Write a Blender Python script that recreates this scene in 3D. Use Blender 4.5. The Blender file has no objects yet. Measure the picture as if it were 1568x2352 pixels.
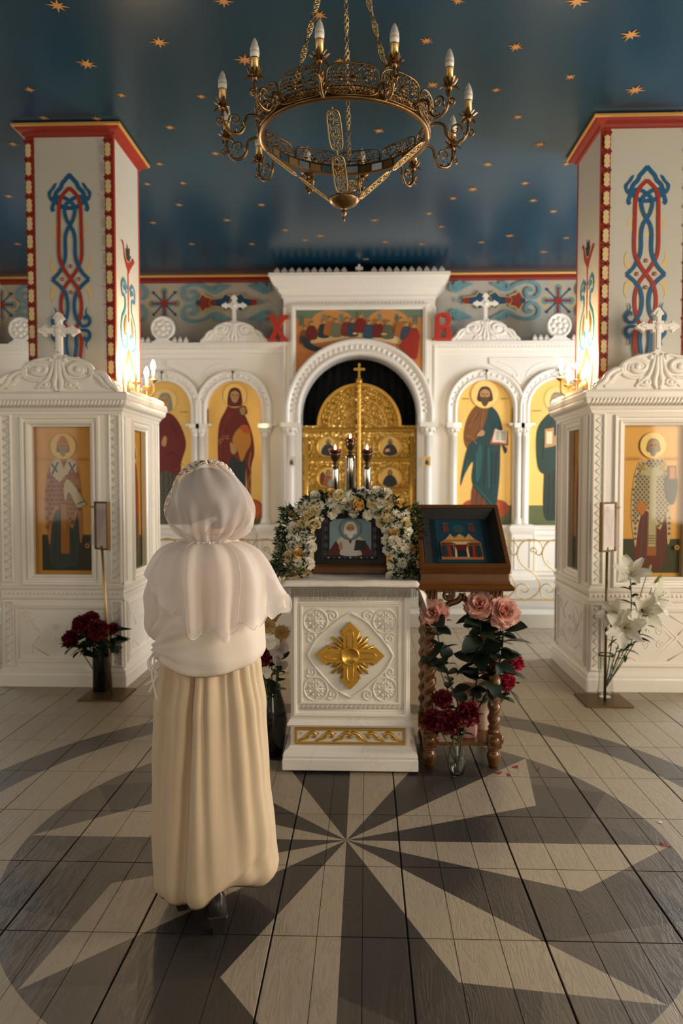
import bpy, bmesh, math, random
from mathutils import Vector, Matrix, noise
from mathutils.geometry import tessellate_polygon
random.seed(7)
PI = math.pi
scene = bpy.context.scene
COL = scene.collection

# ---------------------------------------------------------------- camera
F_PX, EYE = 1701.0, 1.51
cam_d = bpy.data.cameras.new('camera')
cam = bpy.data.objects.new('camera', cam_d)
COL.objects.link(cam)
cam.location = (0, 0, EYE)
cam.rotation_euler = (PI / 2 - math.atan(71 / F_PX), 0, math.atan(56 / F_PX))
cam_d.sensor_fit = 'VERTICAL'
cam_d.sensor_height = 36.0
cam_d.lens = F_PX / 2352 * 36.0
cam_d.clip_start = 0.05
cam_d.dof.use_dof = True
cam_d.dof.focus_distance = 2.75
cam_d.dof.aperture_fstop = 2.6
scene.camera = cam

# ---------------------------------------------------------------- world, daylight, exposure
world = bpy.data.worlds.new('world')
scene.world = world
world.use_nodes = True
bg = world.node_tree.nodes['Background']
bg.inputs[0].default_value = (0.75, 0.88, 1.0, 1)
bg.inputs[1].default_value = 0.9


def window_light(name, loc, rot, w, h, power, col):
    d = bpy.data.lights.new(name, 'AREA')
    d.shape = 'RECTANGLE'
    d.size, d.size_y = w, h
    d.energy = power
    d.color = col
    o = bpy.data.objects.new(name, d)
    o.location = loc
    o.rotation_euler = rot
    COL.objects.link(o)
    return o


DAY = (1.0, 0.86, 0.68)
COOL = (0.90, 0.95, 1.0)
# (wall, centre along wall, sill, head, width): the openings of the room, each with daylight falling through it
WINDOWS = [('right', -0.6, 0.9, 3.3, 1.5, 70, DAY), ('right', 2.6, 0.9, 3.3, 1.6, 135, DAY), ('right', 7.0, 0.9, 3.3, 1.4, 150, COOL),
           ('left', -0.6, 0.9, 3.3, 1.5, 14, DAY), ('left', 2.6, 0.9, 3.3, 1.6, 8, DAY), ('left', 7.0, 0.9, 3.3, 1.4, 26, COOL),
           ('rear', 1.9, 0.9, 3.0, 1.2, 34, DAY), ('rear', -2.2, 0.9, 3.0, 1.2, 6, DAY)]
XL, XR, YR, YB, ZC = -4.75, 4.6, -4.6, 9.6, 4.15
for i, (side, c, z0, z1, w, p, colr) in enumerate(WINDOWS):
    zc = (z0 + z1) / 2
    if side == 'right':
        window_light('daylight', (XR - 0.01, c, zc), (0, PI / 2, 0), z1 - z0, w, p, colr)
    elif side == 'left':
        window_light('daylight', (XL + 0.01, c, zc), (0, -PI / 2, 0), z1 - z0, w, p, colr)
    else:
        window_light('daylight', (c, YR + 0.01, zc), (PI / 2, 0, 0), w, z1 - z0, p, colr)
vs = scene.view_settings
vs.view_transform = 'Standard'
vs.look = 'None'
vs.exposure = 0.40
vs.gamma = 1.0
vs.use_curve_mapping = False
scene.cycles.use_denoising = True
scene.cycles.use_adaptive_sampling = True
scene.cycles.adaptive_threshold = 0.04
scene.cycles.max_bounces = 6
scene.cycles.diffuse_bounces = 4
scene.cycles.glossy_bounces = 3
scene.cycles.transparent_max_bounces = 12
scene.cycles.sample_clamp_indirect = 6.0
scene.cycles.caustics_reflective = False
scene.cycles.caustics_refractive = False

AX = -0.085          # axis of the nave: everything mirrors about it


# ---------------------------------------------------------------- helpers: colour and materials
def lin(hexs, k=1.0):
    h = hexs.lstrip('#')
    out = []
    for i in (0, 2, 4):
        c = int(h[i:i + 2], 16) / 255
        out.append((c / 12.92 if c <= 0.04045 else ((c + 0.055) / 1.055) ** 2.4) * k)
    return (*out, 1.0)


MATS = {}


def mat(name, hexs, rough=0.5, metal=0.0, var=0.10, vs=7.0, bump=0.0, bs=60.0, coat=0.0, bkind='noise', alpha=1.0, trans=0.0, emit=0.0, ior=1.45, sss=0.0, spec=0.5, streak=None, transl=0.0):
    if name in MATS:
        return MATS[name]
    m = bpy.data.materials.new(name)
    m.use_nodes = True
    nt = m.node_tree
    N, L = nt.nodes, nt.links
    b = N['Principled BSDF']
    b.inputs['Roughness'].default_value = rough
    b.inputs['Metallic'].default_value = metal
    b.inputs['IOR'].default_value = ior
    b.inputs['Specular IOR Level'].default_value = spec
    b.inputs['Coat Weight'].default_value = coat
    b.inputs['Transmission Weight'].default_value = trans
    b.inputs['Alpha'].default_value = alpha
    c = lin(hexs)
    tc = N.new('ShaderNodeTexCoord')
    src = tc.outputs['Object']
    if streak:
        mp = N.new('ShaderNodeMapping')
        mp.inputs['Scale'].default_value = streak
        L.new(src, mp.inputs['Vector'])
        src = mp.outputs['Vector']
    if var > 0:
        nz = N.new('ShaderNodeTexNoise')
        nz.inputs['Scale'].default_value = vs
        nz.inputs['Detail'].default_value = 5
        L.new(src, nz.inputs['Vector'])
        mx = N.new('ShaderNodeMix')
        mx.data_type = 'RGBA'
        mx.inputs[6].default_value = tuple(v * (1 - var) for v in c[:3]) + (1,)
        mx.inputs[7].default_value = tuple(min(1, v * (1 + var)) for v in c[:3]) + (1,)
        L.new(nz.outputs[0], mx.inputs[0])
        L.new(mx.outputs[2], b.inputs['Base Color'])
    else:
        b.inputs['Base Color'].default_value = c
    if bump > 0:
        if bkind == 'voronoi':
            t = N.new('ShaderNodeTexVoronoi')
            t.inputs['Scale'].default_value = bs
            out = t.outputs['Distance']
        else:
            t = N.new('ShaderNodeTexNoise')
            t.inputs['Scale'].default_value = bs
            t.inputs['Detail'].default_value = 4
            out = t.outputs[0]
        L.new(src, t.inputs['Vector'])
        bp = N.new('ShaderNodeBump')
        bp.inputs['Strength'].default_value = min(1.0, bump)
        bp.inputs['Distance'].default_value = 0.01
        L.new(out, bp.inputs['Height'])
        L.new(bp.outputs[0], b.inputs['Normal'])
    if emit > 0:
        b.inputs['Emission Color'].default_value = c
        b.inputs['Emission Strength'].default_value = emit
    if transl > 0:          # sheer or thin matter lets light through
        tr = N.new('ShaderNodeBsdfTranslucent')
        tr.inputs[0].default_value = c
        ms = N.new('ShaderNodeMixShader')
        ms.inputs[0].default_value = transl
        L.new(b.outputs[0], ms.inputs[1])
        L.new(tr.outputs[0], ms.inputs[2])
        L.new(ms.outputs[0], N['Material Output'].inputs[0])
    MATS[name] = m
    return m


def sheer(name, hexs, opacity, transl=0.4):
    if name in MATS:
        return MATS[name]
    m = mat(name, hexs, rough=0.75, var=0.04, vs=30, transl=transl, spec=0.2)
    nt = m.node_tree
    N, L = nt.nodes, nt.links
    out = N['Material Output']
    cloth = out.inputs[0].links[0].from_socket
    tp = N.new('ShaderNodeBsdfTransparent')
    ms = N.new('ShaderNodeMixShader')
    ms.inputs[0].default_value = opacity
    L.new(tp.outputs[0], ms.inputs[1])
    L.new(cloth, ms.inputs[2])
    L.new(ms.outputs[0], out.inputs[0])
    return m


def pane(name, hexs='ffffff', gloss=0.1, rough=0.03):
    if name in MATS:
        return MATS[name]
    m = bpy.data.materials.new(name)
    m.use_nodes = True
    N, L = m.node_tree.nodes, m.node_tree.links
    N.remove(N['Principled BSDF'])
    tp = N.new('ShaderNodeBsdfTransparent')
    tp.inputs[0].default_value = lin(hexs)
    gl = N.new('ShaderNodeBsdfGlossy')
    gl.inputs['Roughness'].default_value = rough
    ms = N.new('ShaderNodeMixShader')
    ms.inputs[0].default_value = gloss
    L.new(tp.outputs[0], ms.inputs[1])
    L.new(gl.outputs[0], ms.inputs[2])
    L.new(ms.outputs[0], N['Material Output'].inputs[0])
    MATS[name] = m
    return m


def emitter(name, hexs, strength):
    if name in MATS:
        return MATS[name]
    m = bpy.data.materials.new(name)
    m.use_nodes = True
    N, L = m.node_tree.nodes, m.node_tree.links
    N.remove(N['Principled BSDF'])
    e = N.new('ShaderNodeEmission')
    e.inputs[0].default_value = lin(hexs)
    e.inputs[1].default_value = strength
    L.new(e.outputs[0], N['Material Output'].inputs[0])
    MATS[name] = m
    return m


# ---------------------------------------------------------------- helpers: geometry
class MB:
    def __init__(s):
        s.v, s.f, s.m, s.sm = [], [], [], []
        s.T = Matrix.Identity(4)

    def add(s, verts, faces, mi=0, smooth=False):
        o = len(s.v)
        T = s.T
        s.v.extend([tuple(T @ Vector(p)) for p in verts])
        s.f.extend([tuple(i + o for i in fc) for fc in faces])
        s.m.extend([mi] * len(faces))
        s.sm.extend([smooth] * len(faces))
        return s

    def box(s, x0, x1, y0, y1, z0, z1, mi=0):
        return s.add([(x0, y0, z0), (x1, y0, z0), (x1, y1, z0), (x0, y1, z0), (x0, y0, z1), (x1, y0, z1), (x1, y1, z1), (x0, y1, z1)],
                     [(3, 2, 1, 0), (4, 5, 6, 7), (0, 1, 5, 4), (1, 2, 6, 5), (2, 3, 7, 6), (3, 0, 4, 7)], mi)

    def prism(s, loops, y0, y1, mi=0, back=True):
        """loops of (x,z) points, first the outline then holes; from y0 (front) to y1"""
        if loops and not isinstance(loops[0][0], (list, tuple)):
            loops = [loops]
        vs3 = [[Vector((p[0], p[1], 0)) for p in lp] for lp in loops]
        tris = tessellate_polygon(vs3)
        flat = [p for lp in loops for p in lp]
        n = len(flat)
        ff = []
        for t in tris:
            a, b, c = (flat[i] for i in t)
            cr = (b[0] - a[0]) * (c[1] - a[1]) - (b[1] - a[1]) * (c[0] - a[0])
            ff.append(t if cr > 0 else (t[0], t[2], t[1]))
        faces = [tuple(t) for t in ff]
        verts = [(p[0], y0, p[1]) for p in flat]
        if y1 != y0:
            verts += [(p[0], y1, p[1]) for p in flat]
            if back:
                faces += [(t[2] + n, t[1] + n, t[0] + n) for t in ff]
            o = 0
            for k, lp in enumerate(loops):
                m = len(lp)
                ar = sum(lp[i][0] * lp[(i + 1) % m][1] - lp[(i + 1) % m][0] * lp[i][1] for i in range(m))
                for i in range(m):
                    a, b = o + i, o + (i + 1) % m
                    q = (a, a + n, b + n, b)
                    if (ar < 0) != (k > 0):
                        q = q[::-1]
                    faces.append(q)
                o += m
        return s.add(verts, faces, mi)

    def lathe(s, prof, c=(0, 0, 0), seg=16, mi=0, smooth=True, cap=True, rf=None):
        vs_, fs = [], []
        n = len(prof)
        for i, (r, z) in enumerate(prof):
            for j in range(seg):
                a = 2 * PI * j / seg
                rr = r * (rf(a, z) if rf else 1)
                vs_.append((c[0] + rr * math.cos(a), c[1] + rr * math.sin(a), c[2] + z))
        for i in range(n - 1):
            for j in range(seg):
                k = (j + 1) % seg
                fs.append((i * seg + j, i * seg + k, (i + 1) * seg + k, (i + 1) * seg + j))
        if cap:
            fs.append(tuple(range(seg))[::-1])
            fs.append(tuple((n - 1) * seg + j for j in range(seg)))
        return s.add(vs_, fs, mi, smooth)

    def tube(s, pts, r, seg=6, mi=0, closed=False, flat=1.0, smooth=True):
        P = [Vector(p) for p in pts]
        n = len(P)
        if n < 2:
            return s
        R = r if isinstance(r, (list, tuple)) else [r] * n
        vs_, fs = [], []
        prev = None
        for i in range(n):
            if closed:
                t = P[(i + 1) % n] - P[i - 1]
            else:
                t = P[min(i + 1, n - 1)] - P[max(i - 1, 0)]
            if t.length < 1e-9:
                t = Vector((0, 0, 1))
            t.normalize()
            if prev is None:
                u = Vector((0, 1, 0)).cross(t)
                if u.length < 1e-3:
                    u = Vector((1, 0, 0)).cross(t)
            else:
                u = prev - t * prev.dot(t)
            u.normalize()
            w = t.cross(u)
            prev = u
            for j in range(seg):
                a = 2 * PI * j / seg
                vs_.append(tuple(P[i] + (u * math.cos(a) + w * (math.sin(a) * flat)) * R[i]))
        for i in range(n if closed else n - 1):
            k = (i + 1) % n
            for j in range(seg):
                l = (j + 1) % seg
                fs.append((i * seg + j, i * seg + l, k * seg + l, k * seg + j))
        if not closed:
            fs.append(tuple(range(seg))[::-1])
            fs.append(tuple((n - 1) * seg + j for j in range(seg)))
        return s.add(vs_, fs, mi, smooth)

    def rings(s, rings, mi=0, smooth=True, closed=True, cap0=True, cap1=True):
        n = len(rings[0])
        vs_ = [p for r in rings for p in r]
        fs = []
        for i in range(len(rings) - 1):
            for j in range(n if closed else n - 1):
                k = (j + 1) % n
                fs.append((i * n + j, i * n + k, (i + 1) * n + k, (i + 1) * n + j))
        if cap0:
            fs.append(tuple(range(n))[::-1])
        if cap1:
            fs.append(tuple((len(rings) - 1) * n + j for j in range(n)))
        return s.add(vs_, fs, mi, smooth)

    def rect(s, prof, x0, x1, y0, y1, mi=0):
        """moulding round a rectangular plan: prof = (offset outward, z)"""
        return s.rings([[(x0 - o, y0 - o, z), (x1 + o, y0 - o, z), (x1 + o, y1 + o, z), (x0 - o, y1 + o, z)] for o, z in prof], mi, smooth=False)

    def frame(s, prof, x0, x1, z0, z1, mi=0):
        """frame on an xz plane: prof = (offset outward, y), from inside to outside"""
        return s.rings([[(x0 - o, y, z0 - o), (x1 + o, y, z0 - o), (x1 + o, y, z1 + o), (x0 - o, y, z1 + o)] for o, y in prof], mi, smooth=False, cap0=False, cap1=False)

    def arcs(s, prof, cx, cz, a0=0.0, a1=PI, n=28, mi=0, smooth=True, legs=0.0):
        """profile (radius, y) swept round a centre on an xz plane, with straight legs below the spring"""
        rr = []
        st = [(a0 + (a1 - a0) * i / n) for i in range(n + 1)]
        for a in st:
            rr.append([(cx + r * math.cos(a), y, cz + r * math.sin(a)) for r, y in prof])
        if legs:
            rr.insert(0, [(p[0], p[1], p[2] - legs) for p in rr[0]])
            rr.append([(p[0], p[1], p[2] - legs) for p in rr[-1]])
        return s.rings(rr, mi, smooth=smooth, closed=False, cap0=False, cap1=False)

    def ball(s, c, r, seg=10, rg=6, mi=0):
        rx, ry, rz = r if isinstance(r, (list, tuple)) else (r, r, r)
        vs_, fs = [(c[0], c[1], c[2] - rz)], []
        for i in range(1, rg):
            p = -PI / 2 + PI * i / rg
            for j in range(seg):
                a = 2 * PI * j / seg
                vs_.append((c[0] + rx * math.cos(p) * math.cos(a), c[1] + ry * math.cos(p) * math.sin(a), c[2] + rz * math.sin(p)))
        vs_.append((c[0], c[1], c[2] + rz))
        t = len(vs_) - 1
        for j in range(seg):
            k = (j + 1) % seg
            fs.append((0, 1 + k, 1 + j))
            for i in range(rg - 2):
                a, b = 1 + i * seg, 1 + (i + 1) * seg
                fs.append((a + j, a + k, b + k, b + j))
            fs.append((t, 1 + (rg - 2) * seg + j, 1 + (rg - 2) * seg + k))
        return s.add(vs_, fs, mi, True)

    def mesh(s, name, mats):
        me = bpy.data.meshes.new(name)
        me.from_pydata(s.v, [], s.f)
        if not isinstance(mats, (list, tuple)):
            mats = [mats]
        for m in mats:
            me.materials.append(m)
        me.polygons.foreach_set('material_index', s.m)
        me.polygons.foreach_set('use_smooth', s.sm)
        me.update()
        return me

    def build(s, name, mats, parent=None, loc=None, rot=None, bevel=0.0, subd=0, solid=0.0, weld=False):
        me = s.mesh(name, mats)
        o = bpy.data.objects.new(name, me)
        COL.objects.link(o)
        if parent:
            o.parent = parent
        if loc:
            o.location = loc
        if rot:
            o.rotation_euler = rot
        if solid:
            md = o.modifiers.new('solid', 'SOLIDIFY')
            md.thickness = solid
            md.offset = 0
        if bevel:
            md = o.modifiers.new('bevel', 'BEVEL')
            md.width = bevel
            md.segments = 2
            md.limit_method = 'ANGLE'
            md.angle_limit = 0.6
        if subd:
            md = o.modifiers.new('subd', 'SUBSURF')
            md.levels = md.render_levels = subd
        return o


def empty(name, loc=(0, 0, 0), rz=0.0, label=None, cat=None, group=None):
    o = bpy.data.objects.new(name, None)
    o.empty_display_size = 0.05
    COL.objects.link(o)
    o.location = loc
    o.rotation_euler = (0, 0, rz)
    tag(o, label, cat, group)
    return o


def tag(o, label=None, cat=None, group=None, kind=None):
    if label:
        o['label'] = label
    if cat:
        o['category'] = cat
    if group:
        o['group'] = group
    if kind:
        o['kind'] = kind
    return o


def obj(name, me, parent=None, loc=None, rot=None, scale=None):
    o = bpy.data.objects.new(name, me)
    COL.objects.link(o)
    if parent:
        o.parent = parent
    if loc:
        o.location = loc
    if rot:
        o.rotation_euler = rot
    if scale:
        o.scale = scale if isinstance(scale, (tuple, list)) else (scale,) * 3
    return o


def spl(pts, n=6, closed=False):
    """Catmull-Rom through points of any dimension"""
    P = [tuple(p) for p in pts]
    m = len(P)
    out = []
    for i in range(m if closed else m - 1):
        p0 = P[(i - 1) % m] if closed or i > 0 else P[i]
        p1, p2 = P[i], P[(i + 1) % m]
        p3 = P[(i + 2) % m] if closed or i + 2 < m else P[(i + 1) % m]
        for k in range(n):
            t = k / n
            out.append(tuple(0.5 * (2 * b + (c - a) * t + (2 * a - 5 * b + 4 * c - d) * t * t + (-a + 3 * b - 3 * c + d) * t ** 3) for a, b, c, d in zip(p0, p1, p2, p3)))
    if not closed:
        out.append(P[-1])
    return out


def ribbon(pts, w, closed=False, taper=False):
    """outline loop(s) of a band of width w along 2-D points"""
    n = len(pts)
    A, B = [], []
    for i in range(n):
        if closed:
            a, b = pts[i - 1], pts[(i + 1) % n]
        else:
            a, b = pts[max(i - 1, 0)], pts[min(i + 1, n - 1)]
        dx, dy = b[0] - a[0], b[1] - a[1]
        d = math.hypot(dx, dy) or 1e-6
        ww = w / 2
        if taper:
            ww *= (1 - 0.85 * i / (n - 1))
        A.append((pts[i][0] - dy / d * ww, pts[i][1] + dx / d * ww))
        B.append((pts[i][0] + dy / d * ww, pts[i][1] - dx / d * ww))
    return [A, B] if closed else A + B[::-1]


def circ(cx, cy, r, n=20, ry=None, a0=0.0, a1=2 * PI):
    ry = ry or r
    full = abs(a1 - a0 - 2 * PI) < 1e-6
    return [(cx + r * math.cos(a0 + (a1 - a0) * i / (n if full else n - 1)), cy + ry * math.sin(a0 + (a1 - a0) * i / (n if full else n - 1))) for i in range(n)]


def spiral(cx, cy, r, turns, a0=0.0, cw=1, n=30, r1=0.12):
    return [(cx + r * (1 - (1 - r1) * i / n) * math.cos(a0 + cw * 2 * PI * turns * i / n), cy + r * (1 - (1 - r1) * i / n) * math.sin(a0 + cw * 2 * PI * turns * i / n)) for i in range(n + 1)]


def mirx(pts, c=0.0):
    return [(2 * c - p[0],) + tuple(p[1:]) for p in pts]


def rectpts(x0, x1, z0, z1):
    return [(x0, z0), (x1, z0), (x1, z1), (x0, z1)]


class Paint:
    """flat paint on a panel: layers of coloured outlines, the later ones over the earlier"""

    def __init__(s, step=0.0004):
        s.L = []
        s.step = step

    def p(s, hexs, loops):
        s.L.append((hexs, loops))
        return s

    def many(s, hexs, loops):
        s.L.append((hexs, ('many', loops)))
        return s

    def poly(s, hexs, pts, n=4):
        return s.p(hexs, spl(pts, n, True))

    def line(s, hexs, pts, w, n=5, closed=False):
        return s.p(hexs, ribbon(spl(pts, n, closed), w, closed))

    def build(s, name, parent=None, loc=None, rot=None, rough=0.5, metal=None):
        mb = MB()
        cols = []
        for i, (h, loops) in enumerate(s.L):
            if h not in cols:
                cols.append(h)
            for lp in (loops[1] if loops[0] == 'many' else [loops]):
                mb.prism(lp, -s.step * i, -s.step * i, cols.index(h))
        ms = []
        for h in cols:
            if h.startswith('G'):
                ms.append(mat('gold_leaf_' + h[1:] + str(rough), h[1:], rough=0.36, metal=0.22, var=0.10, vs=5, bump=0.05, bs=25))
            else:
                ms.append(mat('paint_' + h + str(rough), h, rough=rough, var=0.10, vs=30))
        return mb.build(name, ms, parent, loc, rot)
# ---------------------------------------------------------------- shared materials
def marble_mat():
    m = mat('white_marble', 'e6dfd2', rough=0.32, var=0.03, vs=3)
    N, L = m.node_tree.nodes, m.node_tree.links
    b = N['Principled BSDF']
    tc = N.new('ShaderNodeTexCoord')
    w = N.new('ShaderNodeTexNoise')
    w.inputs['Scale'].default_value = 2.2
    w.inputs['Detail'].default_value = 8
    w.inputs['Distortion'].default_value = 1.6
    r = N.new('ShaderNodeValToRGB')
    r.color_ramp.elements[0].position = 0.49
    r.color_ramp.elements[0].color = lin('ece5d9')
    r.color_ramp.elements[1].position = 0.515
    r.color_ramp.elements[1].color = lin('ece5d9')
    e = r.color_ramp.elements.new(0.502)
    e.color = lin('e2dbd0')
    L.new(tc.outputs['Object'], w.inputs['Vector'])
    L.new(w.outputs[0], r.inputs[0])
    L.new(r.outputs[0], b.inputs['Base Color'])
    return m


WHITE = mat('white_lacquer', 'ede5d8', rough=0.30, var=0.025, vs=4, bump=0.04, bs=9, coat=0.15)
CARVED = mat('white_carved', 'ece3d5', rough=0.38, var=0.03, vs=6, bump=0.55, bs=42, bkind='voronoi')
MARBLE = marble_mat()
GOLD = mat('gilded', 'd6a546', rough=0.30, metal=0.6, var=0.10, vs=12, bump=0.06, bs=40)
GOLDREL = mat('gilded_relief', 'efc063', rough=0.30, metal=0.38, var=0.14, vs=14, bump=1.0, bs=24, bkind='voronoi')
for _n in GOLDREL.node_tree.nodes:
    if _n.type == 'BUMP':
        _n.inputs['Distance'].default_value = 0.035
BRASS = mat('aged_brass', '866742', rough=0.33, metal=0.95, var=0.25, vs=18, bump=0.08, bs=60)
BRASSL = mat('light_brass', 'c3a16a', rough=0.34, metal=0.9, var=0.12, vs=18)
BRONZE = mat('brushed_bronze', '6e5633', rough=0.45, metal=0.8, var=0.10, vs=20)
SILVER = mat('polished_silver', 'c9c2b6', rough=0.12, metal=1.0, var=0.05, vs=8)
PLASTER = mat('plaster', 'b9b2a4', rough=0.62, var=0.04, vs=5, bump=0.05, bs=80)
RED = mat('red_paint', '8c2a1a', rough=0.45, var=0.08, vs=10)
GOLDP = mat('gold_paint', 'd8a55c', rough=0.4, metal=0.3, var=0.06)
WOOD = mat('varnished_walnut', '613a12', rough=0.27, var=0.35, vs=9, streak=(6, 6, 0.8), coat=0.35, bump=0.03, bs=30)
WOODX = mat('varnished_walnut_rail', '613a12', rough=0.27, var=0.35, vs=9, streak=(0.8, 6, 6), coat=0.35, bump=0.03, bs=30)
LEAFD = mat('dark_leaf', '1c2a1c', rough=0.5, var=0.3, vs=20, transl=0.15)
LEAFM = mat('mid_leaf', '4d6430', rough=0.45, var=0.3, vs=20, transl=0.2)
STEM = mat('green_stem', '4a5f2e', rough=0.5, var=0.2)
GLASS = pane('cabinet_pane', 'f8f5ee', 0.022, 0.05)
VGLASS = mat('clear_vase_glass', 'f4f7f4', rough=0.02, var=0, trans=1.0, ior=1.45)
CANDLEW = mat('candle_white', 'efe6d2', rough=0.4, var=0.03)

# ---------------------------------------------------------------- floor with the inlaid star
TX0, TY0, TP = 0.141, 2.394, 0.452
SCX, SCY = -0.08, 3.055


def floor_mat():
    m = bpy.data.materials.new('floor_tile_star')
    m.use_nodes = True
    N, L = m.node_tree.nodes, m.node_tree.links
    b = N['Principled BSDF']

    def math_(op, a, c=None, d=None):
        n = N.new('ShaderNodeMath')
        n.operation = op
        for i, v in enumerate((a, c, d)):
            if v is None:
                continue
            if isinstance(v, (int, float)):
                n.inputs[i].default_value = v
            else:
                L.new(v, n.inputs[i])
        return n.outputs[0]

    def mix(f, a, c):
        n = N.new('ShaderNodeMix')
        n.data_type = 'RGBA'
        if isinstance(f, float):
            n.inputs[0].default_value = f
        else:
            L.new(f, n.inputs[0])
        for k, v in ((6, a), (7, c)):
            if isinstance(v, tuple):
                n.inputs[k].default_value = v
            else:
                L.new(v, n.inputs[k])
        return n.outputs[2]
    g = N.new('ShaderNodeNewGeometry')
    sep = N.new('ShaderNodeSeparateXYZ')
    L.new(g.outputs['Position'], sep.inputs[0])
    X = math_('SUBTRACT', sep.outputs[0], SCX)
    Y = math_('SUBTRACT', sep.outputs[1], SCY)
    r = math_('SQRT', math_('ADD', math_('MULTIPLY', X, X), math_('MULTIPLY', Y, Y)))
    ang = math_('ADD', math_('ARCTAN2', Y, X), 2 * PI)
    R, rs = 1.345, 0.945
    sx, sy = rs * math.cos(PI / 8), rs * math.sin(PI / 8)
    ka, kb = sy, R - sx
    kc = ka * R

    def star(off):
        t = math_('PINGPONG', math_('ADD', ang, off), PI / 8)
        q = math_('ADD', math_('MULTIPLY', math_('COSINE', t), ka), math_('MULTIPLY', math_('SINE', t), kb))
        return math_('LESS_THAN', math_('MULTIPLY', q, r), kc)
    s1, s2 = star(0.0), star(PI / 8)
    half = math_('GREATER_THAN', math_('MODULO', ang, PI / 4), PI / 8)
    disc = math_('LESS_THAN', r, R + 0.004)
    ring = math_('MULTIPLY', math_('GREATER_THAN', r, 1.745), math_('LESS_THAN', r, 1.95))
    # per tile tone
    tx = math_('FLOOR', math_('DIVIDE', math_('SUBTRACT', sep.outputs[0], TX0), TP))
    ty = math_('FLOOR', math_('DIVIDE', math_('SUBTRACT', sep.outputs[1], TY0), TP))
    wn = N.new('ShaderNodeTexWhiteNoise')
    wn.noise_dimensions = '2D'
    cmb = N.new('ShaderNodeCombineXYZ')
    L.new(tx, cmb.inputs[0])
    L.new(ty, cmb.inputs[1])
    L.new(cmb.outputs[0], wn.inputs['Vector'])
    light, grey, dark2, dark1 = lin('998a76'), lin('524a41'), lin('3b342e'), lin('332d29')
    col = mix(disc, lin('978974'), grey)
    col = mix(ring, col, lin('50493f'))
    col = mix(s2, col, dark2)
    hs = math_('SUBTRACT', 1.0, half)
    col = mix(math_('MULTIPLY', math_('MULTIPLY', s1, hs), math_('SUBTRACT', 1.0, s2)), col, lin('474038'))
    col = mix(math_('MULTIPLY', math_('MULTIPLY', s1, hs), s2), col, dark1)
    col = mix(math_('MULTIPLY', s1, half), col, light)
    # printed wood grain running away from the camera
    mp = N.new('ShaderNodeMapping')
    mp.inputs['Scale'].default_value = (26, 3.2, 1)
    ad = N.new('ShaderNodeVectorMath')
    ad.operation = 'ADD'
    L.new(g.outputs['Position'], ad.inputs[0])
    sc = N.new('ShaderNodeVectorMath')
    sc.operation = 'SCALE'
    sc.inputs[3].default_value = 7.0
    L.new(wn.outputs['Color'], sc.inputs[0])
    L.new(sc.outputs[0], ad.inputs[1])
    L.new(ad.outputs[0], mp.inputs['Vector'])
    nz = N.new('ShaderNodeTexNoise')
    nz.inputs['Scale'].default_value = 1.3
    nz.inputs['Detail'].default_value = 6
    nz.inputs['Distortion'].default_value = 1.2
    L.new(mp.outputs[0], nz.inputs['Vector'])
    wv = N.new('ShaderNodeMath')
    wv.operation = 'SINE'
    L.new(math_('MULTIPLY', nz.outputs[0], 34.0), wv.inputs[0])
    gr = math_('MULTIPLY_ADD', wv.outputs[0], 0.5, 0.5)
    gr = math_('POWER', gr, 3.0)
    hsv = N.new('ShaderNodeHueSaturation')
    L.new(math_('ADD', math_('MULTIPLY_ADD', gr, -0.13, 1.0), math_('MULTIPLY_ADD', wn.outputs['Value'], 0.12, -0.06)), hsv.inputs['Value'])
    L.new(col, hsv.inputs['Color'])
    L.new(hsv.outputs[0], b.inputs['Base Color'])
    b.inputs['Roughness'].default_value = 0.42
    bp = N.new('ShaderNodeBump')
    bp.inputs['Strength'].default_value = 0.18
    bp.inputs['Distance'].default_value = 0.004
    bp.invert = True
    L.new(gr, bp.inputs['Height'])
    L.new(bp.outputs[0], b.inputs['Normal'])
    return m


FLOORM = floor_mat()
GROUT = mat('dark_grout', '2b2723', rough=0.8, var=0.1)
mb = MB()
mb.box(XL, XR, YR, YB, -0.12, -0.008)
floor = tag(mb.build('floor', GROUT), kind='structure')
# one plank tile: three boards with two shallow grooves, joints left open around it
gp = 0.0026
prof = [(gp, -0.004), (gp + 0.002, 0.0)]
for k in (1, 2):
    c = TP * k / 3
    prof += [(c - 0.0016, 0.0), (c - 0.0012, -0.003), (c + 0.0012, -0.003), (c + 0.0016, 0.0)]
prof += [(TP - gp - 0.002, 0.0), (TP - gp, -0.004)]
n = len(prof)
mb = MB()
mb.add([(x, gp, z) for x, z in prof] + [(x, TP - gp, z) for x, z in prof] + [(gp, gp, -0.008), (TP - gp, gp, -0.008), (gp, TP - gp, -0.008), (TP - gp, TP - gp, -0.008)],
       [(i, i + 1, i + 1 + n, i + n) for i in range(n - 1)] + [tuple(range(n))[::-1] + (2 * n, 2 * n + 1), tuple(range(n, 2 * n)) + (2 * n + 3, 2 * n + 2)])
tile_me = mb.mesh('tile', FLOORM)
for i in range(-9, 9):
    for j in range(-4, 12):
        y0 = TY0 + TP * j
        if y0 > 7.6 or (j < -1 and abs(i) > 6):
            continue
        obj('tile', tile_me, floor, (TX0 + TP * i, y0, 0))
mb = MB()
mb.box(XL, XR, YR, TY0 - TP * 4, -0.008, -0.0005)
mb.box(XL, TX0 - 9 * TP, TY0 - TP * 4, YB, -0.008, -0.0005)
mb.box(TX0 + 9 * TP, XR, TY0 - TP * 4, YB, -0.008, -0.0005)
tag(mb.build('outer_tiling', FLOORM, floor), kind='stuff')

# ---------------------------------------------------------------- walls, ceiling
WALLM = mat('nave_wall', 'cfc4b2', rough=0.65, var=0.04)


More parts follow.
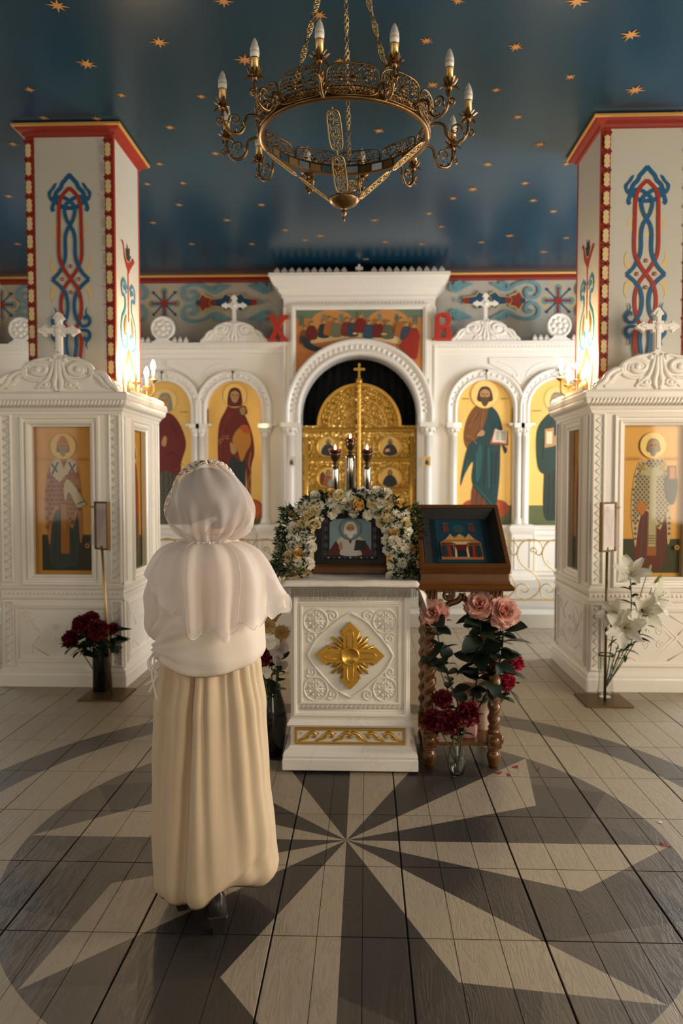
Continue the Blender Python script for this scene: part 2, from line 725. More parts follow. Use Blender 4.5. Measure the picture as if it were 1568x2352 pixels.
def wall_with_windows(name, side):
    mb = MB()
    ws = sorted([w for w in WINDOWS if w[0] == side], key=lambda w: w[1])
    a0, a1 = (YR, YB) if side != 'rear' else (XL, XR)
    cuts = [a0]
    for w in ws:
        cuts += [w[1] - w[4] / 2, w[1] + w[4] / 2]
    cuts.append(a1)

    def seg(u0, u1, z0, z1):
        if side == 'right':
            mb.box(XR, XR + 0.3, u0, u1, z0, z1)
        elif side == 'left':
            mb.box(XL - 0.3, XL, u0, u1, z0, z1)
        else:
            mb.box(u0, u1, YR - 0.3, YR, z0, z1)
    for i in range(0, len(cuts), 2):
        seg(cuts[i], cuts[i + 1], 0, ZC)
    for w in ws:
        seg(w[1] - w[4] / 2, w[1] + w[4] / 2, 0, w[2])
        seg(w[1] - w[4] / 2, w[1] + w[4] / 2, w[3], ZC)
    o = tag(mb.build(name, WALLM), kind='structure')
    return o


for nm, sd in (('wall_right', 'right'), ('wall_left', 'left'), ('wall_rear', 'rear')):
    wall_with_windows(nm, sd)
WFR = mat('window_frame_white', 'e8e4da', rough=0.4, var=0.03)
for i, (side, c, z0, z1, w, p, colr) in enumerate(WINDOWS):
    mb = MB()
    for u0, u1, a, b in ((-w / 2, w / 2, z0, z0 + 0.07), (-w / 2, w / 2, z1 - 0.07, z1), (-w / 2, -w / 2 + 0.07, z0, z1), (w / 2 - 0.07, w / 2, z0, z1), (-0.03, 0.03, z0, z1), (-w / 2, w / 2, 2.4, 2.46)):
        if side == 'right':
            mb.box(XR + 0.1, XR + 0.16, c + u0, c + u1, a, b)
        elif side == 'left':
            mb.box(XL - 0.16, XL - 0.1, c + u0, c + u1, a, b)
        else:
            mb.box(c + u0, c + u1, YR - 0.16, YR - 0.1, a, b)
    tag(mb.build('window_%d' % (i + 1), WFR), kind='structure')

mb = MB()
mb.box(XL, AX - 0.86, YB, YB + 0.25, 0, ZC)
mb.box(AX + 0.86, XR, YB, YB + 0.25, 0, ZC)
mb.box(AX - 0.86, AX + 0.86, YB, YB + 0.25, 3.2, ZC)
wall_back = tag(mb.build('wall_back', PLASTER), kind='structure')
mb = MB()
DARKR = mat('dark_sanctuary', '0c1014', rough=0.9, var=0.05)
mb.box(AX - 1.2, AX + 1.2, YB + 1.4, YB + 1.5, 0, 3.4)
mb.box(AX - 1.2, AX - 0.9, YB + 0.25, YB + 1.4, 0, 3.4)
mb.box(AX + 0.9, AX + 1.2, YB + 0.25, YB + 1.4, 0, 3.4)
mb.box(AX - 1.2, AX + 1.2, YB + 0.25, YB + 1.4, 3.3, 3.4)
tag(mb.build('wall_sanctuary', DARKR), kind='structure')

CEILM = mat('blue_ceiling', '0f394f', rough=0.26, var=0.10, vs=0.8, bump=0.03, bs=3, spec=0.36)
mb = MB()
mb.box(XL, XR, YR, YB + 0.25, ZC, ZC + 0.1)
ceiling = tag(mb.build('ceiling', CEILM), kind='structure')
# gold stars painted on the ceiling
pts = []
for k in range(16):
    a = PI * k / 8
    rr = 0.060 if k % 4 == 0 else (0.046 if k % 2 == 0 else 0.019)
    pts.append((rr * math.cos(a), rr * math.sin(a)))
mb = MB()
mb.T = Matrix.Rotation(PI / 2, 4, 'X')
mb.prism(pts, -0.002, 0.0)
STARM = mat('star_gold', 'c08a48', rough=0.5, metal=0.15, var=0.15, vs=12)
star_me = mb.mesh('star', STARM)
STARS = [(132, 12, 1.25), (366, 96, 1.2), (199, 146, 1.3), (68, 205, .8), (279, 218, .7), (462, 221, .7), (222, 272, .8), (390, 292, .8), (495, 352, .8), (366, 376, .8), (411, 470, .9), (338, 422, .8), (352, 511, .9), (521, 505, 1.),
         (513, 2, 1.1), (562, 137, 1.35), (733, 34, 1.), (640, 222, .7), (979, 93, .9), (1184, 107, 1.), (993, 194, 1.), (1139, 206, .7), (1309, 176, .8), (1448, 79, 1.3), (1458, 206, 1.4), (1325, 2, 1.3), (1051, 1, .8), (1189, 268, .8), (1240, 331, 1.),
         (870, 300, .9), (920, 346, 1.), (1120, 377, 1.), (1085, 434, 1.2), (1205, 420, 1.), (1300, 376, .8), (1224, 460, 1.), (1270, 485, 1.), (1170, 541, 1.1), (1248, 578, 1.2), (1300, 546, .9), (1013, 520, .9), (985, 490, .9), (1105, 556, .9),
         (735, 541, 1.1), (655, 528, 1.), (700, 551, .9), (885, 555, 1.), (840, 595, 1.), (578, 560, .9), (440, 560, .9), (600, 470, .9), (420, 420, .8), (30, 330, 1.), (20, 450, 1.), (40, 560, 1.), (860, 505, 1.), (780, 140, .8), (1565, 260, 1.2), (100, 270, .8), (968, 560, .9), (1040, 455, .9)]
RC = cam.rotation_euler.to_matrix()
for i, (px, py, sc_) in enumerate(STARS):
    d = RC @ Vector(((px - 784) / F_PX, -(py - 1176) / F_PX, -1))
    t = (ZC - EYE) / d.z
    obj('star', star_me, ceiling, (d.x * t, d.y * t, ZC - 0.002), (0, 0, random.uniform(0, 0.8)), 0.84 * sc_)
# ceiling moulding along the back wall
mb = MB()
mb.add([(x, y, z) for x in (XL, XR) for y, z in ((9.6, 4.06), (9.57, 4.06), (9.565, 4.085), (9.53, 4.10), (9.53, 4.118), (9.6, 4.118))],
       [(i, i + 1, i + 7, i + 6) for i in range(5)], 0)
mb.add([(x, y, z) for x in (XL, XR) for y, z in ((9.6, 4.118), (9.525, 4.118), (9.52, 4.135), (9.525, 4.15), (9.6, 4.15))],
       [(i, i + 1, i + 6, i + 5) for i in range(4)], 1)
tag(mb.build('trim_1', [RED, GOLDP]), kind='structure')

# painted frieze on the back wall
BLU, TEA, REDH, YEL, NAV = '3f7590', '6f9aa0', '9a3626', 'd0b47c', '2a4c64'


def frieze(sgn):
    P = Paint(0.0005)

    def at(x, z):
        return (sgn * x, z)

    def mp(pts):
        return [at(*p) for p in pts]
    zc = 3.80
    for cx in (2.52, 4.66):       # eight-armed rosettes
        q = []
        for k in range(32):
            a = 2 * PI * k / 32
            rr = 0.20 + 0.05 * math.cos(4 * a)
            q.append((cx + rr * math.cos(a), zc + rr * math.sin(a)))
        P.p(YEL, mp(q))
        P.p('b9b2a4', mp([(cx + (0.135 + 0.035 * math.cos(4 * a + PI)) * math.cos(a), zc + (0.135 + 0.035 * math.cos(4 * a + PI)) * math.sin(a)) for a in [2 * PI * k / 32 for k in range(32)]]))
        for k in range(4):
            a = PI / 2 * k
            P.p(TEA, mp(ribbon([(cx, zc), (cx + 0.19 * math.cos(a), zc + 0.19 * math.sin(a))], 0.075)))
            P.p(TEA, mp(circ(cx + 0.16 * math.cos(a), zc + 0.16 * math.sin(a), 0.05, 12)))
        for k in range(8):
            a = PI / 4 * k
            rr = 0.15 if k % 2 == 0 else 0.2
            c = REDH if k % 2 == 0 else NAV
            P.p(c, mp(ribbon([(cx, zc), (cx + rr * math.cos(a), zc + rr * math.sin(a))], 0.028 if k % 2 == 0 else 0.016)))
            P.p(c, mp(circ(cx + rr * math.cos(a), zc + rr * math.sin(a), 0.02, 8)))
        P.p(REDH, mp(circ(cx, zc, 0.05, 14)))
    for cx, d in ((2.16, -1), (2.88, 1), (4.3, -1)):    # paired scrolls with a tulip, d: direction they open
        for v in (1, -1):
            def q(pts):
                return [(cx + d * p[0], zc + v * p[1]) for p in pts]
            P.p(TEA, mp(ribbon(q(spl([(0.42, 0.20), (0.30, 0.135), (0.17, 0.205), (0.04, 0.235), (-0.09, 0.20), (-0.12, 0.11), (-0.06, 0.035), (0.03, 0.05), (0.05, 0.12), (0.0, 0.15), (-0.035, 0.115)], 6)), 0.042)))
            P.p(TEA, mp(ribbon(q(spiral(0.31, 0.175, 0.06, 1.2, 0.4)), 0.03)))
            P.p(TEA, mp(q([(0.36, 0.14), (0.50, 0.21), (0.47, 0.23), (0.40, 0.215), (0.37, 0.25), (0.33, 0.22)])))
        P.p(YEL, mp([(cx + d * x, zc + z) for x, z in [(0.06, 0), (0.14, 0.13), (0.19, 0.09), (0.27, 0.07), (0.24, 0.0), (0.27, -0.07), (0.19, -0.09), (0.14, -0.13)]]))
        P.p(REDH, mp([(cx + d * x, zc + z) for x, z in [(0.07, 0), (0.14, 0.11), (0.18, 0.07), (0.25, 0.055), (0.22, 0.0), (0.25, -0.055), (0.18, -0.07), (0.14, -0.11)]]))
        P.p(NAV, mp(circ(cx + d * 0.09, zc, 0.035, 12)))
        P.p(TEA, mp(circ(cx + d * 0.33, zc, 0.022, 10)))
    for d in (1, -1):            # navy buds behind the carved cross
        cx = 1.62
        P.p(YEL, mp([(cx + d * x, zc + z) for x, z in [(0.05, 0), (0.02, 0.085), (0.1, 0.12), (0.16, 0.06), (0.30, 0.045), (0.30, -0.045), (0.16, -0.06), (0.1, -0.12), (0.02, -0.085)]]))
        P.p(NAV, mp([(cx + d * x, zc + z) for x, z in [(0.06, 0), (0.03, 0.07), (0.1, 0.105), (0.15, 0.05), (0.28, 0.035), (0.28, -0.035), (0.15, -0.05), (0.1, -0.105), (0.03, -0.07)]]))
        P.p(REDH, mp(circ(cx + d * 0.265, zc, 0.042, 14)))
    for v in (1, -1):            # end scrolls beside the central bay
        P.p(TEA, mp([(x, zc + v * z) for x, z in ribbon(spiral(1.22, 0.175, 0.07, 1.3, 2.6), 0.04)]))
        P.p(TEA, mp([(x, zc + v * z) for x, z in [(1.24, 0.11), (1.44, 0.21), (1.38, 0.235), (1.31, 0.215), (1.28, 0.26), (1.2, 0.24)]]))
    P.p(TEA, mp(circ(1.26, zc, 0.026, 10)))
    o = P.build('painted_frieze', wall_back, (AX, YB - 0.001, 0), rough=0.6)
    return o


frieze(1)
frieze(-1)

# ---------------------------------------------------------------- columns
CWH, CY0, CY1 = 0.33, 5.55, 6.17
CDX = 2.125


def column(sgn):
    word = 'left' if sgn < 0 else 'right'
    root = empty('column', (AX + sgn * CDX, CY0, 0), 0, 'square plaster column with painted blue and red interlace, on the %s' % word, 'column', 'painted columns')
    mb = MB()
    mb.box(-CWH, CWH, 0, CY1 - CY0, 0, ZC - 0.005)
    mb.build('shaft', mat('column_plaster', 'c6c0b2', rough=0.55, var=0.03, vs=3, bump=0.03, bs=40), root)
    mb = MB()
    mb.rect([(0, 4.065), (0.015, 4.072), (0.02, 4.09), (0.048, 4.105), (0.062, 4.12), (0.062, 4.122)], -CWH, CWH, 0, CY1 - CY0, 0)
    mb.rect([(0.067, 4.12), (0.075, 4.125), (0.075, 4.14), (0.06, 4.148)], -CWH, CWH, 0, CY1 - CY0, 1)
    mb.build('cornice', [RED, GOLDP], root)
    # corner strips of cream lozenges on red
    for c in (-CWH + 0.032, CWH - 0.032):
        P = Paint(0.0005)
        P.p('98301c', rectpts(c - 0.034, c + 0.034, 1.6, 4.068))
        z = 1.7
        while z < 4.03:
            w, h = 0.023, 0.052
            P.p('ddc28c', [(c, z - h), (c + w, z - h * .7), (c + w * .72, z - h * .4), (c + w, z), (c + w * .72, z + h * .4), (c + w, z + h * .7), (c, z + h),
                           (c - w, z + h * .7), (c - w * .72, z + h * .4), (c - w, z), (c - w * .72, z - h * .4), (c - w, z - h * .7)])
            for e in (-1, 1):
                P.p('6f1d14', circ(c + e * 0.021, z + 0.0665, 0.0125, 10))
            z += 0.133
        P.build('corner_strip', root, (0, -0.001, 0))
    # interlace: blue, red and ochre bands
    k = 0.00106

    def q(pts):
        return [((x - 475) * k * 1.0, 3.80 - (y - 505) * k) for x, y in pts]

    def both(P, c, pts, w, n=6):
        P.p(c, ribbon(spl(q(pts), n), w))
        P.p(c, ribbon(spl([(-x, z) for x, z in q(pts)], n), w))
    P = Paint(0.0005)
    B, Rr, Yy = '215a82', 'a5301d', 'dcbf86'
    ring_ = circ(0, 3.80 - (893 - 505) * k, 0.127, 40, 0.079)
    P.p(Yy, ribbon(ring_, 0.02, True))
    for s in (1, -1):
        for y0, fl in ((1140, 1), (1345, -1)):
            P.p(Yy, spl([(s * x * k, 3.80 - (y0 - 505 - fl * z) * k) for x, z in [(70, -45), (110, -30), (130, 20), (125, 60), (145, 30), (148, -10), (138, -50), (110, -62)]], 4, True))
    both(P, B, [(478, 512), (445, 550), (425, 572), (410, 605), (378, 640), (375, 690), (420, 735), (478, 745)], 0.031)
    both(P, B, [(478, 700), (440, 675), (400, 668), (370, 690), (350, 745), (362, 765)], 0.028)
    for s in (1, -1):
        P.p(B, spl([(s * (x - 475) * k, 3.80 - (y - 505) * k) for x, y in [(385, 570), (372, 605), (345, 640), (345, 670), (368, 650), (372, 680), (345, 700), (325, 670), (322, 635), (345, 610), (365, 580)]], 4, True))
    both(P, Rr, [(475, 605), (430, 650), (405, 700), (397, 760), (395, 900), (393, 1050), (405, 1125), (440, 1190), (475, 1238), (520, 1300), (545, 1380), (545, 1470), (520, 1560), (470, 1600), (430, 1560), (420, 1490)], 0.026)
    both(P, B, [(475, 700), (500, 720), (512, 765), (498, 825), (475, 865), (452, 905), (440, 960), (440, 1060), (430, 1120), (395, 1190), (345, 1243)], 0.026)
    both(P, B, [(345, 1243), (400, 1292), (440, 1350), (452, 1430), (440, 1510), (405, 1560)], 0.026)
    P.p(Rr, ribbon(spl(q([(405, 1125), (440, 1190), (475, 1238), (520, 1300), (540, 1360)]), 6), 0.026))
    for x, y in ((475, 1150), (415, 1240), (535, 1240), (475, 1332)):
        P.p(Rr, spl([((x - 475) * k + a * 0.012, 3.80 - (y - 505) * k + b * 0.017) for a, b in ((0, 1), (1, -.2), (0, -1), (-1, -.2))], 4, True))
        P.p(Yy, circ((x - 475) * k, 3.80 - (y - 505) * k - 0.003, 0.005, 8))
    for s in (1, -1):
        for fl in (1, -1):
            def w(pts):
                return [(s * x * k, 3.80 - (1585 - 505) * k + fl * z * k) for x, z in pts]
            P.p(B, spl(w([(120, 150), (112, 110), (142, 70), (142, 30), (115, 5), (70, 5), (75, 22), (112, 28), (122, 52), (105, 68), (92, 50), (90, 82), (104, 95), (100, 120)]), 4, True))
    both(P, B, [(445, 1610), (440, 1700), (450, 1800), (440, 1900)], 0.026)
    both(P, Rr, [(475, 1600), (540, 1640), (545, 1740), (520, 1850), (475, 1920)], 0.026)
    P.build('interlace', root, (0, -0.001, 0))
    # inner side: tulip, vine and framed inscription
    P = Paint(0.0005)
    P.p('98301c', rectpts(-0.31, -0.275, 1.6, 4.066))
    P.p('b8442a', rectpts(0.28, 0.31, 1.6, 4.066))
    P.p(Rr, spl([(-.02, 3.17), (-.09, 3.24), (-.12, 3.33), (-.16, 3.36), (-.10, 3.36), (-.06, 3.27), (0, 3.23), (.07, 3.26), (.12, 3.3), (.17, 3.28), (.12, 3.24), (.06, 3.19), (.02, 3.15)], 4, True))
    P.p('3a3128', [(-.03, 3.25), (-.06, 3.33), (-.03, 3.32), (-.02, 3.38), (.01, 3.34), (.05, 3.36), (.05, 3.30), (.08, 3.30), (.03, 3.24)])
    P.p(Rr, rectpts(-0.012, 0.012, 2.76, 3.2))
    for s in (1, -1):
        P.p('2f7a9a', ribbon(spl([(s * x, z) for x, z in [(.03, 3.02), (.10, 3.07), (.16, 3.03), (.15, 2.95), (.09, 2.95), (.08, 2.86), (.15, 2.78), (.18, 2.68), (.15, 2.58), (.08, 2.55), (.03, 2.61), (.06, 2.67), (.1, 2.65)]], 6), 0.026))
        P.p('2f7a9a', ribbon(spl([(s * x, z) for x, z in [(.05, 2.98), (.09, 3.02), (.12, 3.0)]], 5), 0.03))
        P.p('8a6a44', spl([(s * x, z) for x, z in [(.06, 2.82), (.12, 2.72), (.1, 2.64), (.07, 2.7)]], 4, True))
    P.p('c4562c', [[(0, 2.56), (.09, 2.44), (.17, 2.40), (.17, 2.34), (.15, 2.2), (.15, 2.06), (.17, 1.96), (.15, 1.9), (.09, 1.85), (0, 1.74),
                    (-.09, 1.85), (-.15, 1.9), (-.17, 1.96), (-.15, 2.06), (-.15, 2.2), (-.17, 2.34), (-.17, 2.40), (-.09, 2.44)][::-1],
                   [(0, 2.50), (.07, 2.41), (.14, 2.37), (.14, 2.34), (.12, 2.2), (.12, 2.06), (.14, 1.96), (.12, 1.92), (.07, 1.88), (0, 1.80),
                    (-.07, 1.88), (-.12, 1.92), (-.14, 1.96), (-.12, 2.06), (-.12, 2.2), (-.14, 2.34), (-.14, 2.37), (-.07, 2.41)][::-1]])
    for j in range(9):         # old-style gilt lettering
        z = 2.42 - j * 0.062
        P.p('a8824a', ribbon(spl([(-.035, z), (-.01, z + .02), (.02, z - .005), (.0, z - .03), (.035, z - .03)], 4), 0.014))
    inner = P.build('inner_ornament', root, (-sgn * (CWH + 0.001), (CY1 - CY0) / 2, 0), (0, 0, sgn * -PI / 2))
    return root


col_l, col_r = column(-1), column(1)
# ---------------------------------------------------------------- altar platform
STEPM = mat('pale_stone_step', 'c9c2b5', rough=0.35, var=0.05, vs=4)
plat = empty('altar_platform', (AX, 7.59, 0), 0, 'two-step pale stone platform running below the carved icon screen', 'platform')
hw = 4.6
for k, (y0, y1, z0, z1) in enumerate(((0.0, YB - 7.60, 0, 0.15), (0.87, YB - 7.60, 0.15, 0.30))):
    st = empty('step', (0, 0, 0))
    st.parent = plat
    n = 9
    for i in range(n):
        mb = MB()
        a, b = -hw + 2 * hw * i / n, -hw + 2 * hw * (i + 1) / n
        mb.box(a + 0.0012, b - 0.0012, y0, y1, z0, z1)
        mb.build('slab', STEPM, st, bevel=0.006)

# ---------------------------------------------------------------- icon screen
SY = 9.2             # front plane of the side bays
SB = 9.45
ico = empty('icon_screen', (AX, SY, 0.30), 0, 'white carved icon screen with arched gold icons and central gateway', 'icon screen')


def P3(x, z):
    return x, z


ZO = 0.30            # objects under the screen are measured from the top step
mb = MB()
# side walls with arched niches cut through: centres 1.55, 2.43, 3.31, 4.19
NC = [1.55, 2.43, 3.31, 4.19]
SPR = 2.41 - ZO
for s in (1, -1):
    out = rectpts(0.9, 4.62, 0.0, 2.80)
    loops = [[(s * x, z) for x, z in out]]
    for c in NC:
        lp = [(c - 0.34, 0.67), (c + 0.34, 0.67)] + [(c + 0.34 * math.cos(PI * i / 20), SPR + 0.34 * math.sin(PI * i / 20)) for i in range(21)]
        loops.append([(s * x, z) for x, z in lp])
    mb.prism(loops, 0.0, SB - SY)
mb.build('side_wall', WHITE, ico)
# central bay wall with the gateway arch
CSP = 2.33 - ZO
mb = MB()
lp = [(0.71, 0.0)] + [(0.71 * math.cos(PI * i / 32), CSP + 0.71 * math.sin(PI * i / 32)) for i in range(33)] + [(-0.71, 0.0)]
outl = [(-0.92, 0.0), (-0.92, 3.44), (0.92, 3.44), (0.92, 0.0)]
mb.prism([outl[::-1][0], *lp, outl[0], outl[1], outl[2]][::-1], -0.10, SB - SY - 0.05)
mb.build('central_bay', WHITE, ico)

# arch mouldings of the niches
prof = [(0.34, 0.06), (0.34, -0.02), (0.355, -0.045), (0.375, -0.05), (0.385, -0.035), (0.43, -0.04), (0.445, -0.065), (0.468, -0.07), (0.478, -0.05), (0.478, 0.0)]
for s in (1, -1):
    for c in NC:
        mb = MB()
        mb.arcs(prof, s * c, SPR, n=30, legs=0.2)
        for i in range(17):      # carved leaves along the arch
            a = PI * (i + 0.5) / 17
            mb.ball((s * c + 0.408 * math.cos(a), -0.038, SPR + 0.408 * math.sin(a)), (0.018, 0.016, 0.018), 6, 4)
        mb.build('niche_arch', WHITE, ico)
# central arch
mb = MB()
mb.arcs([(0.71, 0.0), (0.71, -0.13), (0.73, -0.17), (0.755, -0.175), (0.765, -0.16), (0.85, -0.165), (0.86, -0.19), (0.89, -0.2), (0.905, -0.18), (0.905, -0.10)], 0, CSP, n=44, legs=0.12)
for i in range(38):
    a = PI * (i + 0.5) / 38
    mb.T = Matrix.Translation((0.808 * math.cos(a), -0.163, CSP + 0.808 * math.sin(a))) @ Matrix.Rotation(-a, 4, 'Y')
    mb.ball((0, 0, 0), (0.034, 0.014, 0.02), 6, 4)
mb.T = Matrix.Identity(4)
mb.build('gateway_arch', WHITE, ico)


def colonnette(cx, y, z0, z1, r, nm='colonnette', capw=None):
    mb = MB()
    h = z1 - z0
    mb.lathe([(r * 1.5, 0), (r * 1.5, 0.03), (r * 1.25, 0.045), (r * 1.35, 0.06), (r, 0.085), (r, h * 0.5), (r * 0.94, h - 0.02)], (cx, y, z0), 14, rf=lambda a, z: 1 + 0.03 * math.cos(7 * a))
    mb.build(nm, WHITE, ico)
    mb = MB()
    w = capw or r * 1.9
    mb.lathe([(r, 0), (r * 1.15, 0.01), (r, 0.02), (r * 1.25, 0.06), (r * 1.7, 0.10)], (cx, y, z1 - 0.02), 14)
    mb.box(cx - w, cx + w, y - w, y + w, z1 + 0.08, z1 + 0.135)
    for q in range(8):
        a = 2 * PI * q / 8 + 0.39
        mb.ball((cx + r * 1.35 * math.cos(a), y + r * 1.35 * math.sin(a), z1 + 0.05), (r * .35, r * .35, 0.035), 6, 4)
    mb.build('capital', WHITE, ico)


for s in (1, -1):
    for c in (1.99, 2.87, 3.75):
        for e in (-0.04, 0.04):
            colonnette(s * (c + e), -0.05, 0.68, 1.78, 0.032)
    for c in (1.155,):
        colonnette(s * c, -0.06, 0.68, 1.78, 0.045)
    colonnette(s * 0.835, -0.19, 0.68, 1.78, 0.055)
    # pedestals
    for c, w, y in ((1.99, 0.13, -0.14), (2.87, 0.13, -0.14), (3.75, 0.13, -0.14), (1.12, 0.12, -0.15), (0.83, 0.115, -0.28)):
        mb = MB()
        mb.rect([(0.02, 0), (0.02, 0.06), (0.0, 0.08), (0, 0.56), (0.02, 0.6), (0.03, 0.64), (0.03, 0.66), (0.0, 0.68)], s * c - w, s * c + w, y, 0.05)
        mb.frame([(-0.03, y - 0.001), (-0.025, y - 0.012), (-0.01, y - 0.012), (-0.005, y - 0.001)], s * c - w + 0.02, s * c + w - 0.02, 0.12, 0.53)
        mb.build('pedestal', WHITE, ico, bevel=0.004)
    # dado between the pedestals with a carved lozenge
    for c in NC:
        mb = MB()
        mb.box(s * c - 0.32, s * c + 0.32, -0.03, 0.0, 0.05, 0.62)
        mb.frame([(0, -0.031), (0.004, -0.045), (0.02, -0.045), (0.024, -0.031)], s * c - 0.25, s * c + 0.25, 0.12, 0.54)
        for r in (0.19, 0.15):
            mb.tube([(s * c + r, -0.03, .33), (s * c, -0.03, .33 + r), (s * c - r, -0.03, .33), (s * c, -0.03, .33 - r)], 0.008, 4, closed=True)
        for k in range(4):
            a = PI / 2 * k + PI / 4
            sp = spiral(s * c + 0.17 * math.cos(a), .33 + 0.17 * math.sin(a), 0.04, 1.4, a)
            mb.tube([(p[0], -0.03, p[1]) for p in sp], 0.006, 4)
        mb.build('dado_panel', WHITE, ico)
        mb = MB()
        mb.rect([(0, 0.60), (0.015, 0.615), (0.02, 0.64), (0.03, 0.665), (0.0, 0.67)], s * c - 0.33, s * c + 0.33, -0.03, 0.05)
        mb.build('icon_sill', WHITE, ico)
    for c, w in ((1.99, 0.155), (2.87, 0.155), (3.75, 0.155), (1.12, 0.10)):
        mb = MB()
        mb.box(s * c - w, s * c + w, -0.082, 0.0, 1.885, 1.918)
        mb.build('impost', WHITE, ico, bevel=0.004)
    # side cornice
    x0, x1 = (0.93, 4.64) if s > 0 else (-4.64, -0.93)
    mb = MB()
    mb.rect([(0.0, 2.78), (0.03, 2.79), (0.03, 2.805), (0.05, 2.83), (0.10, 2.86), (0.11, 2.865), (0.11, 2.905), (0.0, 2.906)], x0, x1, 0.0, 0.30)
    for i in range(int((x1 - x0) / 0.045)):
        mb.box(x0 + 0.045 * i + 0.01, x0 + 0.045 * i + 0.033, -0.085, -0.06, 2.835, 2.858)
    mb.build('side_cornice', WHITE, ico)
    # raised spandrel panels under the cornice
    for i, c in enumerate((1.99, 2.87, 3.75)):
        mb = MB()
        for e in (-1, 1):
            q = [(c - 0.40, 2.72), (c + 0.40, 2.72), (c + 0.40, 2.645)] + [(c + 0.44 - 0.50 * math.cos(t), SPR + 0.5 * math.sin(t)) for t in (1.15, 0.95, 0.75, 0.6)] + [(c - 0.44 + 0.50 * math.cos(t), SPR + 0.5 * math.sin(t)) for t in (0.6, 0.75, 0.95, 1.15)] + [(c - 0.40, 2.645)]
        mb.prism([(s * x, z) for x, z in q], -0.018, 0.0)
        for e in (1, -1):
            sp = spl([(c + e * 0.30, 2.67), (c + e * 0.2, 2.64), (c + e * 0.1, 2.58), (c + e * 0.05, 2.5), (c + e * 0.09, 2.47), (c + e * 0.11, 2.52)], 5)
            mb.tube([(s * p[0], -0.018, p[1]) for p in sp], 0.009, 4)
        mb.build('spandrel', WHITE, ico, bevel=0.004)
    # tooth cresting
    TE = [0.0]
    for c in (2.13, 2.20, 2.27, 2.60, 2.67, 2.74, 2.81, 2.88, 3.82, 3.89, 3.96):
        mb = MB()
        mb.rings([[(s * c - w, -0.06 - w, z), (s * c + w, -0.06 - w, z), (s * c + w, -0.06 + w, z), (s * c - w, -0.06 + w, z)] for w, z in ((0.03, 2.90), (0.03, 2.915), (0.022, 2.93), (0.027, 2.94), (0.003, 2.985))], smooth=False)
        mb.build('cresting_tooth', WHITE, ico)
    # medallions on the cornice
    for c in (2.42, 4.2):
        mb = MB()
        mb.T = Matrix.Translation((s * c, -0.05, 3.094)) @ Matrix.Rotation(PI / 2, 4, 'X')
        mb.lathe([(0.0, -0.035), (0.15, -0.035), (0.152, 0.0), (0.145, 0.03), (0.125, 0.034), (0.118, 0.018), (0.0, 0.018)], (0, 0, 0), 36, cap=False)
        for k in range(8):
            a = PI / 4 * k
            mb.ball((0.075 * math.cos(a), 0.075 * math.sin(a), 0.02), (0.03, 0.03, 0.02) if k % 2 else (0.034, 0.034, 0.012), 8, 5)
        mb.ball((0, 0, 0.02), (0.035, 0.035, 0.025), 10, 6)
        mb.T = Matrix.Identity(4)
        mb.rings([[(s * c - w, -0.1, z), (s * c + w, -0.1, z), (s * c + w, 0.0, z), (s * c - w, 0.0, z)] for w, z in ((0.13, 2.90), (0.13, 2.925), (0.1, 2.93), (0.06, 2.97))], smooth=False)
        mb.build('medallion', WHITE, ico)


def cross_outline(cx, z0, z1, aw, t, flare=1.0):
    """trefoil-ended latin cross outline"""
    zc = z0 + (z1 - z0) * 0.62
    h = z1 - z0
    q = [(t, z0), (t, zc - t * 1.0), (t * 1.9, zc - t * 1.0), (t * 1.9, zc - t * 1.9 + t * .9)]
    arm = [(aw * 0.62, zc - t), (aw * 0.68, zc - t * 2.0), (aw * 0.80, zc - t * 1.2), (aw, zc - t * .55), (aw * 1.04, zc)]
    arm2 = [(x, 2 * zc - z) for x, z in arm[:-1]][::-1]
    top = [(t, zc + t), (t, z1 - h * 0.16), (t * 2.0, z1 - h * 0.12), (t * 1.3, z1 - h * 0.06), (t * .6, z1), (0, z1 + h * 0.012)]
    right = [(t * 1.15, z0), (t, z0 + h * .05), (t, zc - t * 1.9), (t * 1.9, zc - t * 1.9), (t * 1.9, zc - t)] + arm + arm2 + [(t * 1.9, zc + t), (t * 1.9, zc + t * 1.9), (t, zc + t * 1.9)] + top[1:]
    left = [(-x, z) for x, z in right[::-1][1:]]
    return [(cx + x, z) for x, z in right + left]


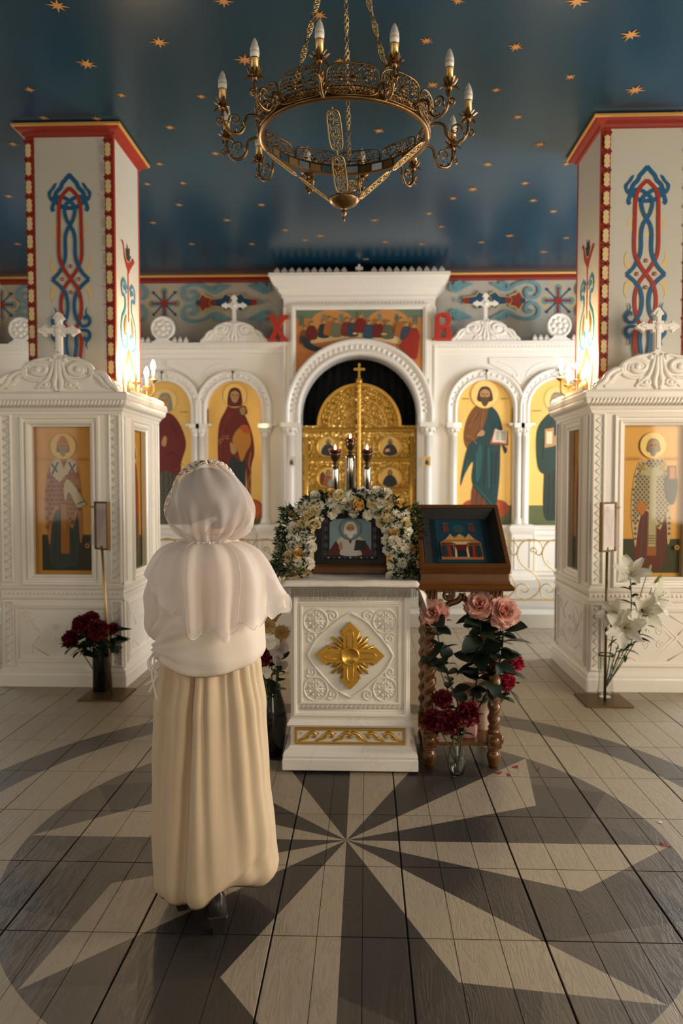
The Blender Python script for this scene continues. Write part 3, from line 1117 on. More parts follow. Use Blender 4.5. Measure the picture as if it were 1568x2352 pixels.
def pediment(mbp, hw, zb, h, y0, y1, k=1.0):
    """scrolled crest: a swelling outline with acanthus scrolls in relief"""
    q = [(-1, 0), (-.98, .12), (-.9, .22), (-.82, .2), (-.76, .30), (-.66, .36), (-.6, .5), (-.52, .58), (-.45, .72), (-.3, .86), (-.15, .88), (-.08, 1.0)]
    out = [(hw * x, zb + h * z) for x, z in spl(q, 3)]
    out = out + [(-x, z) for x, z in out[::-1]]
    mbp.prism(out[::-1], y0, y1)
    yf = y0 - 0.002
    lob = spl(q, 2)
    for s in (1, -1):
        for i, (x, z) in enumerate(lob[1:-1]):      # leaf tips along the edge
            mbp.ball((s * hw * x, (y0 + y1) / 2, zb + h * z + .004), (hw * (.050 if i % 2 else .036), (y1 - y0) * .55, hw * (.060 if i % 2 else .04)), 7, 5)
    for s in (1, -1):
        def tb(pts, r):
            n = len(pts)
            mbp.tube([(s * hw * x, yf, zb + h * z) for x, z in pts], [r * hw * (0.55 + 0.45 * math.sin(PI * min(1, (i + 1.5) / (n + 1)))) for i in range(n)], 8, flat=0.9)
        tb(spiral(.34, .60, .22, 1.5, -0.6, 1, 26, .15), .050)
        tb(spiral(.34, .60, .15, 1.0, -0.6, 1, 18, .3), .035)
        tb(spl([(.12, .92), (.28, .88), (.46, .78), (.58, .62), (.56, .42), (.42, .32), (.26, .34)], 5), .040)
        tb(spl([(.60, .56), (.70, .52), (.80, .40), (.86, .24), (.97, .10), (1.0, .02)], 5), .055)
        tb(spl([(.52, .50), (.66, .42), (.74, .28), (.86, .10)], 5), .045)
        tb(spiral(.80, .24, .10, 1.2, 1.0, -1, 18, .2), .030)
        tb(spl([(.05, .95), (.10, .6), (.16, .38), (.28, .22), (.36, .10)], 5), .040)
        tb(spiral(.20, .22, .13, 1.3, 1.6, -1, 20, .2), .032)
        tb(spl([(.02, .9), (.03, .5), (.06, .2), (.02, .04)], 5), .050)
        for cx, cz, r in ((.34, .60, .075), (.20, .20, .05), (.80, .24, .04), (.55, .60, .05), (.12, .86, .05)):
            mbp.ball((s * hw * cx, yf, zb + h * cz), (r * hw, r * hw * 0.8, r * hw), 8, 6)


for s in (1, -1):
    for c in (1.535, 3.3):
        mb = MB()
        mb.T = Matrix.Translation((s * c, 0, 0))
        pediment(mb, 0.41, 2.905, 0.27, -0.08, 0.0)
        mb.build('crest', WHITE, ico)
        mb = MB()
        mb.prism(cross_outline(s * c, 3.16, 3.49, 0.15, 0.022), -0.065, -0.025)
        mb.ball((s * c, -0.065, 3.365), (0.028, 0.014, 0.028), 8, 6)
        mb.build('crest_cross', WHITE, ico, bevel=0.005)

# central cornice, frame and cresting
mb = MB()
mb.rect([(-0.02, 3.42), (0.02, 3.44), (0.02, 3.47), (0.05, 3.50), (0.06, 3.53), (0.10, 3.56), (0.14, 3.62), (0.15, 3.655), (0.165, 3.66), (0.165, 3.70), (0.15, 3.705)], -0.92, 0.92, -0.10, 0.30)
mb.build('central_cornice', WHITE, ico)
mb = MB()
for i in range(40):
    x = -0.975 + 0.05 * i
    mb.ball((x, -0.215, 3.615), (0.017, 0.02, 0.03), 6, 4)
for i in range(36):
    mb.ball((-0.79 + 1.58 * i / 35, -0.104, 3.375), (0.016, 0.012, 0.012), 6, 4)
mb.build('cornice_beading', WHITE, ico)
mb = MB()
for o_ in range(1):
    pf = [(0.0, -0.10), (0.0, -0.115), (0.02, -0.12), (0.03, -0.135), (0.055, -0.135), (0.06, -0.12), (0.075, -0.118), (0.08, -0.10)]
    mb.rings([[(-0.77 - o, y, 2.45) for o, y in pf], [(-0.77 - o, y, 3.29 + o) for o, y in pf], [(0.77 + o, y, 3.29 + o) for o, y in pf], [(0.77 + o, y, 2.45) for o, y in pf]], smooth=False, closed=False, cap0=False, cap1=False)
mb.build('panel_frame', WHITE, ico)
for s in (1, -1):
    mb = MB()
    mb.frame([(0.0, -0.10), (0.005, -0.112), (0.02, -0.112), (0.025, -0.10)], s * 0.885 - 0.018, s * 0.885 + 0.018, 2.0, 3.3)
    mb.build('edge_panel', WHITE, ico)
for i in range(23):
    x = -0.99 + 0.09 * i
    if abs(x) < 0.1:
        continue
    mb = MB()
    mb.rings([[(x - w, -0.17 - w, z), (x + w, -0.17 - w, z), (x + w, -0.17 + w, z), (x - w, -0.17 + w, z)] for w, z in ((0.038, 3.70), (0.038, 3.715), (0.028, 3.725), (0.035, 3.738), (0.003, 3.785))], smooth=False)
    mb.build('cresting_tooth', WHITE, ico)
mb = MB()
mb.box(-0.075, 0.075, -0.2, -0.12, 3.70, 3.718)
mb.prism([(-.012, 3.71), (.012, 3.71), (.012, 3.745), (.045, 3.745), (.045, 3.785), (.014, 3.785), (.014, 3.815), (-.014, 3.815), (-.014, 3.785), (-.045, 3.785), (-.045, 3.745), (-.012, 3.745)], -0.18, -0.14)
mb.build('top_cross', WHITE, ico, bevel=0.004)

# lamp hooks on the niche arches
for s in (1, -1):
    for c in NC[:3]:
        mb = MB()
        mb.ball((s * c, -0.09, SPR + 0.44), 0.018, 8, 6)
        mb.tube([(s * c, -0.085, SPR + 0.44), (s * c, -0.05, SPR + 0.44)], 0.006, 5)
        mb.tube([(s * c, -0.09, SPR + 0.43), (s * c - 0.006, -0.09, SPR + 0.38), (s * c, -0.09, SPR + 0.34)], 0.006, 5)
        mb.build('lamp_hook', mat('dark_bronze', '5b4c33', rough=0.4, metal=0.7), ico)

# ---------------------------------------------------------------- painted icons
SKIN, SKIND, HAIR = 'b98a57', '8a5c36', '5a3a20'


def head(P, cx, cz, r, halo='Ge8c27a', hair=HAIR, beard=None, veil=None, hat=None, halo_r=1.75, rim='b98a3a'):
    if halo:
        P.p(rim, circ(cx, cz + r * .1, r * halo_r * 1.05, 28))
        P.p(halo, circ(cx, cz + r * .1, r * halo_r, 28))
    if veil:
        P.poly(veil, [(cx - r * .95, cz - r * 1.4), (cx - r * 1.02, cz), (cx - r * .7, cz + r * .95), (cx, cz + r * 1.25), (cx + r * .7, cz + r * .95), (cx + r * 1.02, cz), (cx + r * .95, cz - r * 1.4)])
    else:
        P.poly(hair, [(cx - r * .88, cz - r * .8), (cx - r * .92, cz + r * .2), (cx - r * .55, cz + r * .95), (cx, cz + r * 1.12), (cx + r * .55, cz + r * .95), (cx + r * .92, cz + r * .2), (cx + r * .88, cz - r * .8)])
    P.poly(SKIN, [(cx - r * .62, cz - r * .1), (cx - r * .58, cz + r * .45), (cx, cz + r * .78), (cx + r * .58, cz + r * .45), (cx + r * .62, cz - r * .1), (cx + r * .35, cz - r * .8), (cx, cz - r * 1.0), (cx - r * .35, cz - r * .8)])
    if beard:
        P.poly(beard, [(cx - r * .6, cz - r * .25), (cx - r * .25, cz - r * .3), (cx, cz - r * .22), (cx + r * .25, cz - r * .3), (cx + r * .6, cz - r * .25), (cx + r * .4, cz - r * 1.1), (cx, cz - r * 1.5), (cx - r * .4, cz - r * 1.1)])
    for s in (1, -1):
        P.p('3c2414', ribbon([(cx + s * r * .12, cz + r * .17), (cx + s * r * .28, cz + r * .2), (cx + s * r * .46, cz + r * .14)], r * .07))
        P.p('2a180e', circ(cx + s * r * .28, cz + r * .05, r * .08, 8, r * .06))
    P.p(SKIND, ribbon([(cx, cz + r * .15), (cx - r * .06, cz - r * .18), (cx + r * .06, cz - r * .2)], r * .07))
    P.p('8a3c2a', ribbon([(cx - r * .16, cz - r * .42), (cx, cz - r * .39), (cx + r * .16, cz - r * .42)], r * .08))
    if hat:
        P.poly(hat, [(cx - r * .85, cz + r * .3), (cx - r * .8, cz + r * .75), (cx, cz + r * 1.75), (cx + r * .8, cz + r * .75), (cx + r * .85, cz + r * .3), (cx, cz + r * .55)])


def folds(P, c, lines, w):
    for l in lines:
        P.line(c, l, w, 4)


def icon_ground(P, hw, z0, spr, ground='5c6136', gh=0.24, gold='Gedc069'):
    """arched gold ground with an olive band for the earth"""
    P.p(gold, [(-hw, z0), (hw, z0)] + [(hw * math.cos(PI * i / 20), spr + hw * math.sin(PI * i / 20)) for i in range(21)])
    P.p(ground, rectpts(-hw, hw, z0, z0 + gh))


Z0I = 0.67           # icon foot, screen coordinates
TOPI = SPR


def icon_mother(parent, cx):
    P = Paint()
    icon_ground(P, 0.345, Z0I, TOPI)
    P.p('b2491c', circ(0.22, Z0I + 0.18, 0.13, 24, 0.135))
    P.p('c65f26', circ(0.22, Z0I + 0.18, 0.10, 24, 0.105))
    P.poly('1f3038', [(-.10, Z0I + .03), (-.13, Z0I + .5), (-.09, Z0I + 1.0), (.12, Z0I + 1.0), (.13, Z0I + .5), (.16, Z0I + .06), (.03, Z0I + .02)])
    folds(P, '0f1a20', [[(-.05, Z0I + .1), (-.06, Z0I + .8)], [(.02, Z0I + .08), (.0, Z0I + .8)], [(.08, Z0I + .1), (.06, Z0I + .8)]], .008)
    P.poly('6d1c14', [(-.13, Z0I + .24), (-.2, Z0I + .62), (-.22, Z0I + .95), (-.2, Z0I + 1.25), (-.12, Z0I + 1.42), (-.06, Z0I + 1.52), (.05, Z0I + 1.5), (.13, Z0I + 1.35), (.21, Z0I + 1.15), (.24, Z0I + .9), (.2, Z0I + .7), (.19, Z0I + .3), (.15, Z0I + .42), (.12, Z0I + .85), (.05, Z0I + .78), (-.05, Z0I + .85), (-.1, Z0I + .55)])
    folds(P, 'c08a34', [[(-.21, Z0I + 1.03), (-.15, Z0I + 1.1), (-.08, Z0I + 1.1)], [(-.20, Z0I + 1.0), (-.14, Z0I + 1.07), (-.08, Z0I + 1.07)]], .008)
    folds(P, 'b07a30', [[(.20, Z0I + .9), (.17, Z0I + .75), (.2, Z0I + .65), (.16, Z0I + .52), (.19, Z0I + .4)]], .012)
    folds(P, '48100c', [[(-.14, Z0I + .4), (-.16, Z0I + .9), (-.1, Z0I + 1.2)], [(.16, Z0I + 1.15), (.1, Z0I + .9)]], .008)
    folds(P, '8a2c20', [[(-.17, Z0I + .5), (-.18, Z0I + .9), (-.15, Z0I + 1.2)], [(-.06, Z0I + 1.4), (-.12, Z0I + 1.25)], [(.2, Z0I + 1.1), (.15, Z0I + .95), (.02, Z0I + .84)], [(.05, Z0I + .83), (-.04, Z0I + .9)]], .010)
    P.poly('c5832c', [(-.03, Z0I + 1.08), (.05, Z0I + 1.2), (.17, Z0I + 1.17), (.2, Z0I + 1.02), (.14, Z0I + .9), (.08, Z0I + .78), (.03, Z0I + .92), (-.02, Z0I + 1.0)])
    P.poly('c9571f', [(.06, Z0I + 1.22), (.15, Z0I + 1.24), (.2, Z0I + 1.14), (.12, Z0I + 1.14)])
    head(P, .0, Z0I + 1.60, .085, halo='Gf0c873', veil='5a150f', rim='c99a45')
    head(P, .10, Z0I + 1.42, .055, halo=None)
    P.poly(SKIN, [(-.06, Z0I + 1.02), (-.05, Z0I + .9), (.0, Z0I + .88), (.02, Z0I + .94), (-.02, Z0I + 1.0)])
    return P.build('painted_icon', parent, (cx, 0.05, 0))


def icon_teacher(parent, cx):
    P = Paint()
    icon_ground(P, 0.345, Z0I, TOPI)
    for x in (-.14, .17):
        P.p('b2491c', circ(x, Z0I + 0.2, 0.14, 24, 0.11))
    P.p('c65f26', rectpts(-.15, .18, Z0I + .12, Z0I + .28))
    P.poly('6f3b1d', [(-.15, Z0I + .10), (-.14, Z0I + .5), (.05, Z0I + .6), (.11, Z0I + .12), (-.02, Z0I + .09)])
    folds(P, '3f1f0e', [[(-.1, Z0I + .12), (-.08, Z0I + .5)], [(-.04, Z0I + .12), (-.02, Z0I + .45)], [(.03, Z0I + .12), (.03, Z0I + .3)]], .008)
    P.poly('7a4a20', [(-.04, Z0I + 1.5), (-.14, Z0I + 1.44), (-.22, Z0I + 1.3), (-.26, Z0I + 1.1), (-.22, Z0I + .95), (-.12, Z0I + .95), (.08, Z0I + 1.0), (.1, Z0I + 1.4), (.05, Z0I + 1.5)])
    folds(P, '4c2a10', [[(-.2, Z0I + 1.25), (-.12, Z0I + 1.3), (-.06, Z0I + 1.4)], [(-.22, Z0I + 1.05), (-.14, Z0I + 1.02)]], .01)
    P.poly('123a3c', [(.06, Z0I + 1.46), (.16, Z0I + 1.38), (.22, Z0I + 1.2), (.24, Z0I + 1.0), (.28, Z0I + .93), (.25, Z0I + .88), (.2, Z0I + .98), (.19, Z0I + .6), (.14, Z0I + .2), (.02, Z0I + .3), (-.15, Z0I + .52), (-.14, Z0I + .78), (-.24, Z0I + .62), (-.29, Z0I + .48), (-.28, Z0I + .64), (-.2, Z0I + .98), (-.06, Z0I + 1.1), (.02, Z0I + 1.3)])
    P.poly('1d5450', [(-.08, Z0I + .95), (-.03, Z0I + .95), (-.05, Z0I + .6), (-.1, Z0I + .55)])
    folds(P, '08191c', [[(.1, Z0I + .9), (.09, Z0I + .4)], [(.15, Z0I + .9), (.13, Z0I + .5)], [(.02, Z0I + 1.0), (.0, Z0I + .5)]], .01)
    folds(P, '2c6a62', [[(-.1, Z0I + .9), (-.09, Z0I + .55)], [(.05, Z0I + .95), (.06, Z0I + .45)], [(.17, Z0I + 1.25), (.1, Z0I + 1.1)], [(-.2, Z0I + .8), (-.25, Z0I + .6)], [(-.12, Z0I + .5), (.1, Z0I + .25)]], .010)
    folds(P, 'a2672c', [[(-.2, Z0I + 1.2), (-.1, Z0I + 1.38)], [(-.23, Z0I + 1.1), (-.16, Z0I + 1.08), (-.1, Z0I + 1.0)], [(-.02, Z0I + 1.4), (-.05, Z0I + 1.2)]], .011)
    P.p('a8401e', [(.06, Z0I + 1.0), (.12, Z0I + 1.18), (.29, Z0I + 1.16), (.29, Z0I + .98)])
    P.p('d8ceb4', [(.09, Z0I + 1.02), (.13, Z0I + 1.19), (.19, Z0I + 1.16), (.28, Z0I + 1.18), (.27, Z0I + 1.0), (.18, Z0I + 1.02)])
    for j in range(5):
        P.p('5a4a38', rectpts(.14, .18, Z0I + 1.05 + j * .022, Z0I + 1.058 + j * .022))
        P.p('5a4a38', rectpts(.20, .26, Z0I + 1.05 + j * .022, Z0I + 1.058 + j * .022))
    P.poly(SKIN, [(-.1, Z0I + 1.1), (-.04, Z0I + 1.17), (.0, Z0I + 1.15), (-.02, Z0I + 1.1)])
    head(P, .0, Z0I + 1.60, .095, halo='Gf2cc7c', hair='4a2c16', beard='5c3a1f', rim='d9b25c')
    P.p('8a6a2a', rectpts(-.28, -.2, Z0I + 1.55, Z0I + 1.56))
    P.p('8a6a2a', rectpts(.2, .28, Z0I + 1.55, Z0I + 1.56))
    return P.build('painted_icon', parent, (cx, 0.05, 0))


def icon_robed(parent, cx, robe, cloak, lower, ground='5c6136', item=None, veil=None, hair='8d8578', gold='Gedc069'):
    P = Paint()
    icon_ground(P, 0.345, Z0I, TOPI, ground, gold=gold)
    P.poly(lower, [(-.14, Z0I + .10), (-.15, Z0I + .6), (-.12, Z0I + 1.1), (.14, Z0I + 1.1), (.15, Z0I + .6), (.17, Z0I + .1), (.02, Z0I + .06)])
    folds(P, '14110d', [[(x, Z0I + .12), (x * .8, Z0I + .8)] for x in (-.09, -.03, .04, .1)], .008)
    P.poly(robe, [(-.12, Z0I + .62), (-.22, Z0I + .7), (-.25, Z0I + 1.0), (-.22, Z0I + 1.22), (-.08, Z0I + 1.38), (.08, Z0I + 1.38), (.2, Z0I + 1.22), (.26, Z0I + 1.0), (.2, Z0I + .78), (.17, Z0I + .6), (.0, Z0I + .68)])
    folds(P, cloak, [[(-.17, Z0I + .8), (-.14, Z0I + 1.1), (-.05, Z0I + 1.3)], [(.18, Z0I + .8), (.1, Z0I + .9), (.0, Z0I + .85)], [(.06, Z0I + 1.3), (.16, Z0I + 1.1)]], .012)
    if item == 'scroll':
        P.p('c08c54', [(-.14, Z0I + .95), (-.14, Z0I + 1.18), (-.03, Z0I + 1.2), (-.03, Z0I + .97)])
        P.p('e0cfa4', rectpts(-.12, -.05, Z0I + 1.0, Z0I + 1.15))
    P.poly(SKIN, [(-.05, Z0I + 1.0), (-.02, Z0I + 1.1), (.02, Z0I + 1.08), (.0, Z0I + .98)])
    P.p('3a2416', [(.02, Z0I + .07), (.0, Z0I + .03), (.08, Z0I + .03), (.09, Z0I + .08)])
    head(P, 0, Z0I + 1.54, .085, halo='Gf2cc7c', hair=hair, veil=veil, beard=None if veil else hair, rim='d9b25c')
    for s in (-1, 1):
        P.p('9c6a34', rectpts(s * .24 - .05, s * .24 + .05, Z0I + 1.40, Z0I + 1.41))
    return P.build('painted_icon', parent, (cx, 0.05, 0))


tag(icon_mother(ico, -1.55), 'gold icon of a mother in a dark red veil holding a child')
tag(icon_teacher(ico, 1.55), 'gold icon of a standing man in green cloak holding an open book')
icon_robed(ico, -2.43, '6b1a12', '3f0e0a', '55503f', veil='8a8474')
icon_robed(ico, 2.43, '20382a', '12241b', '22301f', item='scroll')
icon_robed(ico, -3.31, '5c3a1c', '38220f', '2a3f4a')
icon_robed(ico, 3.31, '5c1c16', '38100c', '2a3f4a')
icon_robed(ico, -4.19, '2a3f4a', '14222a', '55503f')
icon_robed(ico, 4.19, '5c3a1c', '38220f', '2a3f4a')

# long supper panel over the gateway
P = Paint()
arcz = [(0.88 * math.cos(PI * i / 40), CSP + 0.88 * math.sin(PI * i / 40)) for i in range(41)]
arcz = [p for p in arcz if abs(p[0]) < 0.77]
zl = arcz[0][1]
P.p('c07a3c', [(-.77, 3.29), (-.77, zl)] + arcz[::-1] + [(.77, zl), (.77, 3.29)])
P.p('6b7a62', rectpts(-.77, .77, 3.19, 3.29))
for a, b in ((-.57, -.08), (.12, .58)):
    P.p('c98a4a', [(a, 3.06)] + [((a + b) / 2 - (b - a) / 2 * math.cos(PI * i / 12), 3.18 + 0.11 * math.sin(PI * i / 12)) for i in range(13)] + [(b, 3.06)])
    P.p('74806a', rectpts((a + b) / 2 - .13, (a + b) / 2 - .08, 3.14, 3.24))
    P.p('74806a', rectpts((a + b) / 2 + .08, (a + b) / 2 + .13, 3.14, 3.24))
for x in (-.70, .68):
    P.p('5d6a55', rectpts(x - .03, x + .03, 3.10, 3.22))
P.p('d9b98a', [(-.60, 2.88)] + spl([(-.62, 2.92), (-.5, 2.98), (-.2, 3.03), (.1, 3.04), (.4, 3.02), (.55, 2.95)], 5) + [(.55, 2.86), (0, 2.96)])
seats = [(-.66, 3.02, '7a4a2a', .0), (-.58, 3.07, '6b2018', .0), (-.43, 3.09, '26323a', .0), (-.36, 3.12, 'a5602a', .02), (-.28, 3.10, '6e6a50', 0), (-.15, 3.11, '7a2a1c', 0), (-.08, 3.1, '34404a', 0), (.02, 3.15, '7a2018', .03),
         (.12, 3.08, '2f4a58', -.02), (.23, 3.09, '6b2018', -.03), (.35, 3.07, '5a5a44', 0), (.50, 3.10, 'a5602a', .02), (.57, 3.05, '3a3f4c', 0), (.66, 3.03, '8a2a1c', 0)]
for x, z, c, d in seats:
    P.poly(c, [(x - .065, z - .13), (x - .06, z - .02), (x - .03, z + .03), (x + .03, z + .03), (x + .06, z - .02), (x + .065, z - .13)], 3)
    P.p('c49a5a', circ(x, z + .065 + d * .3, .033, 12))
    P.p('43291a', circ(x, z + .066 + d * .3, .025, 10))
    P.p(SKIN, circ(x + .003, z + .06 + d * .3, .018, 10))
P.poly('22303c', [(-.70, 2.98), (-.55, 2.86), (-.44, 2.82), (-.5, 2.78), (-.66, 2.84)])
P.poly('9a2818', [(.5, 2.86), (.62, 2.98), (.72, 2.98), (.7, 2.7), (.62, 2.72)])
P.p('d8a860', circ(-.05, 3.0, .03, 10, .012))
P.p('d8a860', circ(.3, 2.99, .04, 10, .012))
tag(P.build('supper_panel', ico, (0, -0.105, 0)), 'long painted panel of robed men seated round a table')
# ---------------------------------------------------------------- gilded gates
gate = empty('royal_doors', (AX, 9.26, 0.30), 0, 'gilded double doors with round medallions under the central arch', 'doors')
for s in (1, -1):
    leaf = empty('door_leaf')
    leaf.parent = gate
    x0, x1 = (0.02, 0.705) if s > 0 else (-0.705, -0.02)
    mb = MB()
    mb.box(x0, x1, 0.0, 0.05, 0.02, 1.90)
    mb.frame([(0.0, 0.0), (0.0, -0.025), (0.02, -0.03), (0.05, -0.02), (0.055, 0.0)], min(x0, x1) + 0.055, max(x0, x1) - 0.055, 0.08, 1.76)
    mb.build('panel', GOLDREL, leaf)
    mb = MB()
    # rails between the medallions
    for z in (1.08, 1.455, 1.82, 0.70):
        mb.rect([(0.0, z), (0.012, z + 0.01), (0.02, z + 0.03), (0.012, z + 0.05), (0.0, z + 0.06)], x0 + 0.03, x1 - 0.03, -0.02, 0.0)
    mb.tube([(s * 0.655, -0.02, 0.1), (s * 0.655, -0.02, 1.76)], 0.028, 10)
    mb.build('rail', GOLD, leaf)
    mb = MB()
    # quarter of the half-round top, in three bands
    def sect(r0, r1, n=20):
        o = [(s * r1 * math.sin(PI / 2 * i / n), 1.90 + r1 * math.cos(PI / 2 * i / n)) for i in range(n + 1)]
        i_ = [(s * r0 * math.sin(PI / 2 * i / n), 1.90 + r0 * math.cos(PI / 2 * i / n)) for i in range(n, -1, -1)] if r0 > 0 else [(0, 1.90)]
        return o + i_
    mb.prism(sect(0, 0.525), 0.0, 0.05)
    mb.build('fan_top', GOLDREL, leaf)
    mb = MB()
    for r0, r1, d in ((0.485, 0.525, -0.02), (0.33, 0.35, -0.015), (0.17, 0.19, -0.012)):
        mb.prism(sect(r0, r1), d, 0.0)
    for i in range(9):
        a = PI / 2 * (i + .5) / 9
        sp = spiral(s * 0.42 * math.sin(a), 1.90 + 0.42 * math.cos(a), 0.055, 1.6, a + i)
        mb.tube([(p[0], -0.004, p[1]) for p in sp], 0.012, 6)
        mb.ball((s * 0.42 * math.sin(a), -0.004, 1.90 + 0.42 * math.cos(a)), (0.018, 0.014, 0.018), 6, 4)
    for i in range(4):
        a = PI / 2 * (i + .5) / 4
        sp = spiral(s * 0.26 * math.sin(a), 1.90 + 0.26 * math.cos(a), 0.055, 1.5, a)
        mb.tube([(p[0], -0.004, p[1]) for p in sp], 0.011, 6)
    for k in range(5):
        mb.tube([(s * 0.02, -0.004, 1.92), (s * (0.05 + 0.13 * math.sin(PI / 2 * k / 4)), -0.004, 1.93 + 0.13 * math.cos(PI / 2 * k / 4))], 0.007, 5)
    # scrolls in the corners around each medallion
    for z in (1.636, 1.253):
        for ex in (-1, 1):
            for ez in (-1, 1):
                sp = spiral(s * 0.385 + ex * 0.185, z + ez * 0.12, 0.055, 1.6, ez * 1.2 + ex)
                mb.tube([(p[0], -0.004, p[1]) for p in sp], 0.012, 6)
                mb.ball((s * 0.385 + ex * 0.22, -0.004, z + ez * 0.03), (0.02, 0.012, 0.02), 6, 4)
    mb.build('relief', GOLD, leaf)
    for k, z in enumerate((1.636, 1.253, 0.88, 0.42)):
        md = MB()
        md.T = Matrix.Translation((s * 0.385, 0, z)) @ Matrix.Rotation(PI / 2, 4, 'X')
        md.lathe([(0.125, 0.0), (0.13, 0.02), (0.142, 0.028), (0.152, 0.02), (0.155, 0.0)], (0, 0, 0), 32, cap=False)
        mr = md.build('medallion', GOLD, leaf)
        P = Paint(0.0006)
        P.p('Ge9c06a', circ(0, 0, 0.13, 28))
        body = ['2d2f3a', '2a2c33', '7a3a24', '5a1a16'][k] if s < 0 else ['2f3238', '2a2c33', '5a1a16', '4a2a18'][k]
        if k == 0 or s > 0:
            P.poly(body, [(-.085, -.085), (-.075, -.02), (-.03, .03), (.03, .03), (.075, -.02), (.085, -.085), (0, -.115)])
        else:
            P.poly('6b3a20', [(-.10, -.07), (-.1, .04), (-.06, .07), (-.03, 0), (-.04, -.1)])
            P.poly('9a5a30', [(-.06, -.1), (-.04, .02), (.02, .03), (.06, -.02), (.07, -.1)])
            P.poly('8fa0a0', [(.0, -.1), (.01, -.03), (.06, -.02), (.075, -.09)])
        if k == 0:
            P.p('a8401e', [(-.07 * s, -.07), (-.06 * s, -.02), (-.0 * s, -.015), (-.0 * s, -.06)])
            P.p('ddc890', [(-.06 * s, -.062), (-.052 * s, -.03), (-.01 * s, -.026), (-.008 * s, -.055)])
        head(P, 0.0, .065, .03, halo=None, hair='5a3a22' if k else '8a7a66', beard='6a4a30' if k == 0 else None)
        P.build('medallion_painting', leaf, (s * 0.385, -0.006, z))
mb = MB()
mb.lathe([(0.026, 0.02), (0.026, 2.40), (0.034, 2.41), (0.034, 2.45), (0.02, 2.46)], (0, -0.045, 0), 14, rf=lambda a, z: 1 + 0.16 * math.cos(3 * a - z * 60))
pts_n = 90
prof = [(0.025 if 0.02 < 2.4 * i / pts_n else 0.03, 0.02 + 2.4 * i / pts_n) for i in range(pts_n + 1)]
mb = MB()
mb.lathe(prof, (0, -0.045, 0), 12, rf=lambda a, z: 1 + 0.18 * math.cos(2 * a - z * 90))
mb.lathe([(0.035, 2.42), (0.04, 2.43), (0.036, 2.47), (0.02, 2.48)], (0, -0.045, 0), 14)
mb.build('centre_post', GOLD, gate)
mb = MB()
mb.prism([(x, z) for x, z in [(-.01, 2.47), (.01, 2.47), (.013, 2.55), (.013, 2.575), (.045, 2.575), (.045, 2.605), (.013, 2.605), (.013, 2.64), (-.013, 2.64), (-.013, 2.605), (-.045, 2.605), (-.045, 2.575), (-.013, 2.575), (-.013, 2.55)]], -0.055, -0.035)
for x, z in ((0, 2.65), (.055, 2.59), (-.055, 2.59), (0, 2.50)):
    mb.ball((x, -0.045, z), (0.017, 0.012, 0.017), 8, 6)
mb.build('gate_cross', GOLD, gate)

# dark curtain behind the gates
mb = MB()
cur = []
for i in range(121):
    x = -0.84 + 1.68 * i / 120
    cur.append((x, 0.02 * math.sin(i * 0.75) + 0.008 * math.sin(i * 1.9)))
mb.rings([[(x, y, z) for x, y in cur] for z in (0.05, 1.4, 2.85)], closed=False, cap0=False, cap1=False)
cu = mb.build('sanctuary_curtain', mat('navy_velvet', '0a1016', rough=0.9, var=0.2, vs=10), None, (AX, 9.52, 0.30), solid=0.004)
tag(cu, 'dark navy curtain hanging behind the gilded gates', 'curtain')

# small icon plaques on the gateway jambs
for s in (1, -1):
    q = empty('small_icon', (AX + s * 0.835 - (0.02 if s > 0 else -0.02), 8.945, 1.75), 0, 'small square icon plaque on the %s gateway column' % ('right' if s > 0 else 'left'), 'icon', 'small icons on the gateway')
    mb = MB()
    mb.box(-0.048, 0.048, 0, 0.012, -0.055, 0.055)
    mb.build('plaque', GOLD if s > 0 else mat('pale_plaque', 'd9d0bf', rough=0.4), q, bevel=0.002)
    P = Paint()
    P.p('e0d6c4' if s < 0 else 'c9ab70', rectpts(-.038, .038, -.045, .045))
    P.poly('5a5348' if s < 0 else '3f3a30', [(-.02, -.04), (-.018, .0), (0, .03), (.018, .0), (.02, -.04)])
    P.p(SKIN, circ(0, .015, .009, 8))
    P.build('image', q, (0, -0.001, 0))

# ---------------------------------------------------------------- red letters on the cornice
REDL = mat('red_foam', 'b5301b', rough=0.55, var=0.06, vs=20)


def ins(pts):
    return pts


X_out = [(-.13, 0), (-.005, 0), (-.005, .025), (-.035, .03), (-.005, .095), (.04, .03), (.02, .025), (.02, 0), (.125, 0), (.125, .025), (.105, .03), (.03, .155), (.085, .262), (.125, .27), (.135, .30), (.10, .315), (.06, .29), (.06, .31), (.0, .31), (.005, .285), (-.005, .2), (-.035, .285), (-.03, .31), (-.13, .31), (-.125, .285), (-.095, .28), (-.04, .155), (-.095, .03), (-.13, .025)]
mb = MB()
mb.prism(X_out, -0.03, 0.03)
tag(mb.build('foam_letter', REDL, None, (-1.07, 9.035, 3.2065), bevel=0.004), 'red foam letter Х on the cornice, left of the supper panel', 'letter', 'red letters on the cornice')
mb = MB()
B_out = [(-.12, 0), (.11, 0), (.115, .06), (.11, .12), (.07, .155), (.10, .20), (.105, .27), (.07, .315), (.0, .325), (-.06, .31), (-.085, .27), (-.08, .20), (-.085, .15), (-.09, .03), (-.12, .022)]
mb.prism([B_out, [(-.02, .03), (.035, .03), (.045, .09), (.03, .13), (-.02, .12)], [(-.03, .175), (.02, .17), (.045, .22), (.035, .275), (-.01, .285), (-.03, .26)]], -0.03, 0.03)
tag(mb.build('foam_letter', REDL, None, (0.915, 9.035, 3.2065), bevel=0.004), 'red foam letter В on the cornice, right of the supper panel', 'letter', 'red letters on the cornice')

# ---------------------------------------------------------------- scroll railings on the platform
RAILM = mat('pale_gilt_rail', 'c8aa70', rough=0.35, metal=0.75, var=0.1)


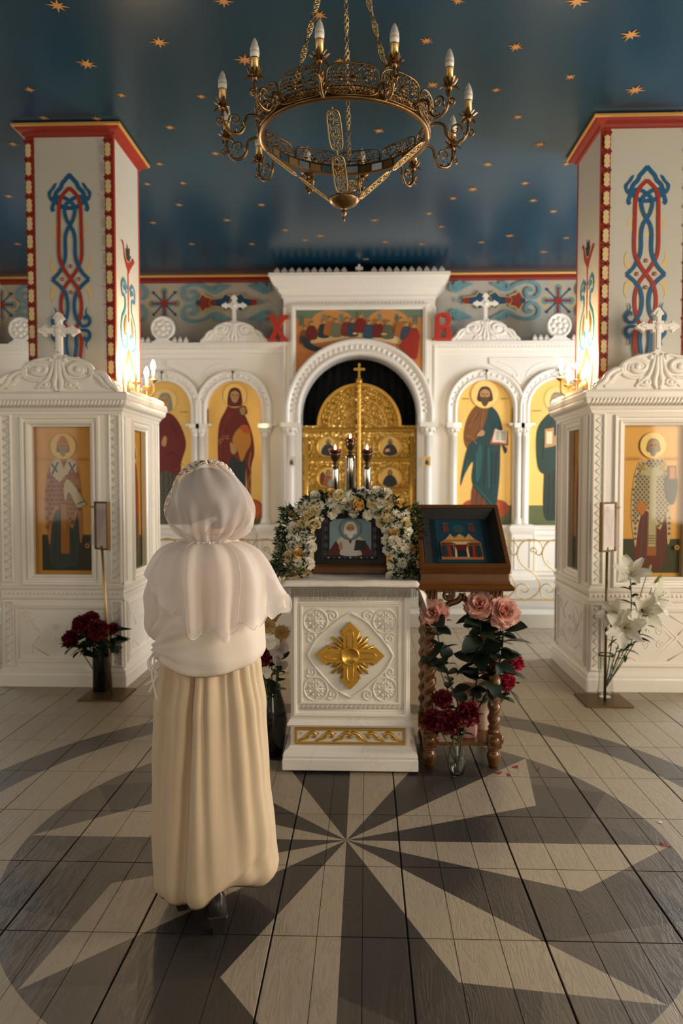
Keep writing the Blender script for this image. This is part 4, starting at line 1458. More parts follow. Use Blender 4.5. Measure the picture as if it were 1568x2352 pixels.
def railing(s):
    root = empty('scroll_railing', (AX, 7.85, 0.15), 0, 'low brass scroll railing on the platform, %s of the gates' % ('right' if s > 0 else 'left'), 'railing', 'scroll railings')
    xa, xb = 0.80, 4.5
    for z, n in ((0.10, 'bottom_rail'), (0.725, 'top_rail')):
        mb = MB()
        mb.box(min(s * xa, s * xb), max(s * xa, s * xb), -0.006, 0.006, z, z + 0.014)
        mb.build(n, RAILM, root)
    for x in (xa, 2.3, 3.8):
        mb = MB()
        mb.lathe([(0.055, 0), (0.05, 0.02), (0.03, 0.05), (0.022, 0.10), (0.02, 0.45), (0.022, 0.74), (0.032, 0.76), (0.03, 0.79), (0.0, 0.82)], (s * x, 0, 0), 12)
        mb.build('post', RAILM, root)
    # one S scroll, repeated
    k = 0.00102
    S = [(590, 500), (612, 520), (612, 555), (585, 580), (560, 560), (565, 525), (600, 500), (625, 500)]
    up = spl([(1005, 505), (1030, 495), (1050, 520), (1035, 555), (1000, 560), (980, 530), (1000, 480)], 5)
    up = spiral(1030, 530, 45, 1.15, PI * 0.3, -1, 20, .2)[::-1]
    body = spl([(1030 + 45 * math.cos(PI * .3), 530 + 45 * math.sin(PI * .3)), (1110, 590), (1140, 500), (1100, 415), (1010, 385), (900, 430), (850, 570), (890, 700), (960, 775), (1050, 850), (1110, 960), (1090, 1090), (1000, 1170), (920, 1175), (850, 1130), (830, 1050), (870, 985), (940, 985), (985, 1040), (960, 1085), (915, 1080), (905, 1050)], 6)
    pts2 = up[:-1] + body
    me = None
    mb = MB()
    mb.tube([((x - 985) * k * 0.9, 0, 0.10 + (1195 - y) * k * 0.78) for x, y in pts2], 0.0065, 6)
    mb.ball(((1010 - 985) * k * .9, 0, 0.735), (0.01, 0.01, 0.014), 6, 4)
    mb.ball(((940 - 985) * k * .9, 0, 0.107), (0.01, 0.01, 0.014), 6, 4)
    me = mb.mesh('scroll', RAILM)
    x = xa + 0.22
    while x < xb - 0.1:
        obj('scroll', me, root, (s * x, 0, 0))
        x += 0.262
    return root


railing(1)
railing(-1)
# ---------------------------------------------------------------- icon cabinets wrapped round the columns
KY0, KD, KH = 5.33, 0.95, 0.445


def saint(P, hw, z0, z1, kind):
    """standing bishop in a patterned cope on gold"""
    P.p('Gd59b3c' if kind == 'left' else 'Gdfae5c', rectpts(-hw, hw, z0, z1))
    P.p('Gc98d33' if kind == 'left' else 'Gd9a24c', rectpts(-hw, -hw + .02, z0, z1))
    P.p('171f1c' if kind == 'left' else '39402c', rectpts(-hw + (.045 if kind == 'left' else .01), hw - .012, z0 + .035, z0 + (.30 if kind == 'left' else .28)))
    zt = z1 - 0.155
    c1, c2, under = ('b9783a', '5e1f16', '1d3a42') if kind == 'left' else ('d6c3a0', '4c5254', '6a2b28')
    P.poly(under, [(-.10, z0 + .07), (-.12, z0 + .35), (-.08, z0 + .6), (.1, z0 + .6), (.11, z0 + .3), (.09, z0 + .09), (.02, z0 + .06)])
    folds(P, '0f2026' if kind == 'left' else '4a5a66', [[(x, z0 + .1), (x * .7, z0 + .45)] for x in (-.08, -.04, .07)], .006)
    P.p('a8682c', [(-.03, z0 + .16), (.035, z0 + .16), (.04, z0 + .55), (-.025, z0 + .55)])
    cope = [(-.06, zt - .1), (-.115, zt - .16), (-.14, zt - .32), (-.145, zt - .5), (-.125, zt - .66), (-.11, zt - .72), (-.09, zt - .55), (-.055, zt - .46), (0, zt - .5), (.06, zt - .6), (.1, zt - .48), (.115, zt - .7), (.135, zt - .64), (.13, zt - .4), (.12, zt - .25), (.1, zt - .14), (.05, zt - .09)]
    P.poly(c1, cope)
    cs = spl(cope, 4, True)

    def inside(x, z):
        r = False
        j = len(cs) - 1
        for i in range(len(cs)):
            if (cs[i][1] > z) != (cs[j][1] > z) and x < (cs[j][0] - cs[i][0]) * (z - cs[i][1]) / (cs[j][1] - cs[i][1]) + cs[i][0]:
                r = not r
            j = i
        return r
    st = 0.034 if kind == 'left' else 0.030
    row = 0
    z = zt - .72
    crosses = []
    while z < zt - .1:
        x = -.16 + (st / 2 if row % 2 else 0)
        while x < .16:
            if all(inside(x + a, z + b) for a, b in ((st * .3, 0), (-st * .3, 0), (0, st * .3), (0, -st * .3))):
                crosses.append((x, z))
            x += st
        z += st * (.98 if kind == 'left' else .62)
        row += 1
    shp = []
    for x, z in crosses:
        if kind == 'left':
            shp.append(ribbon(circ(x, z, st * .36, 8), st * .18, True))
            shp.append(rectpts(x - st * .13, x + st * .13, z - st * .13, z + st * .13))
        else:
            a, b = st * .13, st * .38
            shp.append([(x - a, z - b), (x + a, z - b), (x + a, z - a), (x + b, z - a), (x + b, z + a), (x + a, z + a), (x + a, z + b), (x - a, z + b), (x - a, z + a), (x - b, z + a), (x - b, z - a), (x - a, z - a)])
    P.many(c2, shp)
    if kind == 'left':
        P.p('cfc6b4', [(-.1, zt - .12), (-.03, zt - .07), (.0, zt - .16), (.04, zt - .07), (.1, zt - .12), (.09, zt - .2), (.02, zt - .2), (-.03, zt - .26), (-.1, zt - .19)])
        for s in (1, -1):
            P.p('1c1a22', ribbon([(s * .04, zt - .11), (s * .085, zt - .20)], .012))
            P.p('1c1a22', ribbon([(s * .09, zt - .12), (s * .045, zt - .185)], .012))
        P.p('8e2f22', [(.01, zt - .28), (.04, zt - .18), (.11, zt - .19), (.1, zt - .23), (.05, zt - .24)])
        P.poly('cbc3b0', [(.02, zt - .24), (.06, zt - .26), (.14, zt - .38), (.16, zt - .42), (.1, zt - .44), (.04, zt - .33), (.01, zt - .40), (.0, zt - .3)])
        P.p('2a2018', ribbon([(.1, zt - .42), (.155, zt - .395)], .008))
        P.p('b5782e', rectpts(-.02, .02, zt - .60, zt - .42))
        head(P, 0, zt, .048, halo='Ge3bd6a', hair='7a6a50', beard='9a8c74', hat='c0702a', halo_r=1.95)
    else:
        P.p('bfbf9e', [(-.1, zt - .11), (0, zt - .16), (.1, zt - .11), (.08, zt - .2), (.03, zt - .22), (.03, zt - .72), (-.02, zt - .72), (-.02, zt - .22), (-.08, zt - .2)])
        for j in range(4):
            P.p('7a6a3a', rectpts(-.018, .028, zt - .70 + j * .018, zt - .693 + j * .018))
        P.p('c9853e', [(-.07, zt - .5), (-.12, zt - .44), (-.08, zt - .38), (-.03, zt - .44)])
        for s in (1, -1):
            P.p('c99a45', ribbon([(s * .05, zt - .12), (s * .085, zt - .18)], .010))
            P.p('c99a45', ribbon([(s * .09, zt - .13), (s * .05, zt - .17)], .010))
        P.poly('46504c', [(.09, zt - .22), (.17, zt - .22), (.17, zt - .36), (.14, zt - .42), (.1, zt - .36)])
        P.p('a05a34', rectpts(.11, .165, zt - .24, zt - .14))
        P.p('d9a25c', rectpts(.12, .155, zt - .23, zt - .15))
        head(P, 0, zt, .05, halo='Gf3d68e', hair='8f8474', beard='948a7c', halo_r=1.8, rim='e6c277')
    for s in (1, -1):           # faint lettering either side
        for k in range(6):
            x = s * (.085 + k * .018)
            if abs(x) < hw - .02:
                P.p('b5602c', ribbon([(x - .005, zt - .10), (x - .003, zt - .075), (x + .005, zt - .1)], .004))
    P.p('Gb98a3a', circ(hw - .04, z0 + .22, .018, 16))
    P.p('3a2c16', circ(hw - .04, z0 + .22, .008, 10))


def face_panel(root, T, hw, wz, kind, glass_hw, main):
    """one face of a cabinet, drawn on an xz plane and turned into place by T"""
    def B(name, mb, m, bevel=0.0, parent=None):
        return mb.build(name, m, parent or root, bevel=bevel)

    def new():
        mb = MB()
        mb.T = T
        return mb
    # framing of the opening
    mb = new()
    gw = glass_hw
    z0, z1 = 0.825, 1.905
    mb.prism([rectpts(-hw, hw, 0.74, 2.0), rectpts(-gw - .06, gw + .06, z0 - .06, z1 + .06)], 0.0, 0.03)
    B('upper_panel', mb, WHITE)
    mb = new()
    mb.frame([(0.0, 0.05), (0.0, 0.01), (0.015, 0.0), (0.022, -0.012), (0.034, -0.014), (0.04, 0.0), (0.052, -0.002), (0.058, -0.018), (0.072, -0.02), (0.078, 0.002)], -gw, gw, z0, z1)
    B('window_frame', mb, WHITE)
    # fluted edge strips
    for s in (1, -1):
        if hw > 0.4:
            mb = new()
            a = s * (hw - 0.045)
            mb.frame([(0, 0.0), (0.0, -0.012), (0.006, -0.016), (0.014, -0.012), (0.014, 0.0)], a - 0.03, a + 0.03, 0.78, 1.98)
            z = 0.80
            while z < 1.95:
                mb.tube([(a - 0.022, 0, z), (a + 0.022, 0, z + 0.03), (a - 0.022, 0, z + 0.06)], 0.006, 4)
                z += 0.06
            B('pilaster', mb, WHITE)
            mb = new()
            mb.frame([(0, 0.0), (0.0, -0.012), (0.006, -0.016), (0.014, -0.012), (0.014, 0.0)], a - 0.03, a + 0.03, 0.16, 0.62)
            z = 0.18
            while z < 0.58:
                mb.tube([(a - 0.022, 0, z), (a + 0.022, 0, z + 0.03), (a - 0.022, 0, z + 0.06)], 0.006, 4)
                z += 0.06
            B('lower_pilaster', mb, WHITE)
    # lower panel with a carved lozenge and corner scrolls
    mb = new()
    lw = hw - 0.115 if hw > 0.4 else hw - 0.07
    mb.box(-hw, hw, 0.0, 0.03, 0.13, 0.66)
    mb.frame([(0, 0.0), (0.004, -0.016), (0.02, -0.018), (0.026, 0.0)], -lw, lw, 0.205, 0.575)
    zc = 0.39
    rx, rz = (0.17, 0.17) if hw > 0.4 else (0.14, 0.165)
    for f in (1.0, 0.8):
        mb.tube([(rx * f, 0, zc), (0, 0, zc + rz * f), (-rx * f, 0, zc), (0, 0, zc - rz * f)], 0.007, 4, closed=True)
    for s in (1, -1):
        for v in (1, -1):
            sp = spiral(s * (lw - 0.06), zc + v * 0.12, 0.045, 1.6, v * 0.7)
            mb.tube([(p[0], 0, p[1]) for p in sp], 0.006, 4)
            sp = spiral(s * rx * .3, zc + v * rz * .28, 0.03, 1.3, v * 0.7 + s)
            mb.tube([(p[0], 0, p[1]) for p in sp], 0.005, 4)
            if hw > .4:
                mb.tube([(s * rx * 1.05, 0, zc + v * 0.02), (s * (rx + .07), 0, zc + v * .09), (s * (rx * .65), 0, zc + v * .165)], 0.006, 4)
    B('lower_panel', mb, WHITE)
    # pane and icon behind it
    P = Paint(0.0005)
    if main:
        saint(P, gw, z0 - .01, z1 + .01, kind)
    else:
        P.p('Gd59b3c', rectpts(-gw, gw, z0 - .01, z1 + .01))
        P.p('3d4630', rectpts(-gw, gw, z0, z0 + .25))
        P.poly('8a3a1c', [(-.08, z0 + .1), (-.1, z0 + .5), (-.06, z0 + .8), (.06, z0 + .8), (.1, z0 + .5), (.09, z0 + .1)])
        P.poly('2c4f50', [(-.05, z0 + .08), (-.06, z0 + .4), (.05, z0 + .4), (.06, z0 + .08)])
        head(P, 0, z0 + .9, .045, halo='Ge3bd6a')
    pic = P.build('painted_icon', root)
    pic.matrix_local = T @ Matrix.Translation((0, 0.056, 0))
    mb = new()
    mb.box(-gw - .01, gw + .01, 0.018, 0.021, z0 - .01, z1 + .01)
    B('glass_pane', mb, GLASS)
    mb = new()
    mb.box(-gw - .05, gw + .05, 0.058, 0.07, z0 - .05, z1 + .05)
    B('icon_board', mb, mat('icon_board', '8a6a3a', rough=0.5))


def cabinet(s):
    kind = 'left' if s < 0 else 'right'
    lab = {'left': 'white carved icon cabinet with a bishop in orange hat, round the left column', 'right': 'white carved icon cabinet with a grey bishop in crossed cope, round the right column'}[kind]
    root = empty('icon_cabinet', (AX + s * 2.135, KY0, 0), 0, lab, 'cabinet', 'carved icon cabinets')
    mb = MB()
    mb.rect([(0.028, 0.0), (0.028, 0.085), (0.022, 0.10), (0.022, 0.118), (0.0, 0.137)], -KH, KH, 0, KD)
    mb.build('plinth', WHITE, root, bevel=0.003)
    mb = MB()
    mb.rect([(0.0, 0.64), (0.012, 0.648), (0.014, 0.66), (0.006, 0.668), (0.006, 0.712), (0.016, 0.722), (0.018, 0.738), (0.0, 0.75)], -KH, KH, 0, KD)
    for i in range(28):
        x = -KH + 0.03 + (2 * KH - 0.06) * i / 27
        mb.ball((x, -0.006, 0.69), (0.012, 0.008, 0.014), 6, 4)
    for e in (1, -1):
        for i in range(28):
            mb.ball((e * (KH + 0.006), 0.03 + (KD - .06) * i / 27, 0.69), (0.008, 0.012, 0.014), 6, 4)
    mb.build('waist_moulding', WHITE, root)
    mb = MB()
    mb.rect([(0.0, 1.985), (0.012, 1.995), (0.014, 2.012), (0.022, 2.02), (0.028, 2.035), (0.055, 2.06), (0.06, 2.092), (0.068, 2.10), (0.068, 2.135), (0.06, 2.15), (0.0, 2.155)], -KH, KH, 0, KD)
    for i in range(36):
        x = -KH - 0.02 + (2 * KH + 0.04) * i / 35
        mb.tube([(x - 0.012, -0.044, 2.045), (x + 0.012, -0.064, 2.088)], 0.009, 5)
    for e in (1, -1):
        for i in range(36):
            y = 0.0 + KD * i / 35
            mb.tube([(e * (KH + 0.044), y - .012, 2.045), (e * (KH + 0.064), y + .012, 2.088)], 0.009, 5)
    mb.build('cornice', WHITE, root)
    I = Matrix.Identity(4)
    face_panel(root, I, KH, 0, kind, 0.215, True)
    inner = -s          # side that looks to the nave axis
    T = Matrix.Translation((inner * KH, KD / 2, 0)) @ Matrix.Rotation(inner * PI / 2, 4, 'Z')
    face_panel(root, T, KD / 2 - 0.002, 0, kind, 0.17, False)
    mb = MB()
    mb.box(-inner * KH - 0.015, -inner * KH + 0.015, 0.001, KD - 0.001, 0.1, 2.0)
    mb.build('side_panel', WHITE, root)
    mb = MB()
    mb.box(-KH, KH, KD - 0.03, KD, 0.1, 2.0)
    mb.build('back_panel', WHITE, root)
    # scrolled crest and cross
    mb = MB()
    mb.T = Matrix.Translation((0, 0, 0))
    pediment(mb, KH - 0.01, 2.15, 0.27, -0.02, 0.06)
    mb.build('crest', WHITE, root)
    mb = MB()
    mb.prism(cross_outline(0, 2.385, 2.725, 0.145, 0.021), -0.01, 0.035)
    mb.prism(cross_outline(0, 2.44, 2.70, 0.115, 0.011), -0.017, -0.01)
    mb.ball((0, -0.012, 2.596), (0.028, 0.014, 0.028), 10, 6)
    mb.build('crest_cross', WHITE, root, bevel=0.004)
    # little teeth along the inner cornice
    mb = MB()
    for i in range(22):
        y = 0.06 + (KD - 0.08) * i / 21
        mb.rings([[(inner * (KH + 0.05) - w, y - w, z), (inner * (KH + 0.05) + w, y - w, z), (inner * (KH + 0.05) + w, y + w, z), (inner * (KH + 0.05) - w, y + w, z)] for w, z in ((0.014, 2.15), (0.014, 2.16), (0.003, 2.185))], smooth=False)
    mb.build('side_cresting', WHITE, root)
    return root


cabinet(-1)
cabinet(1)

# ---------------------------------------------------------------- wall sconces on the columns
BULB = emitter('lit_candle_bulb', 'ffd39a', 60.0)


def sconce(s):
    lab = 'lit brass candle sconce on the inner side of the %s column' % ('right' if s > 0 else 'left')
    root = empty('wall_sconce', (AX + s * (CDX - CWH - 0.004), 5.86, 2.25), 0, lab, 'sconce', 'lit sconces')
    inner = -s
    mb = MB()
    mb.T = Matrix.Rotation(inner * PI / 2, 4, 'Y')
    mb.lathe([(0.0, 0.0), (0.055, 0.0), (0.06, 0.01), (0.045, 0.02), (0.03, 0.035), (0.0, 0.045)], (0, 0, 0), 16, cap=False)
    mb.T = Matrix.Identity(4)
    mb.tube([(0, 0, -0.03), (inner * 0.02, 0, -0.14), (inner * 0.01, 0, -0.18)], [0.02, 0.012, 0.004], 8)
    mb.build('backplate', BRASSL, root)
    for a in (-0.95, 0.0, 0.95):
        d = Vector((inner * math.cos(a), math.sin(a), 0))
        if a == 0.0:
            R, zt = 0.19, 0.065
        else:
            R, zt = 0.165, 0.03
        arm = spl([(0.02, 0.0), (0.06, -0.06), (0.12, -0.085), (R - 0.005, -0.05), (R, zt - 0.03)], 6)
        mb = MB()
        mb.tube([(d.x * r, d.y * r, z) for r, z in arm], 0.007, 7)
        sp = spiral(0.08, -0.02, 0.03, 1.3, 2.2, 1, 16)
        mb.tube([(d.x * r, d.y * r, z) for r, z in sp], 0.004, 5)
        am = mb.build('arm', BRASSL, root)
        mb = MB()
        c = (d.x * R, d.y * R, zt)
        mb.lathe([(0.006, -0.03), (0.02, -0.022), (0.034, -0.01), (0.037, -0.004), (0.014, 0.0), (0.012, 0.004)], c, 14, rf=lambda t, z: 1 + 0.07 * math.cos(8 * t))
        mb.build('drip_pan', BRASSL, am)
        mb = MB()
        mb.lathe([(0.0105, 0.0), (0.0105, 0.07), (0.008, 0.072)], c, 10)
        mb.build('candle_sleeve', CANDLEW, am)
        mb = MB()
        mb.lathe([(0.007, 0.07), (0.014, 0.082), (0.019, 0.10), (0.0185, 0.115), (0.012, 0.138), (0.004, 0.152), (0.001, 0.156)], c, 12)
        bu = mb.build('bulb', BULB, am)
    d = bpy.data.lights.new('sconce_glow', 'POINT')
    d.energy = 30
    d.color = (1.0, 0.70, 0.38)
    d.shadow_soft_size = 0.07
    o = bpy.data.objects.new('sconce_glow', d)
    o.location = (inner * 0.19, 0, 0.19)
    o.parent = root
    COL.objects.link(o)
    return root


sconce(-1)
sconce(1)

# ---------------------------------------------------------------- notice stands
def notice_stand(s):
    lab = 'slim brass notice stand with a framed prayer sheet, by the %s cabinet' % ('right' if s > 0 else 'left')
    root = empty('notice_stand', (1.63 if s > 0 else -1.82, 5.085 if s > 0 else 5.115, 0), 0, lab, 'stand', 'notice stands')
    mb = MB()
    mb.box(-0.155, 0.155, -0.155, 0.155, 0.0, 0.010)
    mb.build('base_plate', BRONZE, root, bevel=0.002)
    bx, tx = (0.005, 0.005) if s > 0 else (0.035, -0.02)
    mb = MB()
    mb.tube([(bx, -0.02, 0.008), ((bx + tx) / 2, -0.02, 0.55), (tx, -0.02, 1.06)], 0.0098, 10)
    mb.build('pole', BRASSL if s < 0 else BRONZE, root)
    fr = empty('sheet_holder', (tx + (0.005 if s < 0 else 0.004), -0.02, 1.20), s * 0.60)
    fr.parent = root
    w, h = 0.075, 0.168
    mb = MB()
    mb.prism([rectpts(-w, w, -h, h), rectpts(-w + .012, w - .012, -h + .012, h - .012)], -0.014, 0.014)
    mb.build('frame', BRONZE if s < 0 else mat('pale_bronze', '8c744c', rough=.4, metal=.7), fr, bevel=0.0015)
    P = Paint(0.0003)
    P.p('cdb9b2' if s < 0 else 'e2d8d2', rectpts(-w + .01, w - .01, -h + .01, h - .01))
    for j in range(34):
        z = h - 0.055 - j * 0.0075
        if z < -h + 0.035:
            break
        x0 = -w + .02
        while x0 < w - .025:
            ln = random.uniform(.006, .02)
            x1 = min(x0 + ln, w - .02)
            P.p('8d7a78' if s < 0 else 'b3a59f', rectpts(x0, x1, z, z + .0026))
            x0 = x1 + .004
    P.p('7a4a44', rectpts(-.025, .025, h - .043, h - .037))
    P.p('7a4a44', rectpts(-.035, .035, h - .035, h - .029))
    P.build('prayer_sheet', fr, (0, -0.004, 0))
    mb = MB()
    mb.box(-w + .006, w - .006, -0.002, 0.010, -h + .006, h - .006)
    mb.build('backing', BRONZE, fr)
    return root


notice_stand(-1)
notice_stand(1)
# ---------------------------------------------------------------- white lectern with the gilded cross
LEC = empty('marble_lectern', (-0.08, 3.765, 0), 0, 'white marble lectern with a gilded cross on its carved front', 'lectern')
LW, LD = 0.31, 0.42
mb = MB()
mb.rect([(0.042, 0.012), (0.042, 0.068), (0.038, 0.072), (0.040, 0.085), (0.034, 0.105), (0.012, 0.122), (0.006, 0.132), (0.0, 0.134)], -LW, LW, 0.045, 0.045 + LD)
mb.build('base', MARBLE, LEC, bevel=0.004)
for x in (-1, 1):
    for y in (0.03, 0.42):
        mb = MB()
        mb.box(x * 0.30 - 0.04, x * 0.30 + 0.04, y, y + 0.05, 0.0, 0.013)
        mb.build('foot', mat('rubber_foot', '6a4a3a', rough=0.7), LEC)
mb = MB()
mb.rect([(0.0, 0.130), (0.0, 0.228), (0.012, 0.232), (0.020, 0.243), (0.012, 0.255), (0.006, 0.268), (0.0, 0.27)], -LW, LW, 0.045, 0.045 + LD)
mb.build('frieze', MARBLE, LEC)
mb = MB()
mb.box(-LW, LW, 0.045, 0.045 + LD, 0.268, 0.985)
mb.build('body', MARBLE, LEC, bevel=0.003)
yf = 0.045
mb = MB()
mb.frame([(0, yf), (0.003, yf - 0.012), (0.014, yf - 0.014), (0.018, yf)], -0.277, 0.277, 0.305, 0.965)
mb.frame([(0, yf), (0.003, yf - 0.008), (0.012, yf - 0.009), (0.016, yf)], -0.245, 0.245, 0.365, 0.86)
mb.build('panel_moulding', MARBLE, LEC)
# carved relief: pointed quatrefoil, corner wheels and bands
mb = MB()
zc = 0.607


def arc4(r):
    pts = []
    A = [(0, r), (r * .62, r * .56), (r, 0)]
    q = spl([(0, r), (r * .36, r * .80), (r * .62, r * .52), (r * .84, r * .26), (r, 0)], 4)
    for k in range(4):
        c, s_ = math.cos(-PI / 2 * k), math.sin(-PI / 2 * k)
        pts += [(x * c - z * s_, x * s_ + z * c) for x, z in q[:-1]]
    return pts


mb.tube([(x, yf, zc + z) for x, z in arc4(0.222)], 0.007, 6, closed=True)
for sx in (1, -1):
    for sz in (1, -1):
        cx, cz = sx * 0.180, zc + sz * 0.178
        mb.tube([(cx + 0.062 * math.cos(a), yf, cz + 0.062 * math.sin(a)) for a in [2 * PI * i / 24 for i in range(24)]], 0.006, 6, closed=True)
        for k in range(4):
            a = PI / 4 * k
            mb.tube([(cx + 0.056 * math.cos(a), yf, cz + 0.056 * math.sin(a)), (cx - 0.056 * math.cos(a), yf, cz - 0.056 * math.sin(a))], 0.004, 4)
        for k in range(8):
            a = PI / 4 * k + PI / 8
            mb.ball((cx + 0.035 * math.cos(a), yf, cz + 0.035 * math.sin(a)), (0.009, 0.005, 0.009), 6, 4)
        for (ex, ez) in ((0.093, 0.205), (0.205, 0.088)):
            sp = spiral(sx * ex, zc + sz * ez, 0.032, 1.5, (0.6 if sx * sz > 0 else 2.4) + (PI if sz < 0 else 0), sx * sz)
            mb.tube([(p[0], yf, p[1]) for p in sp], 0.0055, 5)
for z0 in (0.325, 0.895):
    for i in range(22):
        x = -0.262 + 0.0249 * i
        mb.tube([(x, yf, z0), (x + 0.0125, yf, z0 + 0.028), (x + 0.025, yf, z0)], 0.0035, 4)
        mb.tube([(x, yf, z0 + 0.028), (x + 0.0125, yf, z0), (x + 0.025, yf, z0 + 0.028)], 0.0035, 4)
    mb.tube([(-0.27, yf, z0 - 0.006), (0.27, yf, z0 - 0.006)], 0.003, 4)
    mb.tube([(-0.27, yf, z0 + 0.034), (0.27, yf, z0 + 0.034)], 0.003, 4)
mb.build('carving', MARBLE, LEC)
# gilded cross with rays
mb = MB()
q = [(.036, .05), (.036, .115), (.044, .122), (.042, .135), (0, .175)]
half = [(0.045, 0.036)] + [(0.04, 0.05)]
arm = [(.036, .036), (.036, .112), (.045, .122), (.040, .136), (0, .177)]
out = []
for k in range(4):
    c, s_ = math.cos(-PI / 2 * k), math.sin(-PI / 2 * k)
    pp = [(-x, z) for x, z in arm[:-1]] + arm[::-1]
    out += [(x * c - z * s_, x * s_ + z * c) for x, z in pp]
mb.prism([(x, zc + z) for x, z in out][::-1], yf - 0.018, yf)
for k in range(4):
    c, s_ = math.cos(-PI / 2 * k), math.sin(-PI / 2 * k)
    lp = [(.016, .04), (.016, .118), (0, .138), (-.016, .118), (-.016, .04)]
    mb.tube([(x * c - z * s_, yf - 0.018, zc + x * s_ + z * c) for x, z in lp], 0.0035, 5)
    for j in range(5):
        a = PI / 2 * k + PI / 4 + (j - 2) * 0.21
        L_ = 0.108 + (0.02 if j % 2 == 0 else 0.0)
        mb.tube([(0.03 * math.cos(a), yf - 0.004, zc + 0.03 * math.sin(a)), (L_ * math.cos(a), yf - 0.003, zc + L_ * math.sin(a))], 0.0085, 6)
        mb.ball((L_ * math.cos(a), yf - 0.003, zc + L_ * math.sin(a)), 0.0085, 6, 4)
mb.build('cross', GOLD, LEC)
mb = MB()
mb.T = Matrix.Translation((0, yf - 0.018, zc)) @ Matrix.Rotation(PI / 2, 4, 'X')
mb.lathe([(0, 0.003), (0.038, 0.003), (0.040, 0.010), (0.046, 0.012), (0.050, 0.006), (0.05, -0.005)], (0, 0, 0), 32, cap=False)
mb.build('cross_boss', GOLD, LEC)
# gilt frieze of curling waves
mb = MB()
mb.frame([(0, yf), (0.0, yf - 0.008), (0.004, yf - 0.010), (0.012, yf - 0.010), (0.014, yf)], -0.275, 0.275, 0.152, 0.212)
for i in range(6):
    s_ = 1 if i < 3 else -1
    cx = -0.225 + 0.09 * i
    pts = [(cx - s_ * .045, .158), (cx - s_ * .015, .17), (cx + s_ * .005, .19), (cx + s_ * .03, .2), (cx + s_ * .045, .188), (cx + s_ * .038, .173), (cx + s_ * .026, .178)]
    mb.tube([(x, yf - 0.002, z) for x, z in spl(pts, 4)], [0.004 + 0.005 * math.sin(PI * t / 24) for t in range(25)], 6)
    mb.tube([(x, yf - 0.002, z) for x, z in spl([(cx - s_ * .04, .158), (cx, .168), (cx + s_ * .012, .185)], 4)], 0.005, 5)
    mb.ball((cx - s_ * .03, yf - .002, .195), (0.005, 0.004, 0.005), 6, 4)
mb.build('gilt_frieze', GOLD, LEC)

# tablecloth: satin top with drooping sides and a silver fringe
SATIN = mat('ivory_brocade', 'e9ddd0', rough=0.42, var=0.09, vs=26, bump=0.12, bs=30)
FRINGE = mat('silver_fringe', '8f887f', rough=0.5, metal=0.2, var=0.2, vs=50, streak=(40, 40, 1))
cloth = empty('altar_cloth', (-0.08, 3.765, 0.99), 0, 'ivory brocade cloth with silver fringe draped over the marble lectern', 'cloth')
cx0, cx1, cy0, cy1 = -0.37, 0.37, -0.015, 0.50
NX, NY = 48, 28
dr = 0.10


def cloth_pt(u, v):
    """u,v in metres on the sheet; beyond the edge of the top it hangs"""
    x, y, z = u, v, 0.006
    ox = max(0, abs(u) - 0.345)
    oy = max(0, 0.02 - v)
    if ox > 0:
        x = math.copysign(0.345 + ox * 0.45, u)
        z -= ox * 0.85
    if oy > 0:
        y = 0.02 - oy * 0.28
        z -= oy * 0.93
    z += 0.0035 * noise.noise(Vector((u * 9, v * 9, 1.7))) - 0.008 * max(0, 0.6 - v) * 0
    if ox > 0 or oy > 0:
        y -= 0.006 * math.sin(u * 16 + 1) * min(1, oy * 15)
        x += math.copysign(0.008 * math.sin(v * 19) * min(1, ox * 12), u)
    z += 0.012 * max(0, v) / 0.5
    return (x, y, z)


grid = [[cloth_pt(-0.44 + 0.88 * i / NX, -0.012 - 0.035 * max(0, (abs(i / NX - .5) - .42) / .08) + 0.49 * j / NY) for i in range(NX + 1)] for j in range(NY + 1)]
mb = MB()
mb.rings(grid, closed=False, cap0=False, cap1=False)
mb.build('sheet', SATIN, cloth, solid=0.003)
mb = MB()
edge = [grid[j][0] for j in range(NY, 0, -1)] + grid[0] + [grid[j][NX] for j in range(1, NY + 1)]
edge = spl(edge, 3)
acc = 0
last = None
for i in range(len(edge) - 1):
    p, q_ = Vector(edge[i]), Vector(edge[i + 1])
    d = q_ - p
    n_ = max(1, int(d.length / 0.0026))
    for k in range(n_):
        t = p + d * (k / n_)
        ln = 0.050 + random.uniform(-.005, .004)
        jx, jy = random.uniform(-.002, .002), random.uniform(-.003, .001)
        w = 0.0011
        dd = d.normalized() * w
        a, b = t - dd, t + dd
        e = t + Vector((jx, jy, -ln))
        mb.add([tuple(a), tuple(b), tuple(e + dd), tuple(e - dd)], [(0, 1, 2, 3)])
fr_ = mb.build('fringe', FRINGE, cloth, solid=0.0015)
fr_['kind'] = 'stuff'
mb = MB()
mb.tube(edge[::2], 0.0035, 5)
mb.build('braid', FRINGE, cloth)

# ---------------------------------------------------------------- framed icon on the lectern
ICF = empty('framed_icon', (-0.085, 4.05, 1.008), 0, 'framed icon of a white-bearded saint, standing inside the flower garland', 'icon')
tilt = Matrix.Rotation(-0.16, 4, 'X')
w, h0, h1 = 0.198, 0.0, 0.325
DARKW = mat('dark_icon_frame', '100d0b', rough=0.55, var=0.2)
mb = MB()
mb.box(-w - .01, w + .01, -0.05, 0.05, 0.0, 0.038)
mb.rect([(0.0, 0.036), (-0.012, 0.05)], -w - .01, w + .01, -0.05, 0.05)
mb.build('wooden_foot', WOODX, ICF, bevel=0.004)
mb = MB()
mb.T = Matrix.Translation((0, 0, 0.035)) @ tilt
mb.prism([rectpts(-w, w, 0, h1), rectpts(-.148, .148, .04, h1 - .05)], -0.03, 0.02)
mb.box(-w + .005, w - .005, 0.02, 0.03, 0.005, h1 - .005)
mb.build('frame', DARKW, ICF, bevel=0.004)
